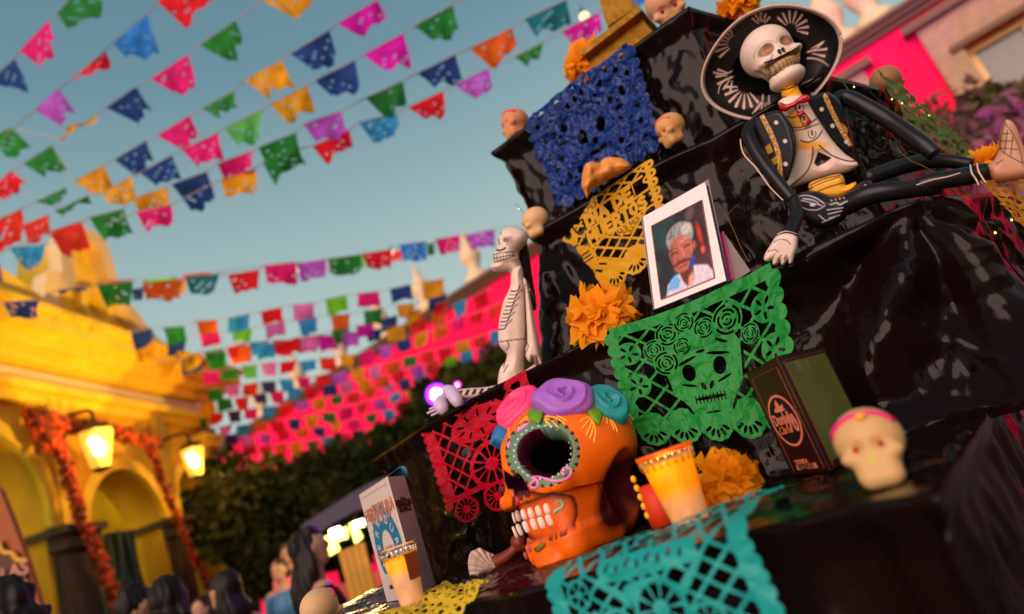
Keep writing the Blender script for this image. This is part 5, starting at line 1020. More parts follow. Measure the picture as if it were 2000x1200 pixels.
def sugar_skull(lab, c, h, fwd, up, eyes=S(200, 8, 20), tone=S(208, 164, 108), ice=((0, .2, S(235, 30, 110)),), eyeoff=True, nose=S(190, 200, 50)):
    ax = frame(fwd, up); s_ = h / 2.0; sf = Surf(sdf_sugar, c, s_, ax); col = np.tile(np.array(tone), (len(SVl), 1)); q = SVl; aq = np.abs(q[:, 0])
    dn = np.hypot(q[:, 0] * 1.1, (q[:, 2] + .24)) ; col = mixc(col, np.clip((.12 - dn) * 14, 0, 1) * (q[:, 1] < -.3) * .8, nose); col = mixc(col, np.clip((.10 - np.hypot(q[:, 0] - .08, q[:, 2] + .74)) * 12, 0, 1) * (q[:, 1] < -.3) * .7, S(150, 200, 60))
    E = empty('sugar_skull', lab, 'sugar skull', W(np.asarray(c) - ax[2] * s_ * .95), 'white sugar skulls set out on the altar'); mesh('skull', place(SVl, c, s_, ax), SF, sugar, E, True, col)
    if eyes is not None:
        for sx in (-1, 1): p = sf.world([[sx * .28, -.72, .06]])[0]; mesh('foil_eye', *ball(p, .070 * s_, 10, 7), mat('foil_%d' % int(eyes[0] * 99), eyes, rough=.2, metal=.6), E, True)
    for a, z_, cc in ice:
        pts = []
        for k in range(19):
            t = k / 18 * 2 - 1; th = t * 1.5; d = A(math.sin(th) * .9, -.25 + .1 * math.sin(t * 9), .0) ; o = A(.85 * math.sin(th) , -math.cos(th) * .62 + .1, 1.4); pts.append(o + A(0, 0, 0))
        o = np.array(pts); dd = np.tile(A(0, 0, -1.), (len(o), 1)); t = march(sdf_sugar, o, dd, 90); L = o + dd * t[:, None]; L = L[t < 1.9]
        if len(L) > 3: mesh('icing', *tube(sf.world(L), .075 * s_, 8, 1), mat('icing_%d' % int(cc[1] * 999), cc, rough=.45), E, True)
    return E
def tocam(c): return nrm(-np.asarray(c, float))
up0 = A(0, 0, 1)
c = atZ(1706, 948, Z0 + .002); c = c + A(0, .005, .045)
SS = atY(1704, 880, c[1]); sugar_skull('blurry sugar skull with red foil eyes and pink icing beside the dark box', SS, .090, tocam(SS) - CX_ * .12 + CY_ * .05, A(.05, 0, 1), ice=((0, 0, S(230, 20, 120)),))
mesh('candy_drop', *ball(SS + up0 * .037 - CX_ * .006 - A(0, .024, 0), (.006, .005, .004), 10, 6), mat('icing_gold', S(240, 180, 10)), None, True)
tag(bpy.data.objects['candy_drop'], 'tiny yellow sugar drop on the forehead of the blurry sugar skull', 'sugar drop')
c = atY(1312, 256, 1.66); sugar_skull('pale sugar skull facing left with gold foil eye beside the blue paper', c, .098, tocam(c) * .5 + A(-1, 0, 0), up0 + CX_ * .05, eyes=S(200, 160, 10), tone=S(205, 150, 92), ice=((0, 0, S(225, 110, 110)),))
c = atY(1047, 437, 1.75); sugar_skull('plain sugar skull behind the head of the white skeleton', c, .092, A(-1, .1, -.1), up0 + A(.2, 0, 0), eyes=None, tone=S(214, 170, 120), ice=(), nose=S(120, 160, 40))
c = atY(1007, 246, 2.03); sugar_skull('sugar skull with red icing on the top left corner of the altar', c, .118, A(-.8, -.5, 0), up0, eyes=None, tone=S(205, 135, 95), ice=((0, 0, S(225, 30, 60)),))
c = atY(1303, 18, 1.75); sugar_skull('sugar skull with red foil eyes at the very top of the altar', c, .150, tocam(c) + CX_ * .1, up0, eyes=S(190, 10, 20), tone=S(212, 152, 112), ice=())
c = atY(1735, 166, 1.75); sugar_skull('brown sugar skull behind the right shoulder of the mariachi', c, .105, A(.6, .6, 0), up0, eyes=None, tone=S(150, 105, 66), ice=())
c = atY(629, 1196, 1.35); sugar_skull('sugar skull with pink icing cut off by the bottom edge', c, .088, A(.4, .8, 0) , up0, eyes=None, tone=S(205, 165, 120), ice=((0, 0, S(225, 50, 120)),))
# --------------------------------------------------------------- paper marigolds
mgo = mat('crepe_orange', (1.0, .41, .010), rough=.65, spec=.2, noise=.06, nscale=25, translucent=.5)
def marigold(lab, cpx, Y, rpx, n, up, seed, squash=(1, 1), m=None, cat='paper flower'):
    rs = np.random.RandomState(seed); c = atY(*cpx, Y); R = rpx * Y / FPX * 1.36; f = nrm(up); ax = frame(f, A(.1, .3, 1)); x, y, z = ax[0], ax[2], -ax[1]; V = []; F = []
    for k in range(n):
        lay = k / n; el = math.radians(88 - 100 * lay + rs.uniform(-10, 10)); az = k * 2.39996 + rs.uniform(-.3, .3); d = x * math.cos(az) * math.cos(el) * squash[0] + y * math.sin(az) * math.cos(el) * squash[1] + z * math.sin(el)
        t = nrm(np.cross(d, A(.3, .2, 1) + rs.normal(size=3) * .5)); b = nrm(np.cross(t, d)); L = R * rs.uniform(.86, 1.06); sgn = 1 if rs.rand() < .5 else -1; wd = R * rs.uniform(.40, .60); k0 = len(V); nu_, nv_ = 8, 6; p1, p2 = rs.rand(2) * 6.28
        for j in range(nv_ + 1):
            v = j / nv_
            for i in range(nu_ + 1):
                u_ = i / nu_ * 2 - 1; w_ = wd * (.25 + .75 * v ** .7) * u_; rf = (math.sin(u_ * 7 + p1) * .13 + math.sin(u_ * 13 + p2) * .06) * wd * v * v * 2; ed = 1 - .10 * abs(math.sin(u_ * 9 + p1)) * (v > .95)
                V.append(c + d * L * (v ** .9) * ed * (1 - .12 * u_ * u_) + t * w_ + b * (rf + sgn * (.55 * L * v * v) + .18 * wd * u_ * u_ * v) - d * L * .22 * v * v)
        for j in range(nv_):
            for i in range(nu_): a = k0 + j * (nu_ + 1) + i; F.append([a, a + 1, a + nu_ + 2, a + nu_ + 1])
    o = mesh('paper_marigold', V, F, m or mgo, None, True); return tag(o, lab, cat, 'orange crepe paper flowers on the altar')
marigold('orange crepe flower lying under the yellow paper banner', (1178, 628), 1.42, 60, 46, tocam(A(.2, 1.4, .3)) + A(0, 0, .3), 5, (1.15, .85))
marigold('orange crepe flower on top of the altar left of the golden stand', (1150, 132), 2.02, 46, 46, tocam(A(.2, 1.4, .3)) + A(0, 0, .5), 6, (1.05, .8))
marigold('orange crepe flower right behind the large glowing candle', (1414, 938), 1.10, 50, 46, tocam(A(.2, 1.4, .3)) + CX_ * .2, 7, (1.1, .85))
marigold('orange crepe flower at the top edge behind the mariachi hat', (1445, 14), 1.78, 38, 44, tocam(A(.2, 1.4, .3)) + A(0, 0, .3), 8)
marigold('orange crepe flower partly hidden behind the mariachi boot', (1930, 316), 1.50, 28, 40, tocam(A(.2, 1.4, .3)), 9, (1.3, .7))
# --------------------------------------------------------------- bread
BR = relief('bread_roll', [(1137, 345), (1143, 322), (1158, 316), (1170, 318), (1183, 308), (1206, 308), (1222, 313), (1232, 326), (1222, 336), (1200, 346), (1176, 360), (1155, 372), (1147, 388), (1141, 375), (1136, 365)], 1.60, .075, 22, None, None, 1.5, paint=lambda x, y: mixc(mixc(np.tile(np.array(S(224, 142, 60)), (len(x), 1)), (vnoise(x * .12, y * .12) > .6) * .4, S(226, 160, 84)), np.clip((pline(x, y, [(1172, 320), (1166, 345), (1160, 362)], 3)) / 3 + .5, 0, 1) * .5, S(150, 74, 20)), bulge=lambda x, y: .008 * (vnoise(x * .08, y * .08, 4) - .5) + .010 * np.exp(-((x - 1150) / 10) ** 2))
BR.data.materials.clear(); BR.data.materials.append(mat('bread_crust', vcol=True, rough=.5, noise=.2, nscale=70, bump=.3, bscale=120)); tag(BR, 'brown lobed bread roll resting on the step above the yellow paper', 'bread')
# --------------------------------------------------------------- boxes
def upz(px_, P): return A(P[0], P[1], ray(*px_)[2] / ray(*px_)[1] * P[1])
def carton(name, lab, bl, bm, br, tl_, tm, tr_, z, m_l, m_r, m_t, cat, tilt=0):
    a, b, c = [atZ(*p, z) for p in (bl, bm, br)]; d = a + c - b; h = np.mean([upz(t, p)[2] for t, p in ((tl_, a), (tm, b), (tr_, c))]); E = empty(name, lab, cat, W((a + c) / 2)); up = A(0, 0, h - z)
    t_ = .0015
    def pan(nm, p, q, m):
        V = [p, q, q + up, p + up]; n_ = nrm(np.cross(q - p, up)); V += [v - n_ * t_ for v in V]; return mesh(nm, V, [[0, 1, 2, 3], [7, 6, 5, 4], [0, 4, 5, 1], [1, 5, 6, 2], [2, 6, 7, 3], [3, 7, 4, 0]], m, E)
    pan('side_panel', a, b, m_l); pan('side_panel', b, c, m_r); pan('side_panel', c, d, m_l); pan('side_panel', d, a, m_r)
    return E, a, b, c, d, up
card = mat('silver_card', S(205, 188, 184), rough=.35, spec=.6, noise=.04, nscale=40); card_s = mat('silver_card', None); teal_c = mat('card_teal', S(20, 112, 150), rough=.4); ink = mat('ink_brown', S(70, 40, 36), rough=.6); foil = mat('foil_rose', S(250, 170, 140), rough=.2, metal=.5)
E, a, b, c, d, up = carton('tall_carton', 'tall silver six-sided spirits carton with blue horseshoe print at the left end', (756, 1176), (821, 1166), (852, 1146), (701, 955), (762, 939), (796, 931), Z0 + .001, card, card, None, 'carton')

R_ = nrm(b - a); N_ = nrm(np.cross(R_, A(0, 0, 1))); N_ = N_ if np.dot(N_, -a) > 0 else -N_; wd = np.linalg.norm(b - a); H = up[2]; AXC = np.array([R_, A(0, 0, 1), N_])
fp = lambda s, t: a + R_ * wd * s + up * t + N_ * .0008
text('print', 'TEQUILA', fp(.5, .815), AXC, wd * .085, ink, E, 0, .0002, sx=1.1)
text('print', 'HERRADURA', fp(.5, .775), AXC, wd * .165, ink, E, .0010, .0002); text('print', 'HERRADURA', fp(.51, .778) + N_ * .0006, AXC, wd * .165, foil, E, .0007, .0003)
text('print', 'BLANCO', fp(.5, .725), AXC, wd * .165, ink, E, .0010, .0002); text('print', 'BLANCO', fp(.51, .728) + N_ * .0006, AXC, wd * .165, foil, E, .0007, .0003)
text('print', 'ORIGINAL', fp(.5, .69), AXC, wd * .085, ink, E, 0, .0002, sx=1.2)
for t in (.955, .63): V = []; F = []; box(V, F, fp(.5, t), (wd * .9, .0022, .0006), AXC); mesh('foil_line', V, F, mat('foil_line', S(250, 225, 215), rough=.2, metal=.4), E)
# horseshoe
ys = np.linspace(-1.2, 1.2, 70); X, Y = np.meshgrid(ys, ys); fh = np.minimum(.28 - np.abs(np.hypot(X, Y) - .72), Y + .55); P, F = ms(fh, ys, ys); hs = wd * .40
mesh('horseshoe', [fp(.52, .44) + R_ * q[0] * hs + A(0, 0, 1) * q[1] * hs * 1.05 + N_ * .0004 for q in P], F, teal_c, E)
for k, ch in enumerate('HERRADURA'):
    th = math.radians(200 - k * 27.5); pc = fp(.52, .44) + R_ * math.cos(th) * hs * .72 + A(0, 0, 1) * math.sin(th) * hs * .75 + N_ * .0010; r1 = R_ * math.sin(th) - A(0, 0, 1) * math.cos(th); u1 = R_ * math.cos(th) + A(0, 0, 1) * math.sin(th)
    text('print', ch, pc, np.array([r1, u1, N_]), wd * .125, card, E, .0003, .0002)
text('print', '100%', fp(.52, .42), AXC, wd * .12, foil, E, .0006, .0002)
R2 = nrm(c - b); N2 = nrm(np.cross(R2, A(0, 0, 1))); N2 = N2 if np.dot(N2, -b) > 0 else -N2; w2 = np.linalg.norm(c - b); fq = lambda s, t: b + R2 * w2 * s + up * t + N2 * .0008; AX2 = np.array([R2, A(0, 0, 1), N2])
text('print', 'HERRADURA', fq(.5, .76), AX2, w2 * .155, ink, E, .0010, .0002); text('print', 'BLANCO', fq(.5, .71), AX2, w2 * .17, ink, E, .0010, .0002); text('print', 'TEQUILA', fq(.5, .80), AX2, w2 * .07, ink, E, 0, .0002)
for k in range(4): text('print', '· · —— · ———', fq(.5, .25 - k * .02), AX2, w2 * .07, ink, E, 0, .0001)
V = []; F = []; 
for k in range(9): box(V, F, fp(.22 + k * .035, .12), (wd * .014 * (1 + k % 3 * .5), H * .035, .0005), AXC)
mesh('barcode', V, F, ink, E)
# lid: sloping dark flap with a blue round opening
ctr = (a + c) / 2 + up; apx = atY(784, 911, ctr[1]); lidm = mat('card_lid_grey', S(96, 78, 92), rough=.5)  # the lid card is itself dark grey
ta, tb_, tc_, td = a + up, b + up, c + up, d + up
mesh('lid_flap', [ta, tb_, tc_, td, apx, apx + A(.0, .02, .0)], [[0, 1, 4], [3, 0, 4, 5], [2, 3, 5], [0, 3, 2, 1]], lidm, E)
seam = [tb_ + (tc_ - tb_) * .02]
pts = [atY(*p, ctr[1] - .01) for p in smooth_pts([(766, 936), (768, 925), (778, 914), (788, 911), (794, 918), (795, 930)], 4)]
Vd, Gd = extr(np.array(pts), np.array(pts) + A(0, .01, 0), [list(range(len(pts)))]); mesh('blue_tab', Vd, Gd, teal_c, E)
# dark carton
dkc = mat('carton_dark_brown', S(44, 14, 8), rough=.35, spec=.5, noise=.1, nscale=30); win = mat('carton_window', S(98, 100, 50), rough=.22, spec=.7, noise=.25, nscale=14); edge_m = mat('carton_edge', S(120, 64, 50), rough=.35)
E, a, b, c, d, up = carton('dark_carton', 'dark brown spirits carton with oval logo and olive window side', (1547, 929), (1622, 920), (1706, 872), (1453, 730), (1523, 705), (1609, 666), Z0 + .001, dkc, dkc, None, 'carton')

V, G = extr(np.array([a + up, b + up, c + up, d + up]), np.array([a + up, b + up, c + up, d + up]) - A(0, 0, .002), [[0, 1, 2, 3]]); mesh('lid', V, G, dkc, E)
V = []; F = []
R_ = nrm(b - a); wd = np.linalg.norm(b - a); N_ = nrm(np.cross(R_, A(0, 0, 1))); N_ = N_ if np.dot(N_, -a) > 0 else -N_; AXC = np.array([R_, A(0, 0, 1), N_]); H = up[2]
R2 = nrm(c - b); w2 = np.linalg.norm(c - b); N2 = nrm(np.cross(R2, A(0, 0, 1))); N2 = N2 if np.dot(N2, -b) > 0 else -N2; AX2 = np.array([R2, A(0, 0, 1), N2])
fp = lambda s, t: a + R_ * wd * s + up * t + N_ * .0008; fq = lambda s, t: b + R2 * w2 * s + up * t + N2 * .0008
V, G = extr(np.array([fq(.10, .06), fq(.95, .06), fq(.95, .93), fq(.10, .93)]), np.array([fq(.10, .06), fq(.95, .06), fq(.95, .93), fq(.10, .93)]) - N2 * .001, [[0, 1, 2, 3]]); mesh('window', V, G, win, E)
ln = []
for (s0, t0, s1, t1) in ((.12, .03, .12, .92), (.12, .92, .9, .92), (.9, .92, .9, .03)): ln.append(tube([fp(s0, t0), fp(s1, t1)], .0005, 5, 1))
for (s0, t0, s1, t1) in ((.08, .03, .08, .95), (.08, .95, .97, .95)): ln.append(tube([fq(s0, t0), fq(s1, t1)], .0006, 5, 1))
mesh('edge_line', *join(*ln), edge_m, E)
cop = mat('print_copper', S(214, 122, 96), rough=.4); cop2 = mat('print_gold', S(200, 110, 50), rough=.4)
ys = np.linspace(-1.1, 1.1, 80); X, Y = np.meshgrid(ys, ys); fo = .05 - np.abs(np.hypot(X, Y) - .95) - .2 * np.maximum(0, np.abs(((np.arctan2(Y, X) / (math.pi / 2)) % 1) - .5) * 2 - .93); P, F = ms(fo, ys, ys)
oc_ = lambda x, y: fp(.5, .48) + R_ * x * wd * .37 + A(0, 0, 1) * y * H * .235 + N_ * .0006
mesh('oval_logo', [oc_(*q) for q in P], F, cop, E)
P, F = ms(.89 - np.hypot(X, Y), ys, ys); mesh('oval_field', [oc_(*q) - N_ * .0003 for q in P], F, mat('print_black', (.008, .004, .004), rough=.5), E)
text('print', 'DonJulio', oc_(-.03, .06) + N_ * .0004, AXC, wd * .20, cop, E, .0006, .0002, sx=.80); text('print', '70', oc_(.44, -.24) + N_ * .0004, AXC, wd * .26, cop, E, .0008, .0002)
text('print', 'Claro', oc_(-.3, -.35) + N_ * .0004, AXC, wd * .14, cop2, E, .0003, .0002, shear=.3)
em = [(-.42, .38), (-.30, .52), (-.22, .46), (-.12, .74), (0, .80), (.08, .58), (.2, .52), (.36, .62), (.30, .42), (.42, .36), (0, .33)]
mesh('emblem', *extr(np.array([oc_(*q) + N_ * .0006 for q in em]), np.array([oc_(*q) for q in em]), [list(range(len(em)))]), cop, E)
text('print', 'TEQUILA', fp(.42, .105), AXC, wd * .085, cop, E, .0003, .0002); V = []; F = []; box(V, F, fp(.5, .06), (wd * .52, H * .045, .0006), AXC); mesh('label_strip', V, F, cop, E); text('print', 'RESERVA', fp(.5, .06) + N_ * .0006, AXC, wd * .10, dkc, E, .0003, .0002)
text('print', '70 · 1', fq(.38, .875), AX2, w2 * .12, mat('print_faint', S(110, 110, 80), rough=.5), E, .0006, .0002)
# --------------------------------------------------------------- candles
waxm = mat('candle_wax', vcol=True, rough=.3, spec=.5, coat=.4); _t = waxm.node_tree; _a = [n for n in _t.nodes if n.type == 'ATTRIBUTE'][0]; _g = _t.nodes.new('ShaderNodeGamma'); _g.inputs[1].default_value = 1.6; _t.links.new(_a.outputs['Color'], _g.inputs[0]); _t.links.new(_g.outputs[0], _t.nodes['Principled BSDF'].inputs['Emission Color']); _t.nodes['Principled BSDF'].inputs['Emission Strength'].default_value = .75
glass = mat('candle_glass', (1, 1, 1), rough=.04, trans=1, ior=1.3, spec=.5)
def candle(lab, rim, rimw, base, basew, Y, top_m, low_m, frac, e, col, flute=0, bare=.12):
    pb_ = atY(*base, Y); pt = atY(*rim, Y); pt = A(pb_[0], pb_[1], pt[2]); h = np.linalg.norm(pt - pb_); k = Y / (FPX * .98); r1 = rimw * k / 2; r0 = basew * k / 2; E = empty('candle_glass', lab, 'candle', W(pb_), 'lit candles in glasses'); rr = lambda t: r0 + (r1 - r0) * t
    hh = np.linspace(0, 1, 16) * (1 - bare); prw = [(.0001, .002)] + [(rr(t) * .96, .002 + h * t) for t in hh] + [(.0001, h * (1 - bare) - .004)]; Vw_, Fw_ = lathe(pb_, prw, 36); tt = np.clip((Vw_[:, 2] - pb_[2]) / h, 0, 1); cw = np.tile(np.array(low_m), (len(Vw_), 1)); cw = mixc(cw, np.clip((tt - frac + .10) / .16, 0, 1), top_m); cw = mixc(cw, np.clip((tt - frac - .12) / .3, 0, 1) * .6, S(255, 190, 20)); cw = cw * (.85 + .3 * vnoise(Vw_[:, 0] * 90, Vw_[:, 2] * 60 + Vw_[:, 1] * 70))[:, None]; mesh('wax', Vw_, Fw_, waxm, E, True, cw)
    if 0: mesh('wax_base', *lathe(pb_, [(.0001, .002)] + [(rr(t) * .96, .002 + h * t) for t in np.linspace(0, frac, 6)], 36), low_m, E, True)
    if 0: mesh('glowing_wax', *lathe(pb_, [(rr(t) * .96, .0022 + h * t) for t in np.linspace(frac, 1 - bare, 6)] + [(.0001, h * (1 - bare) - .004)], 36), top_m, E, True)
    prof = [(rr(t), h * t) for t in np.linspace(1 - bare - .01, .96, 4)] + [(rr(1) * 1.03, h * .975), (rr(1) * 1.03, h), (rr(1) * .985, h), (rr(1) * .98, h * .96)]
    mesh('glass', *lathe(pb_, prof, 40), glass, E, True)
    if flute:
        fl = [tube([pb_ + A(math.cos(t) * rr(.80), math.sin(t) * rr(.80), h * .80), pb_ + A(math.cos(t) * rr(.93), math.sin(t) * rr(.93), h * .93)], .0022, 6, 2) for t in np.arange(0, 6.28, 6.28 / 22)]; mesh('flutes', *join(*fl), glass, E, True)
    l = bpy.data.lights.new('candle_light', 'POINT'); l.energy = e; l.color = col; l.shadow_soft_size = .012; o = bpy.data.objects.new('candle_light', l); COL.objects.link(o); o.location = W(pb_ + A(0, 0, h + .012)); return E, pb_, h, rr
amb = mat('wax_amber', S(255, 150, 0), rough=.4, emit=S(255, 165, 0), es=1.0); milk = mat('wax_milk', S(226, 170, 110), rough=.35, noise=.1, nscale=40, emit=S(255, 150, 60), es=.2, sss=.2)
E, pb_, h, rr = candle('large glowing amber candle in a flared glass before the crepe flower', (1293, 880), 104, (1355, 1030), 66, .98, S(255, 150, 0), S(206, 150, 98), .44, .35, (1, .5, .1), 1)
mesh('rim_band', *lathe(pb_, [(rr(.93), h * .94), (rr(1.0) * 1.035, h * .945), (rr(1) * 1.035, h * 1.003), (rr(1) * .97, h * 1.003), (rr(.95), h * .945)], 40), mat('amber_glass', S(255, 120, 0), rough=.08, trans=.7, spec=.6, emit=S(255, 110, 0), es=.25), E, True)
wy = mat('wax_yellow', S(255, 180, 40), rough=.4, emit=S(255, 160, 20), es=.55); wm = mat('wax_beige', S(205, 165, 130), rough=.35, noise=.12, nscale=60, emit=S(255, 160, 90), es=.05)
E, pb_, h, rr = candle('small votive candle with a red flower sticker before the tall silver carton', (772, 1068), 70, (807, 1182), 44, 1.18, S(255, 170, 40), S(196, 150, 112), .58, .12, (1, .55, .2), 1, .17)
# sticker wraps the glass
S_ = []; na, nz = 14, 16
for j in range(nz + 1):
    for i in range(na + 1): th = math.radians(-62 + 52 * i / na); t = .40 + .43 * j / nz; S_.append(pb_ + A(math.cos(th) * (rr(t) + .0012), math.sin(th) * (rr(t) + .0012), h * t))
S_ = np.array(S_); gu = np.tile(np.linspace(0, 1, na + 1), nz + 1); gv = np.repeat(np.linspace(0, 1, nz + 1), na + 1); cc_ = np.tile(np.array(S(225, 30, 10)), (len(S_), 1)); cc_ = mixc(cc_, (vnoise(gu * 5, gv * 5, 3) > .55) * .8, S(255, 90, 20)); cc_ = mixc(cc_, (gv < .45) * .6 * (vnoise(gu * 6, gv * 6, 8)), S(110, 20, 10)); cc_ = mixc(cc_, ((np.abs(gu - .5) > .42) | (np.abs(gv - .5) > .44)) * 1., S(240, 160, 20)); cc_ = mixc(cc_, ((np.abs(gu - .6) < .22) & (np.abs(gv - .18) < .09)) * .9, S(255, 190, 130))
mesh('sticker', S_, idx(na + 1, nz + 1), mat('sticker_print', vcol=True, rough=.3, emit=(1, .15, .02), es=.12), E, True)
# terracotta incense cup behind the candle
pb_ = atZ(1300, 1040, Z0 + .002); pb_ = A(.113, 1.07, Z0 + .002); k = 1.06 / FPX
TCp = empty('incense_cup', 'terracotta cup with yellow beaded rim half hidden behind the large candle', 'clay cup', W(pb_)); mesh('cup', *lathe(pb_, [(.0001, 0), (30 * k, 0), (31 * k, 40 * k), (28 * k, 80 * k), (26 * k, 80 * k), (26 * k, 60 * k)], 28), mat('terracotta', S(205, 52, 8), rough=.6, noise=.1), TCp, True)
for j in range(5): mesh('bead', *ball(pb_ - CX_ * (30 * k) + CY_ * 0 + A(-.001, -.004, (20 + j * 17) * k), (5.5 * k, 5 * k, 7 * k), 9, 6), mat('bead_yellow', S(250, 180, 10), rough=.5), TCp, True)
# white shell and brown clay bone
SH = relief('white_shell', [(914, 1098), (918, 1080), (930, 1073), (938, 1070), (950, 1077), (966, 1084), (974, 1096), (972, 1112), (958, 1114), (948, 1118), (944, 1128), (930, 1133), (918, 1124), (915, 1112)], 1.42, .018, 14, painted, None, 1.5, paint=lambda x, y: mixc(np.tile(np.array(S(196, 168, 150)), (len(x), 1)), (np.sin(np.hypot(x - 970, y - 1110) * .5) > .3) * .25, S(150, 120, 108)), bulge=lambda x, y: .002 * np.sin(np.arctan2(y - 1115, x - 965) * 26)); tag(SH, 'broken white shell lying left of the orange skull', 'shell')
p = [atY(*q, 1.36) for q in [(966, 1100), (985, 1090), (1003, 1075), (1012, 1066), (1026, 1064)]]
BN = mesh('clay_bone', *join(tube(p, [.014, .012, .010, .014, .012], 14), ball(p[3] + A(.004, 0, .006), .017, 12, 8)), mat('clay_brown', S(118, 42, 22), rough=.5, noise=.2, nscale=30), None, True); tag(BN, 'brown clay bone between the white shell and the orange skull', 'bone')
# golden candle stand on top of the altar
gold = mat('aged_gold', (.55, .22, .02), rough=.32, metal=.75, noise=.4, nscale=22, bump=.5, bscale=45, bdist=.004)
GS = empty('golden_stand', 'golden stepped pedestal on top of the altar beside the blue paper', 'pedestal', W(atY(1210, 100, 2.0)))
def gslab(name, px4, Y, dep):
    fr = np.array([atY(*p_, Y) for p_ in px4]); nn = A(.5, .86, 0); V, G = extr(fr, fr + nn * dep, [list(range(len(px4)))]); return mesh(name, V, G, gold, GS)
gslab('moulding', [(1130, 101), (1247, 11), (1254, 20), (1140, 108)], 1.86, .24); gslab('moulding', [(1133, 108), (1254, 20), (1257, 27), (1143, 114)], 1.88, .2); gslab('base', [(1143, 113), (1250, 32), (1272, 60), (1275, 96), (1200, 150), (1165, 150)], 1.90, .18)
gslab('column', [(1168, -6), (1215, -34), (1240, 16), (1186, 52)], 1.93, .10)
# ================================================================== MARIACHI SKELETON
bone_c = S(224, 198, 184); blk = (.010, .008, .010)
figm = mat('figurine_clay', vcol=True, rough=.38, spec=.45, noise=.05, nscale=60, bump=.10, bscale=150, bdist=.001)
blackglaze = mat('black_lacquer', vcol=True, rough=.30, spec=.30, noise=.05, nscale=60)
HC = atY(1507, 118, 1.42)
MK = empty('mariachi_skeleton', 'seated clay mariachi skeleton in a wide black sombrero with white painted petals', 'figurine', W(atY(1610, 430, 1.30)))
# sombrero: brim dish facing the viewer, curled outward, crown behind
hup = nrm(-CX_ * .50 + CY_ * .80 + 0 * CY_); hn = nrm(nrm(-HC) + CY_ * .05)            # normal of the brim disc
hx = nrm(CX_ * .94 + CY_ * .36); hx = nrm(hx - hn * np.dot(hx, hn)); hy = np.cross(hn, hx); HO = atY(1502, 127, 1.47); kk = np.linalg.norm(HO) / FPX * 1.0
RXh, RYh = 105 * kk, 84 * kk; nr, na = 70, 300; V = []; uv = []
for i in range(nr + 1):
    r = .001 + i / nr
    for j in range(na):
        a = 2 * math.pi * j / na; ca, sa = math.cos(a), math.sin(a); sq = 1 + .05 * math.cos(2 * a) ** 2
        h = -.055 * max(0, 1 - (r / .55) ** 2) ** .6 + .032 * (r ** 2) + .018 * max(0, (r - .8) / .2) ** 2 * (1 if True else 0)
        V.append(HO + hx * RXh * r * ca * sq + hy * RYh * r * sa * sq + hn * h); uv.append((r, a))
F = [[i * na + j, i * na + (j + 1) % na, (i + 1) * na + (j + 1) % na, (i + 1) * na + j] for i in range(nr) for j in range(na)]
V = np.array(V); uv = np.array(uv); n0 = len(V); hp = proj(V)
hc = np.tile(np.array(blk), (n0, 1)); hc = mixc(hc, (uv[:, 0] > .968) * .9, S(205, 178, 165))
def fanmark(cx, cy, a0, spread, L, n, col=S(215, 185, 172), w=2.6, r0=.35):
    """painted petal fan on the brim in photo pixels"""
    global hc
    for k in range(n):
        a = math.radians(a0 + spread * (k / (n - 1) - .5)); l = L * (1 - .16 * abs(k / (n - 1) - .5)); x0, y0 = cx + math.cos(a) * L * r0, cy + math.sin(a) * L * r0; x1, y1 = cx + math.cos(a) * l, cy + math.sin(a) * l
        f = pline(hp[:, 0], hp[:, 1], [(x0, y0), ((x0 + x1) / 2, (y0 + y1) / 2), (x1, y1)], .7, w); hc = mixc(hc, np.clip(f + .5, 0, 1), col)
def arcs(pts, r1=.6, r2=1.8, col=S(215, 185, 172)):
    global hc
    hc = mixc(hc, np.clip(pline(hp[:, 0], hp[:, 1], smooth_pts(pts, 5).tolist(), r2, r1) + .5, 0, 1), col)
fanmark(1544, 58, -62, 150, 36, 8); fanmark(1436, 86, -165, 110, 42, 7); fanmark(1455, 170, 115, 130, 42, 7, w=2.8); fanmark(1432, 147, 150, 100, 34, 5, w=2.0); fanmark(1572, 102, -8, 40, 42, 3, w=2.2); fanmark(1554, 168, 10, 60, 38, 5, col=S(150, 140, 160), w=2.0); fanmark(1492, 190, 92, 60, 34, 4, w=1.8); fanmark(1488, 52, -95, 90, 26, 5, w=1.6)
arcs([(1394, 142), (1408, 145), (1422, 143), (1432, 138)]); arcs([(1577, 114), (1592, 115), (1606, 120), (1618, 129)]); arcs([(1577, 102), (1592, 97), (1603, 88), (1610, 80)]); arcs([(1432, 150), (1415, 158), (1406, 168), (1403, 183)]); arcs([(1490, 186), (1488, 200), (1480, 212), (1469, 222)]); arcs([(1502, 188), (1502, 200), (1511, 212)])
V2 = V - hn * .006 + 0; V2[:, :] = V - hn * (.006 + .0 * uv[:, :1]); hc2 = np.tile(np.array(S(190, 160, 150)), (n0, 1)); VV, G = extr(V, V2, F)
hat = mesh('sombrero', VV, G, blackglaze, MK, True, np.vstack([hc, hc2]))
Vc, Fc = lathe(HO - hn * .05, [(RXh * .50, .03), (RXh * .46, -.02), (RXh * .34, -.07), (RXh * .10, -.085), (.0001, -.085)], 40, np.array([hx, hy, hn])); mesh('hat_crown', Vc, Fc, mat('black_clay', blk, rough=.32, spec=.30, bump=.2, bscale=50), MK, True)
rim = [HO + hx * RXh * 1.0 * math.cos(a) * (1 + .05 * math.cos(2 * a) ** 2) + hy * RYh * math.sin(a) * (1 + .05 * math.cos(2 * a) ** 2) + hn * .051 for a in np.linspace(0, 2 * math.pi, 120)]
mesh('rim', *tube(rim, .0030, 8, 1), mat('rim_clay', S(196, 166, 155), rough=.4, noise=.15, nscale=60), hat, True)
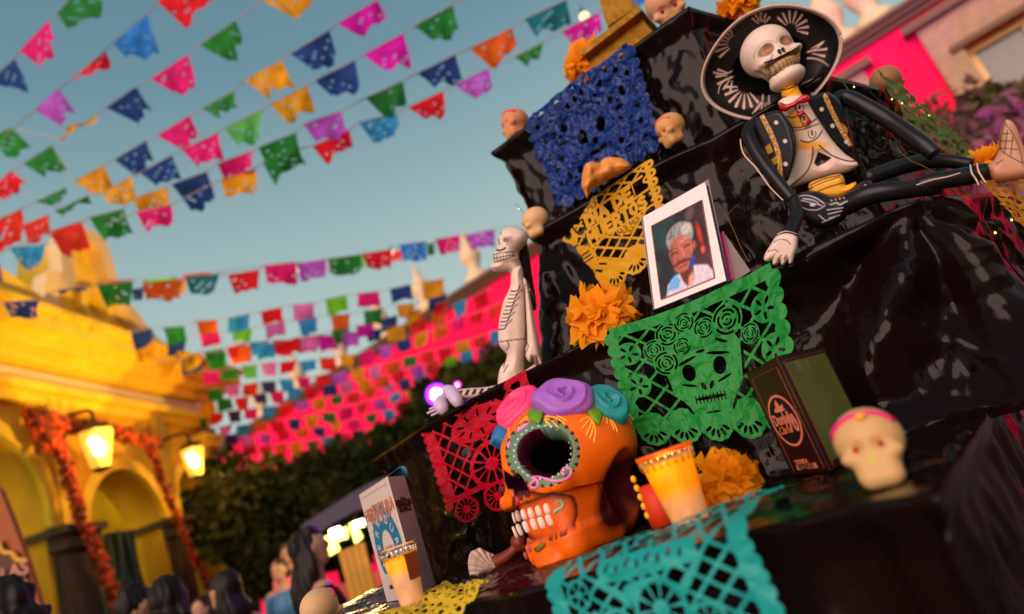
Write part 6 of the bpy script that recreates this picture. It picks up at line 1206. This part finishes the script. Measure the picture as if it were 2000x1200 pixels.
# head
def sdf_skel(p):
    q = p.copy(); q[:, 0] = np.abs(q[:, 0]); d = el3(q, (0, .05, .32), (.72, .85, .70)); d = sm(d, el3(q, (0, -.30, -.20), (.62, .55, .55)), .2); d = sm(d, el3(q, (0, -.32, -.80), (.50, .52, .28)), .16)
    d = sm(d, el3(q, (.44, -.62, -.20), (.20, .18, .12)), .10); d = smax(d, -el3(q, (.30, -.90, .10), (.22, .22, .19)), .07); d = smax(d, -el3(q, (.05, -.92, -.16), (.05, .14, .09)), .03)
    d = smax(d, -el3(q, (.66, -.10, -.42), (.22, .36, .26)), .10); d = smax(d, -rbox(q, (0, -.80, -.46), (.52, .26, .16), .08), .05); d = sm(d, el3(q, (0, -.36, -.46), (.48, .44, .24)), .04); return d
hs = .084; hf = nrm(nrm(-HC) + CX_ * .22 + CY_ * .42); hu = nrm(-CX_ * .42 + CY_ * .90 + hf * 0); HAX = frame(hf, hu); HS = Surf(sdf_skel, HC, hs, HAX)
Vl, Fh = star(sdf_skel, A(0, 0, -.1), 240, 190); Vw = HS.world(Vl); n = len(Vl); c = np.tile(np.array(bone_c), (n, 1)); q = Vl; ax_ = np.abs(q[:, 0]); fr = q[:, 1] < -.2
de = np.hypot((ax_ - .30) / .21, (q[:, 2] - .10) / .18); c = mixc(c, fr * np.clip((1.15 - de) * 3, 0, 1) * .9, S(120, 84, 52)); c = mixc(c, fr * np.clip(1 - de * 1.4, 0, 1) * .8, S(190, 110, 60)); c = mixc(c, fr * np.clip(1 - np.abs(de - 1.32) * 14, 0, 1) * (q[:, 2] > .12) * .9, (.03, .02, .02))
dn = np.hypot((ax_ - .055) / .055, (q[:, 2] + .16) / .09); c = mixc(c, fr * np.clip((1.1 - dn) * 5, 0, 1), (.01, .006, .006))
tz = -.46 + .22 * q[:, 0] ** 2; tr_ = fr & (np.abs(q[:, 2] - tz) < .16) & (ax_ < .52); c = mixc(c, tr_ * .9, S(178, 140, 84)); tg = np.minimum(np.abs(((q[:, 0] / .105) % 1) - .5) * .105, np.abs(q[:, 2] - tz)); c = mixc(c, tr_ * np.clip(1.4 - np.minimum(np.abs(.0525 - np.abs(((q[:, 0] / .105) % 1) - .5) * .105), np.abs(q[:, 2] - tz)) / .010, 0, 1), (.02, .012, .01)); c = mixc(c, (fr & (np.abs(np.abs(q[:, 2] - tz) - .17) < .02) & (ax_ < .54)) * 1., (.02, .012, .01))
c = mixc(c, np.clip(1 - np.abs(pline(q[:, 0], q[:, 2], [(-.24, -.12), (-.40, -.30), (-.46, -.52)], .012)) * 60, 0, 1) * fr, (.05, .03, .03)); c = mixc(c, np.clip(1 - np.hypot((q[:, 1] + .1) / .3, (q[:, 2] + .42) / .24), 0, 1) * .5 * (ax_ > .3), S(90, 60, 56))
mesh('skull', Vw, Fh, figm, MK, True, c)
# torso
wht = lambda x: np.tile(np.array(bone_c), (len(x), 1))
def line(c, x, y, pts, r, col=(.015, .01, .01), sub=5, soft=1.0): return mixc(c, np.clip(pline(x, y, smooth_pts(pts, sub).tolist(), r) / soft + .5, 0, 1), col)
def p_torso(x, y):
    c = wht(x); Y_ = S(232, 160, 10)
    for cx, cy, rx in ((1553, 228, 18), (1560, 243, 24), (1585, 285, 42)):
        f = 1 - np.hypot((x - cx) / rx, (y - cy) / 12); c = mixc(c, np.clip(f * 2, 0, 1) * .9, Y_)
    for pts in ([(1538, 228), (1548, 231), (1560, 226), (1566, 219)], [(1545, 249), (1560, 250), (1578, 244), (1596, 232)], [(1564, 275), (1580, 278), (1596, 270), (1606, 256)], [(1588, 287), (1586, 312), (1572, 340), (1540, 366)], [(1600, 284), (1622, 302), (1650, 313), (1672, 315)]): c = line(c, x, y, pts, 1.3)
    for cx, cy in ((1562, 212), (1571, 234), (1586, 262)): c = line(c, x, y, [(cx - 7, cy - 4), (cx - 5, cy + 6), (cx + 3, cy + 8), (cx + 8, cy + 1), (cx + 6, cy - 4)], 1.0); c = line(c, x, y, [(cx, cy - 5), (cx + 1, cy + 2)], 1.8)
    c = line(c, x, y, [(1550, 256), (1574, 252), (1600, 242)], 1.0); c = mixc(c, np.clip(poly(x, y, [(1590, 318), (1598, 296), (1624, 308), (1612, 318), (1596, 325)]) + .5, 0, 1), (.006, .004, .005)); return c
relief('ribcage', [(1520, 200), (1540, 188), (1562, 186), (1580, 196), (1600, 232), (1622, 268), (1648, 298), (1676, 320), (1660, 336), (1620, 346), (1600, 352), (1560, 364), (1537, 371), (1535, 360), (1550, 325), (1556, 290), (1548, 250), (1528, 220)], 1.37, .060, 30, figm, MK, 1.3, p_torso, bulge=lambda x, y: -.012 * np.clip(1 - np.hypot((x - 1604) / 26, (y - 312) / 22), 0, 1))
mesh('neck', *tube([atY(1534, 152, 1.45), atY(1544, 182, 1.41), atY(1552, 206, 1.39)], [.022, .020, .026], 18), mat('neck_yellow', S(232, 162, 20), rough=.35), MK, True)
for a, b in (((1524, 176), (1556, 166)), ((1527, 190), (1562, 182)), ((1531, 203), (1566, 194))): mesh('neck_line', *tube([atY(a[0], a[1], 1.388), atY((a[0] + b[0]) / 2, (a[1] + b[1]) / 2 + 3, 1.366), atY(b[0], b[1], 1.388)], .0016, 6, 4), mat('black_clay'), MK, True)
# red bow
bow = mat('red_ribbon', S(170, 8, 18), rough=.25, spec=.6)
relief('bow', [(1521, 205), (1524, 200), (1536, 204), (1548, 200), (1556, 194), (1568, 186), (1578, 186), (1582, 196), (1572, 202), (1560, 204), (1568, 214), (1582, 232), (1584, 238), (1570, 248), (1564, 236), (1556, 222), (1550, 210), (1536, 218), (1524, 216)], 1.318, .012, 7, bow, MK, 1.2, col=S(160, 8, 16), holes=[lambda X, Y: ell(X, Y, 1561, 212, 6, 8), lambda X, Y: ell(X, Y, 1570, 233, 6, 9)])
# jacket halves
def p_jack(gold_pts, dots_, extra_g=()):
    def f(x, y):
        c = np.tile(np.array((.012, .011, .015)), (len(x), 1)); g = np.clip(pline(x, y, smooth_pts(gold_pts, 5).tolist(), 4.6) + .5, 0, 1) * (.5 + .5 * (vnoise(x * .6, y * .6) > .35)); c = mixc(c, g, S(185, 130, 50)); c = mixc(c, g * (vnoise(x * .9, y * .9, 5) > .78), S(250, 225, 180))
        for a in dots_: c = mixc(c, np.clip(4.6 - np.hypot(x - a[0], y - a[1]), 0, 1), S(205, 190, 190))
        for a in extra_g: c = mixc(c, np.clip(poly(x, y, a) + .5, 0, 1), S(170, 125, 40))
        return c
    return f
relief('jacket_front', [(1470, 236), (1492, 222), (1520, 216), (1536, 232), (1548, 262), (1554, 296), (1548, 326), (1538, 352), (1520, 350), (1500, 322), (1486, 290), (1474, 258)], 1.345, .030, 9, blackglaze, MK, 1.3, p_jack([(1489, 228), (1506, 262), (1520, 300), (1524, 344)], [(1516, 240), (1533, 276), (1534, 320)], ([(1494, 288), (1504, 280), (1510, 296), (1500, 302)], [(1506, 312), (1516, 304), (1520, 318), (1512, 322)])), tilt=(.5, .1))
relief('jacket_front', [(1576, 192), (1592, 186), (1616, 180), (1640, 196), (1652, 226), (1664, 262), (1668, 292), (1652, 298), (1632, 278), (1610, 250), (1590, 222)], 1.345, .030, 9, blackglaze, MK, 1.3, p_jack([(1612, 188), (1624, 216), (1640, 248), (1660, 282)], [(1605, 214), (1626, 246), (1653, 277)], ([(1644, 240), (1656, 252), (1656, 262), (1648, 254)],)), tilt=(-.4, .1))
# pelvis and spine
def p_spine(x, y):
    c = wht(x); c = mixc(c, (y < 382) * .95, S(236, 168, 16)); c = mixc(c, np.clip((y - 380) / 6, 0, 1) * .9, S(214, 176, 140))
    for pts in ([(1580, 370), (1605, 358), (1640, 346)], [(1590, 378), (1615, 367), (1648, 357)], [(1584, 362), (1610, 350), (1644, 342)]): c = line(c, x, y, pts, 1.2)
    return c
relief('spine', [(1580, 360), (1600, 350), (1640, 340), (1650, 352), (1652, 362), (1672, 356), (1668, 372), (1640, 388), (1600, 388), (1582, 378)], 1.36, .050, 14, figm, MK, 1.3, p_spine)
def p_pelv(x, y):
    c = np.tile(np.array((.012, .010, .014)), (len(x), 1)); wc = S(170, 165, 180)
    for pts in ([(1558, 386), (1572, 382), (1592, 386), (1610, 398)], [(1560, 398), (1574, 408), (1596, 410), (1612, 402)], [(1566, 392), (1584, 396), (1606, 402)], [(1570, 388), (1590, 392), (1600, 398)], [(1668, 388), (1676, 374), (1690, 362)], [(1674, 384), (1682, 372)], [(1622, 400), (1634, 396), (1640, 400), (1654, 394), (1664, 396)], [(1616, 410), (1646, 406)], [(1618, 418), (1644, 412)], [(1620, 426), (1640, 420)], [(1600, 420), (1612, 430)], [(1606, 434), (1630, 424)]): c = line(c, x, y, pts, 1.1, wc)
    g = np.clip(pline(x, y, smooth_pts([(1556, 384), (1548, 396), (1552, 414), (1562, 430), (1572, 434)], 5).tolist(), 3.4) + .5, 0, 1); c = mixc(c, g * (.4 + .6 * (vnoise(x * .7, y * .7) > .4)), S(185, 130, 50)); c = mixc(c, np.clip(4 - np.hypot((x - 1588) / 1.6, y - 400), 0, 1), S(200, 200, 215))
    for k in range(9): c = mixc(c, np.clip(2.6 - np.hypot(x - 1624 - k * 8, y - 392 + k * 1.8), 0, 1), S(170, 130, 80))
    return c
relief('pelvis', [(1550, 388), (1566, 376), (1596, 374), (1630, 384), (1660, 374), (1676, 360), (1694, 352), (1706, 362), (1690, 384), (1668, 402), (1650, 428), (1622, 446), (1590, 446), (1566, 434), (1550, 412)], 1.33, .065, 20, blackglaze, MK, 1.3, p_pelv)
# limbs
bl = mat('black_clay'); 
def limb(name, pts, Ys, rad_px, m=bl, par=MK):
    if m is bl: rad_px = [r * .88 for r in rad_px]
    P = [atY(*p, y) for p, y in zip(pts, Ys)]; return mesh(name, *tube(P, [r * y / FPX for r, y in zip(rad_px, Ys)], 16), m, par, True)
limb('arm', [(1478, 240), (1462, 262), (1482, 306), (1520, 356), (1548, 390)], [1.36, 1.35, 1.33, 1.31, 1.30], [17, 17, 15, 14, 13])
limb('forearm', [(1550, 388), (1556, 420), (1546, 448), (1536, 466)], [1.30, 1.29, 1.28, 1.27], [13, 15, 16, 15])
limb('arm', [(1622, 200), (1650, 190), (1690, 208), (1740, 238), (1800, 280), (1826, 302)], [1.36, 1.36, 1.34, 1.32, 1.28, 1.27], [14, 18, 19, 19, 19, 17])
limb('thigh', [(1650, 402), (1700, 380), (1760, 372), (1830, 366)], [1.32, 1.28, 1.26, 1.26], [24, 24, 21, 18])
limb('thigh', [(1690, 350), (1760, 326), (1830, 314), (1900, 322)], [1.38, 1.40, 1.40, 1.38], [18, 19, 17, 14])
limb('shin', [(1772, 372), (1820, 356), (1880, 346), (1926, 336)], [1.27, 1.25, 1.24, 1.23], [16, 20, 21, 21])
stc = mat('line_cream', S(205, 170, 150), rough=.4)
for pts in ([(1895, 322), (1898, 338), (1906, 350), (1912, 362)], [(1908, 318), (1911, 334), (1919, 348), (1926, 358)], [(1790, 362), (1820, 352), (1850, 346), (1876, 338)], [(1446, 272), (1452, 300), (1478, 330), (1504, 366), (1530, 392)]): limb('painted_line', pts, ([1.205, 1.20, 1.20, 1.20] if pts[0][0] > 1700 else [1.33, 1.31, 1.30, 1.29, 1.27])[:len(pts)], [1.3, 1.6, 1.6, 1.4, 1.2][:len(pts)], stc)
def p_foot(x, y):
    c = mixc(np.tile(np.array(S(205, 150, 118)), (len(x), 1)), np.clip((y - 300) / 60, 0, 1) * .4, S(180, 100, 60)); 
    for pts in ([(1962, 240), (1956, 262), (1954, 290), (1966, 302), (1984, 312), (1996, 318)], [(1962, 240), (1978, 262), (1990, 288), (1998, 320)], [(1958, 262), (1972, 262)], [(1956, 276), (1980, 276)], [(1954, 290), (1988, 292)], [(1968, 256), (1962, 300)], [(1978, 268), (1974, 306)], [(1946, 320), (1960, 312)], [(1940, 314), (1952, 290)]): c = line(c, x, y, pts, .9, (.05, .03, .025))
    return c
relief('foot', [(1928, 326), (1940, 312), (1950, 290), (1952, 262), (1960, 240), (1970, 234), (1984, 246), (1996, 276), (2012, 320), (2010, 345), (1985, 352), (1955, 356), (1936, 356), (1927, 342)], 1.22, .055, 22, figm, MK, 1.3, p_foot)
def p_hand(x, y):
    c = wht(x)
    for pts in ([(1512, 474), (1522, 468), (1536, 470), (1544, 478)], [(1500, 492), (1512, 488), (1520, 492)], [(1508, 506), (1514, 496)], [(1520, 508), (1526, 498)], [(1532, 506), (1536, 498)]): c = line(c, x, y, pts, .9, S(90, 60, 60))
    return c
relief('hand', [(1516, 462), (1536, 456), (1556, 462), (1558, 482), (1552, 500), (1548, 514), (1541, 516), (1538, 508), (1533, 517), (1526, 518), (1523, 509), (1517, 518), (1509, 517), (1508, 508), (1500, 512), (1492, 508), (1494, 496), (1504, 480)], 1.25, .030, 10, figm, MK, 1.2, p_hand, sub=3)
for a in (((1518, 458), (1536, 452), (1558, 458)), ((1516, 463), (1536, 457), (1559, 464))): limb('cuff_line', a, [1.255, 1.245, 1.255], [1.2, 1.3, 1.2], stc)
# ================================================================== WHITE SKELETON ON THE LEFT
WS = empty('white_skeleton', 'white clay skeleton with black painted ribs seated at the left edge of the altar', 'figurine', W(atZ(1000, 756, Z1)))
def p_wh(x, y):
    c = mixc(wht(x), np.clip((x - 1040) / 20, 0, 1) * .2, S(200, 160, 140)); K = (.02, .014, .014)
    for a in [(984, 453, 978, 459), ]: pass
    for pts in ([(974, 466), (975, 473), (976, 478)], [(969, 487), (974, 490), (982, 488), (987, 485)], [(964, 498), (980, 494), (1004, 492)], [(963, 505), (980, 502), (1004, 498)], [(966, 513), (985, 507), (1006, 500)]): c = line(c, x, y, pts, 1.0 if pts[0][0] != 969 else 2.0, K)
    for k in range(7): c = line(c, x, y, [(965 + k * 6, 499 - k * .9), (966 + k * 6, 512 - k * 1.8)], .7, K, 2)
    c = mixc(c, np.clip(4.2 - np.hypot((x - 988) / 1.5, (y - 470)), 0, 1) * .8, S(90, 66, 62))
    for a in range(6): t = math.radians(-50 + a * 28); c = line(c, x, y, [(990 + 4 * math.cos(t), 470 + 4 * math.sin(t)), (990 + 11 * math.cos(t), 470 + 10 * math.sin(t))], .8, (.06, .04, .04), 2)
    c = mixc(c, np.clip(5 - np.hypot(x - 977, y - 455), 0, 1) * .8, S(110, 140, 200))
    for k in range(11):
        t = k / 10; xl = 1000 - 24 * t; c = line(c, x, y, [(xl - 2, 566 + 6 - 2 + k * 7.4), (xl + 10, 566 + 4 + k * 7.2), (xl + (22 if k % 2 else 15), 560 + k * 7.2)], 1.0 if k % 2 else 1.5, K, 3)
    for pts in ([(1026, 556), (1025, 600), (1027, 640), (1024, 664)], [(975, 668), (1000, 664), (1022, 662)], [(991, 665), (994, 674), (990, 684)], [(1028, 668), (1032, 676), (1026, 690)], [(984, 726), (992, 712)], [(1000, 738), (1012, 732)], [(984, 716), (990, 690)]): c = line(c, x, y, pts, 1.0, K)
    return c
relief('torso', [(1000, 530), (1018, 520), (1024, 545), (1030, 575), (1030, 620), (1030, 664), (1026, 690), (1024, 720), (1022, 742), (1000, 762), (976, 770), (972, 752), (976, 722), (988, 704), (988, 690), (976, 676), (973, 655), (976, 622), (984, 588), (996, 562)], 1.60, .075, 22, painted, WS, 1.3, p_wh)
relief('head', [(978, 453), (986, 446), (1000, 443), (1018, 446), (1030, 456), (1030, 472), (1020, 486), (1014, 492), (1014, 506), (1020, 524), (1022, 548), (1004, 556), (1000, 540), (994, 532), (974, 532), (960, 527), (956, 519), (964, 511), (962, 501), (966, 492), (970, 486), (972, 470)], 1.60, .085, 24, painted, WS, 1.3, p_wh, bulge=lambda x, y: -.010 * np.clip(1 - np.hypot((x - 988) / 9, (y - 470) / 8), 0, 1) + .006 * np.clip(1 - np.abs(y - 505) / 8, 0, 1))
relief('arm', [(1022, 545), (1030, 552), (1040, 600), (1047, 640), (1054, 676), (1058, 704), (1062, 716), (1054, 712), (1048, 700), (1046, 716), (1042, 700), (1036, 708), (1028, 700), (1026, 684), (1030, 664), (1028, 620), (1026, 580)], 1.56, .045, 12, painted, WS, 1.3, p_wh)
relief('back_cloak', [(1020, 468), (1030, 478), (1040, 540), (1048, 600), (1036, 600), (1020, 540), (1012, 500)], 1.66, .03, 8, mat('black_clay'), WS, 1.5)
def strip(name, pts, Ys, rad, m): return limb(name, pts, Ys, rad, m, WS)
lilw = mat('clay_lilac', S(196, 176, 206), rough=.4, noise=.08)
relief('leg', [(896, 762), (920, 758), (950, 756), (985, 748), (1020, 728), (1052, 706), (1056, 712), (1020, 744), (990, 764), (950, 776), (915, 780), (898, 776)], 1.60, .03, 9, painted, WS, 1.3, lambda x, y: (lambda c: mixc(c, (np.abs(((x + (y - 760) * .5) / 13) % 1 - .5) < .24) * (np.abs(y - 768 + (x - 900) * .09) < 5) * (x < 960) * 1., (.02, .015, .02)))(mixc(wht(x), 0 * x + .3, S(150, 130, 140))))
strip('foot', [(872, 762), (882, 768), (892, 782), (896, 794)], [1.62, 1.60, 1.58, 1.58], [11, 14, 13, 8], lilw); strip('foot', [(868, 776), (860, 786), (864, 798), (870, 806)], [1.60, 1.59, 1.58, 1.58], [9, 13, 13, 8], lilw)
for a, b in (((856, 793), (838, 800)), ((852, 800), (834, 808)), ((856, 806), (842, 812))): strip('toe', [a, b], [1.585, 1.58], [3.0, 2.2], lilw)
# ================================================================== PORTRAIT CARD
PF = empty('portrait_card', 'white framed portrait of a grey haired man leaning on the step', 'framed photo', W(atZ(1340, 590, Z1)))
ca, cb, cc2, cd2 = (1256, 424), (1377, 356), (1418, 548), (1279, 604)
pa = atY(*cd2, 1.345); pb2 = atY(*cc2, 1.27); ln_ = nrm(pb2 - pa); nP = nrm(np.cross(ln_, A(0, .22, 1))); nP = nP if np.dot(nP, -pa) > 0 else -nP
C4 = [onP(*p, pa, nP) for p in (ca, cb, cc2, cd2)]
V, G = extr(np.array(C4), np.array(C4) - nP * .006, [[0, 1, 2, 3]]); mesh('mount', V, G, mat('white_card', S(238, 214, 214), rough=.45, noise=.03), PF)
ph4 = [onP(*p, pa + nP * .0012, nP) for p in ((1272, 442), (1371, 391), (1396, 543), (1291, 586))]
nx, ny = 170, 220; gu, gv = np.meshgrid(np.linspace(0, 1, nx), np.linspace(0, 1, ny)); u = gu.ravel(); v = gv.ravel(); x = u; y = v * 1.32
c = np.tile(np.array(S(16, 24, 30)), (len(u), 1)); c = mixc(c, np.clip(vnoise(x * 5, y * 5, 3) * 1.5 - .5, 0, 1) * (x < .45) * .9, S(30, 74, 84)); c = mixc(c, (x > .62) * .8 * np.clip(vnoise(x * 6, y * 4, 5) * 2 - .7, 0, 1), S(90, 40, 60)); c = mixc(c, np.clip(ell(x, y, .86, .52, .05, .26, -.1) * 30, 0, 1), S(200, 26, 8)); c = mixc(c, np.clip(ell(x, y, .88, .80, .05, .08) * 30, 0, 1), S(235, 90, 20)); c = mixc(c, np.clip(ell(x, y, .74, .12, .10, .16, .5) * 20, 0, 1) * .5, S(120, 90, 90))
sk1, sk2, sk3 = S(176, 96, 76), S(118, 48, 40), S(216, 150, 130)
c = mixc(c, np.clip(poly(x, y, [(.10, 1.32), (.16, 1.12), (.36, 1.02), (.70, .98), (.92, 1.06), (1.0, 1.2), (1, 1.32)]) * 60, 0, 1), S(206, 196, 214)); c = mixc(c, np.clip(poly(x, y, [(.14, 1.24), (.20, 1.08), (.34, 1.0), (.42, 1.14), (.36, 1.26)]) * 60, 0, 1), S(104, 168, 226)); c = mixc(c, np.clip(poly(x, y, [(.38, .98), (.68, .94), (.66, 1.2), (.52, 1.30), (.44, 1.18)]) * 60, 0, 1), S(96, 40, 36)); c = mixc(c, np.clip(poly(x, y, [(.55, 1.14), (.64, 1.06), (.68, 1.2), (.6, 1.3), (.52, 1.28)]) * 60, 0, 1), S(214, 150, 136))
c = mixc(c, np.clip(ell(x, y, .50, .42, .27, .26, .1) * 40, 0, 1), S(150, 150, 150)); hn_ = vnoise(x * 40, y * 14, 7); c = mixc(c, np.clip(ell(x, y, .50, .42, .27, .26, .1) * 40, 0, 1) * np.clip(hn_ * 2 - .8, 0, 1) * .8, S(70, 76, 80)); c = mixc(c, np.clip(ell(x, y, .64, .34, .13, .12) * 20, 0, 1) * .7, S(205, 196, 192))
c = mixc(c, np.clip(ell(x, y, .74, .66, .04, .085, .1) * 60, 0, 1), S(170, 84, 66)); face = np.clip(np.maximum(ell(x, y, .49, .66, .235, .27, 0), ell(x, y, .48, .84, .185, .20, 0)) * 45, 0, 1); c = mixc(c, face, sk1); c = mixc(c, face * np.clip(ell(x, y, .58, .50, .15, .09, .1) * 14, 0, 1) * .7, sk3); c = mixc(c, face * np.clip(ell(x, y, .30, .80, .09, .06, .3) * 18, 0, 1) * .7, S(216, 120, 110)); c = mixc(c, face * np.clip(ell(x, y, .68, .74, .08, .2, -.1) * 10, 0, 1) * .5, S(214, 140, 110)); c = mixc(c, face * (x < .34) * .4, sk2)
for pts, r, col, o in (([(.30, .60), (.36, .57), (.42, .60)], .012, S(60, 26, 24), .9), ([(.54, .57), (.61, .53), (.68, .55)], .012, S(70, 34, 30), .8), ([(.31, .66), (.36, .645), (.42, .665)], .020, S(40, 16, 16), .9), ([(.55, .63), (.61, .61), (.66, .625)], .018, S(40, 16, 16), .9), ([(.44, .62), (.41, .74), (.40, .80)], .012, sk2, .8), ([(.51, .62), (.53, .74), (.54, .80)], .016, S(214, 140, 120), .6), ([(.40, .81), (.46, .83), (.54, .80)], .016, sk2, .9), ([(.33, .87), (.42, .845), (.50, .85), (.60, .85), (.65, .90)], .030, S(62, 30, 30), .85), ([(.40, .93), (.48, .925), (.56, .92)], .014, S(80, 22, 24), .9), ([(.32, .70), (.30, .78), (.31, .86)], .008, sk2, .8), ([(.62, .72), (.66, .80), (.64, .88)], .008, sk2, .7), ([(.36, .48), (.48, .46), (.60, .45)], .006, sk2, .6), ([(.36, .53), (.48, .50), (.60, .49)], .006, sk2, .6), ([(.44, 1.02), (.52, 1.05), (.60, 1.0)], .02, S(70, 26, 24), .7)):
    c = mixc(c, np.clip(pline(x, y, smooth_pts(pts, 4).tolist(), r) * 90 + .3, 0, 1) * o, col)
c = mixc(c, np.clip(poly(x, y, [(.60, .90), (.70, .80), (.74, .88), (.64, 1.0), (.58, .98)]) * 70, 0, 1), S(24, 62, 170)); c = mixc(c, np.clip(vnoise(x * 30, y * 30, 9) - .5, 0, 1) * face * .5, sk2)
im = c.reshape(ny, nx, 3)
for _ in range(7): im = (np.roll(im, 1, 0) + 2 * im + np.roll(im, -1, 0)) / 4; im = (np.roll(im, 1, 1) + 2 * im + np.roll(im, -1, 1)) / 4
im = im * (.86 + .28 * vnoise(gu * 26, gv * 34, 3))[..., None] * (.9 + .2 * vnoise(gu * 70, gv * 90, 4))[..., None]; im = im * (1 - .55 * face.reshape(ny, nx) * np.clip((.40 - gu) * 3, 0, 1))[..., None]; c = im.reshape(-1, 3)
B = (ph4[0][None] * (1 - u)[:, None] + ph4[1][None] * u[:, None]) * (1 - v)[:, None] + (ph4[3][None] * (1 - u)[:, None] + ph4[2][None] * u[:, None]) * v[:, None]
mesh('portrait', B, idx(nx, ny), mat('photo_print', vcol=True, rough=.35, spec=.15), PF, True, c)
bev = []
for i in range(4): a, b = ph4[i], ph4[(i + 1) % 4]; bev.append(tube([a, b], .0012, 5, 1))
mesh('bevel', *join(*bev), mat('card_bevel', S(150, 90, 84), rough=.5), PF)
# acrylic sleeve and plum stand
sl = [onP(*p, pa - nP * .012, nP) for p in ((1252, 426), (1384, 350), (1424, 550), (1276, 606))]; V, G = extr(np.array(sl), np.array(sl) - nP * .002, [[0, 1, 2, 3]]); mesh('sleeve', V, G, mat('dark_plastic_edge', S(60, 44, 60), rough=.15, spec=.7), PF)
V, G = extr(np.array([onP(*p, pa - nP * .03, nP) for p in ((1403, 458), (1414, 452), (1434, 545), (1416, 552))]), np.array([onP(*p, pa - nP * .05, nP) for p in ((1403, 458), (1412, 452), (1434, 545), (1416, 552))]), [[0, 1, 2, 3]]); mesh('stand', V, G, mat('plum_card', S(150, 24, 96), rough=.35), PF)
V, G = extr(np.array([onP(*p, pa - nP * .034, nP) for p in ((1412, 454), (1418, 460), (1466, 530), (1430, 552))]), np.array([onP(*p, pa - nP * .04, nP) for p in ((1412, 454), (1418, 460), (1466, 530), (1430, 552))]), [[0, 1, 2, 3]]); mesh('stand', V, G, mat('grey_card', S(120, 104, 100), rough=.6), PF)
# ================================================================== FAIRY LIGHT WIRES ON THE ALTAR
led = mat('led_gold', (1, .7, .2), emit=(1, .62, .12), es=2.5); wirem = mat('copper_wire', (.45, .22, .10), rough=.3, metal=.8)
def fairy(lab, paths, leds):
    p0 = atY(*paths[0][0][:2], paths[0][0][2]); E = empty('fairy_lights', lab, 'string lights', W(p0), 'copper wire fairy lights on the altar')
    for P_ in paths: mesh('wire', *tube([atY(*q) for q in P_], .0009, 5, 5), wirem, E)
    for q in leds: mesh('bulb', *ball(atY(*q), (.0016, .0016, .0022), 8, 6), led, E, True)
fairy('copper wire of tiny lights behind the head of the white skeleton', [[(1006, 398, 1.84), (1018, 410, 1.8), (1030, 432, 1.72)], [(1030, 548, 1.62), (1046, 590, 1.6), (1060, 610, 1.6), (1052, 640, 1.6)]], [(1013, 408, 1.80), (1033, 566, 1.6), (1222, 640, 1.36)])
fairy('copper wire of tiny lights running behind the arm of the mariachi', [[(1646, 160, 1.42), (1672, 196, 1.40), (1690, 214, 1.38), (1716, 238, 1.36)], [(1752, 290, 1.33), (1776, 312, 1.3), (1806, 326, 1.28), (1834, 346, 1.24), (1822, 352, 1.24)], [(1700, 180, 1.44), (1740, 220, 1.5), (1780, 262, 1.55)]], [(1728, 224, 1.36), (1742, 194, 1.5), (1762, 202, 1.5), (1815, 226, 1.7), (1668, 170, 1.38)])
fairy('loose copper wire right of the grey portrait stand', [[(1412, 412, 1.36), (1428, 440, 1.34), (1446, 480, 1.32), (1462, 512, 1.3)], [(1440, 400, 1.4), (1424, 416, 1.37), (1414, 432, 1.35)]], [(1944, 455, 1.12), (1976, 430, 1.16)])
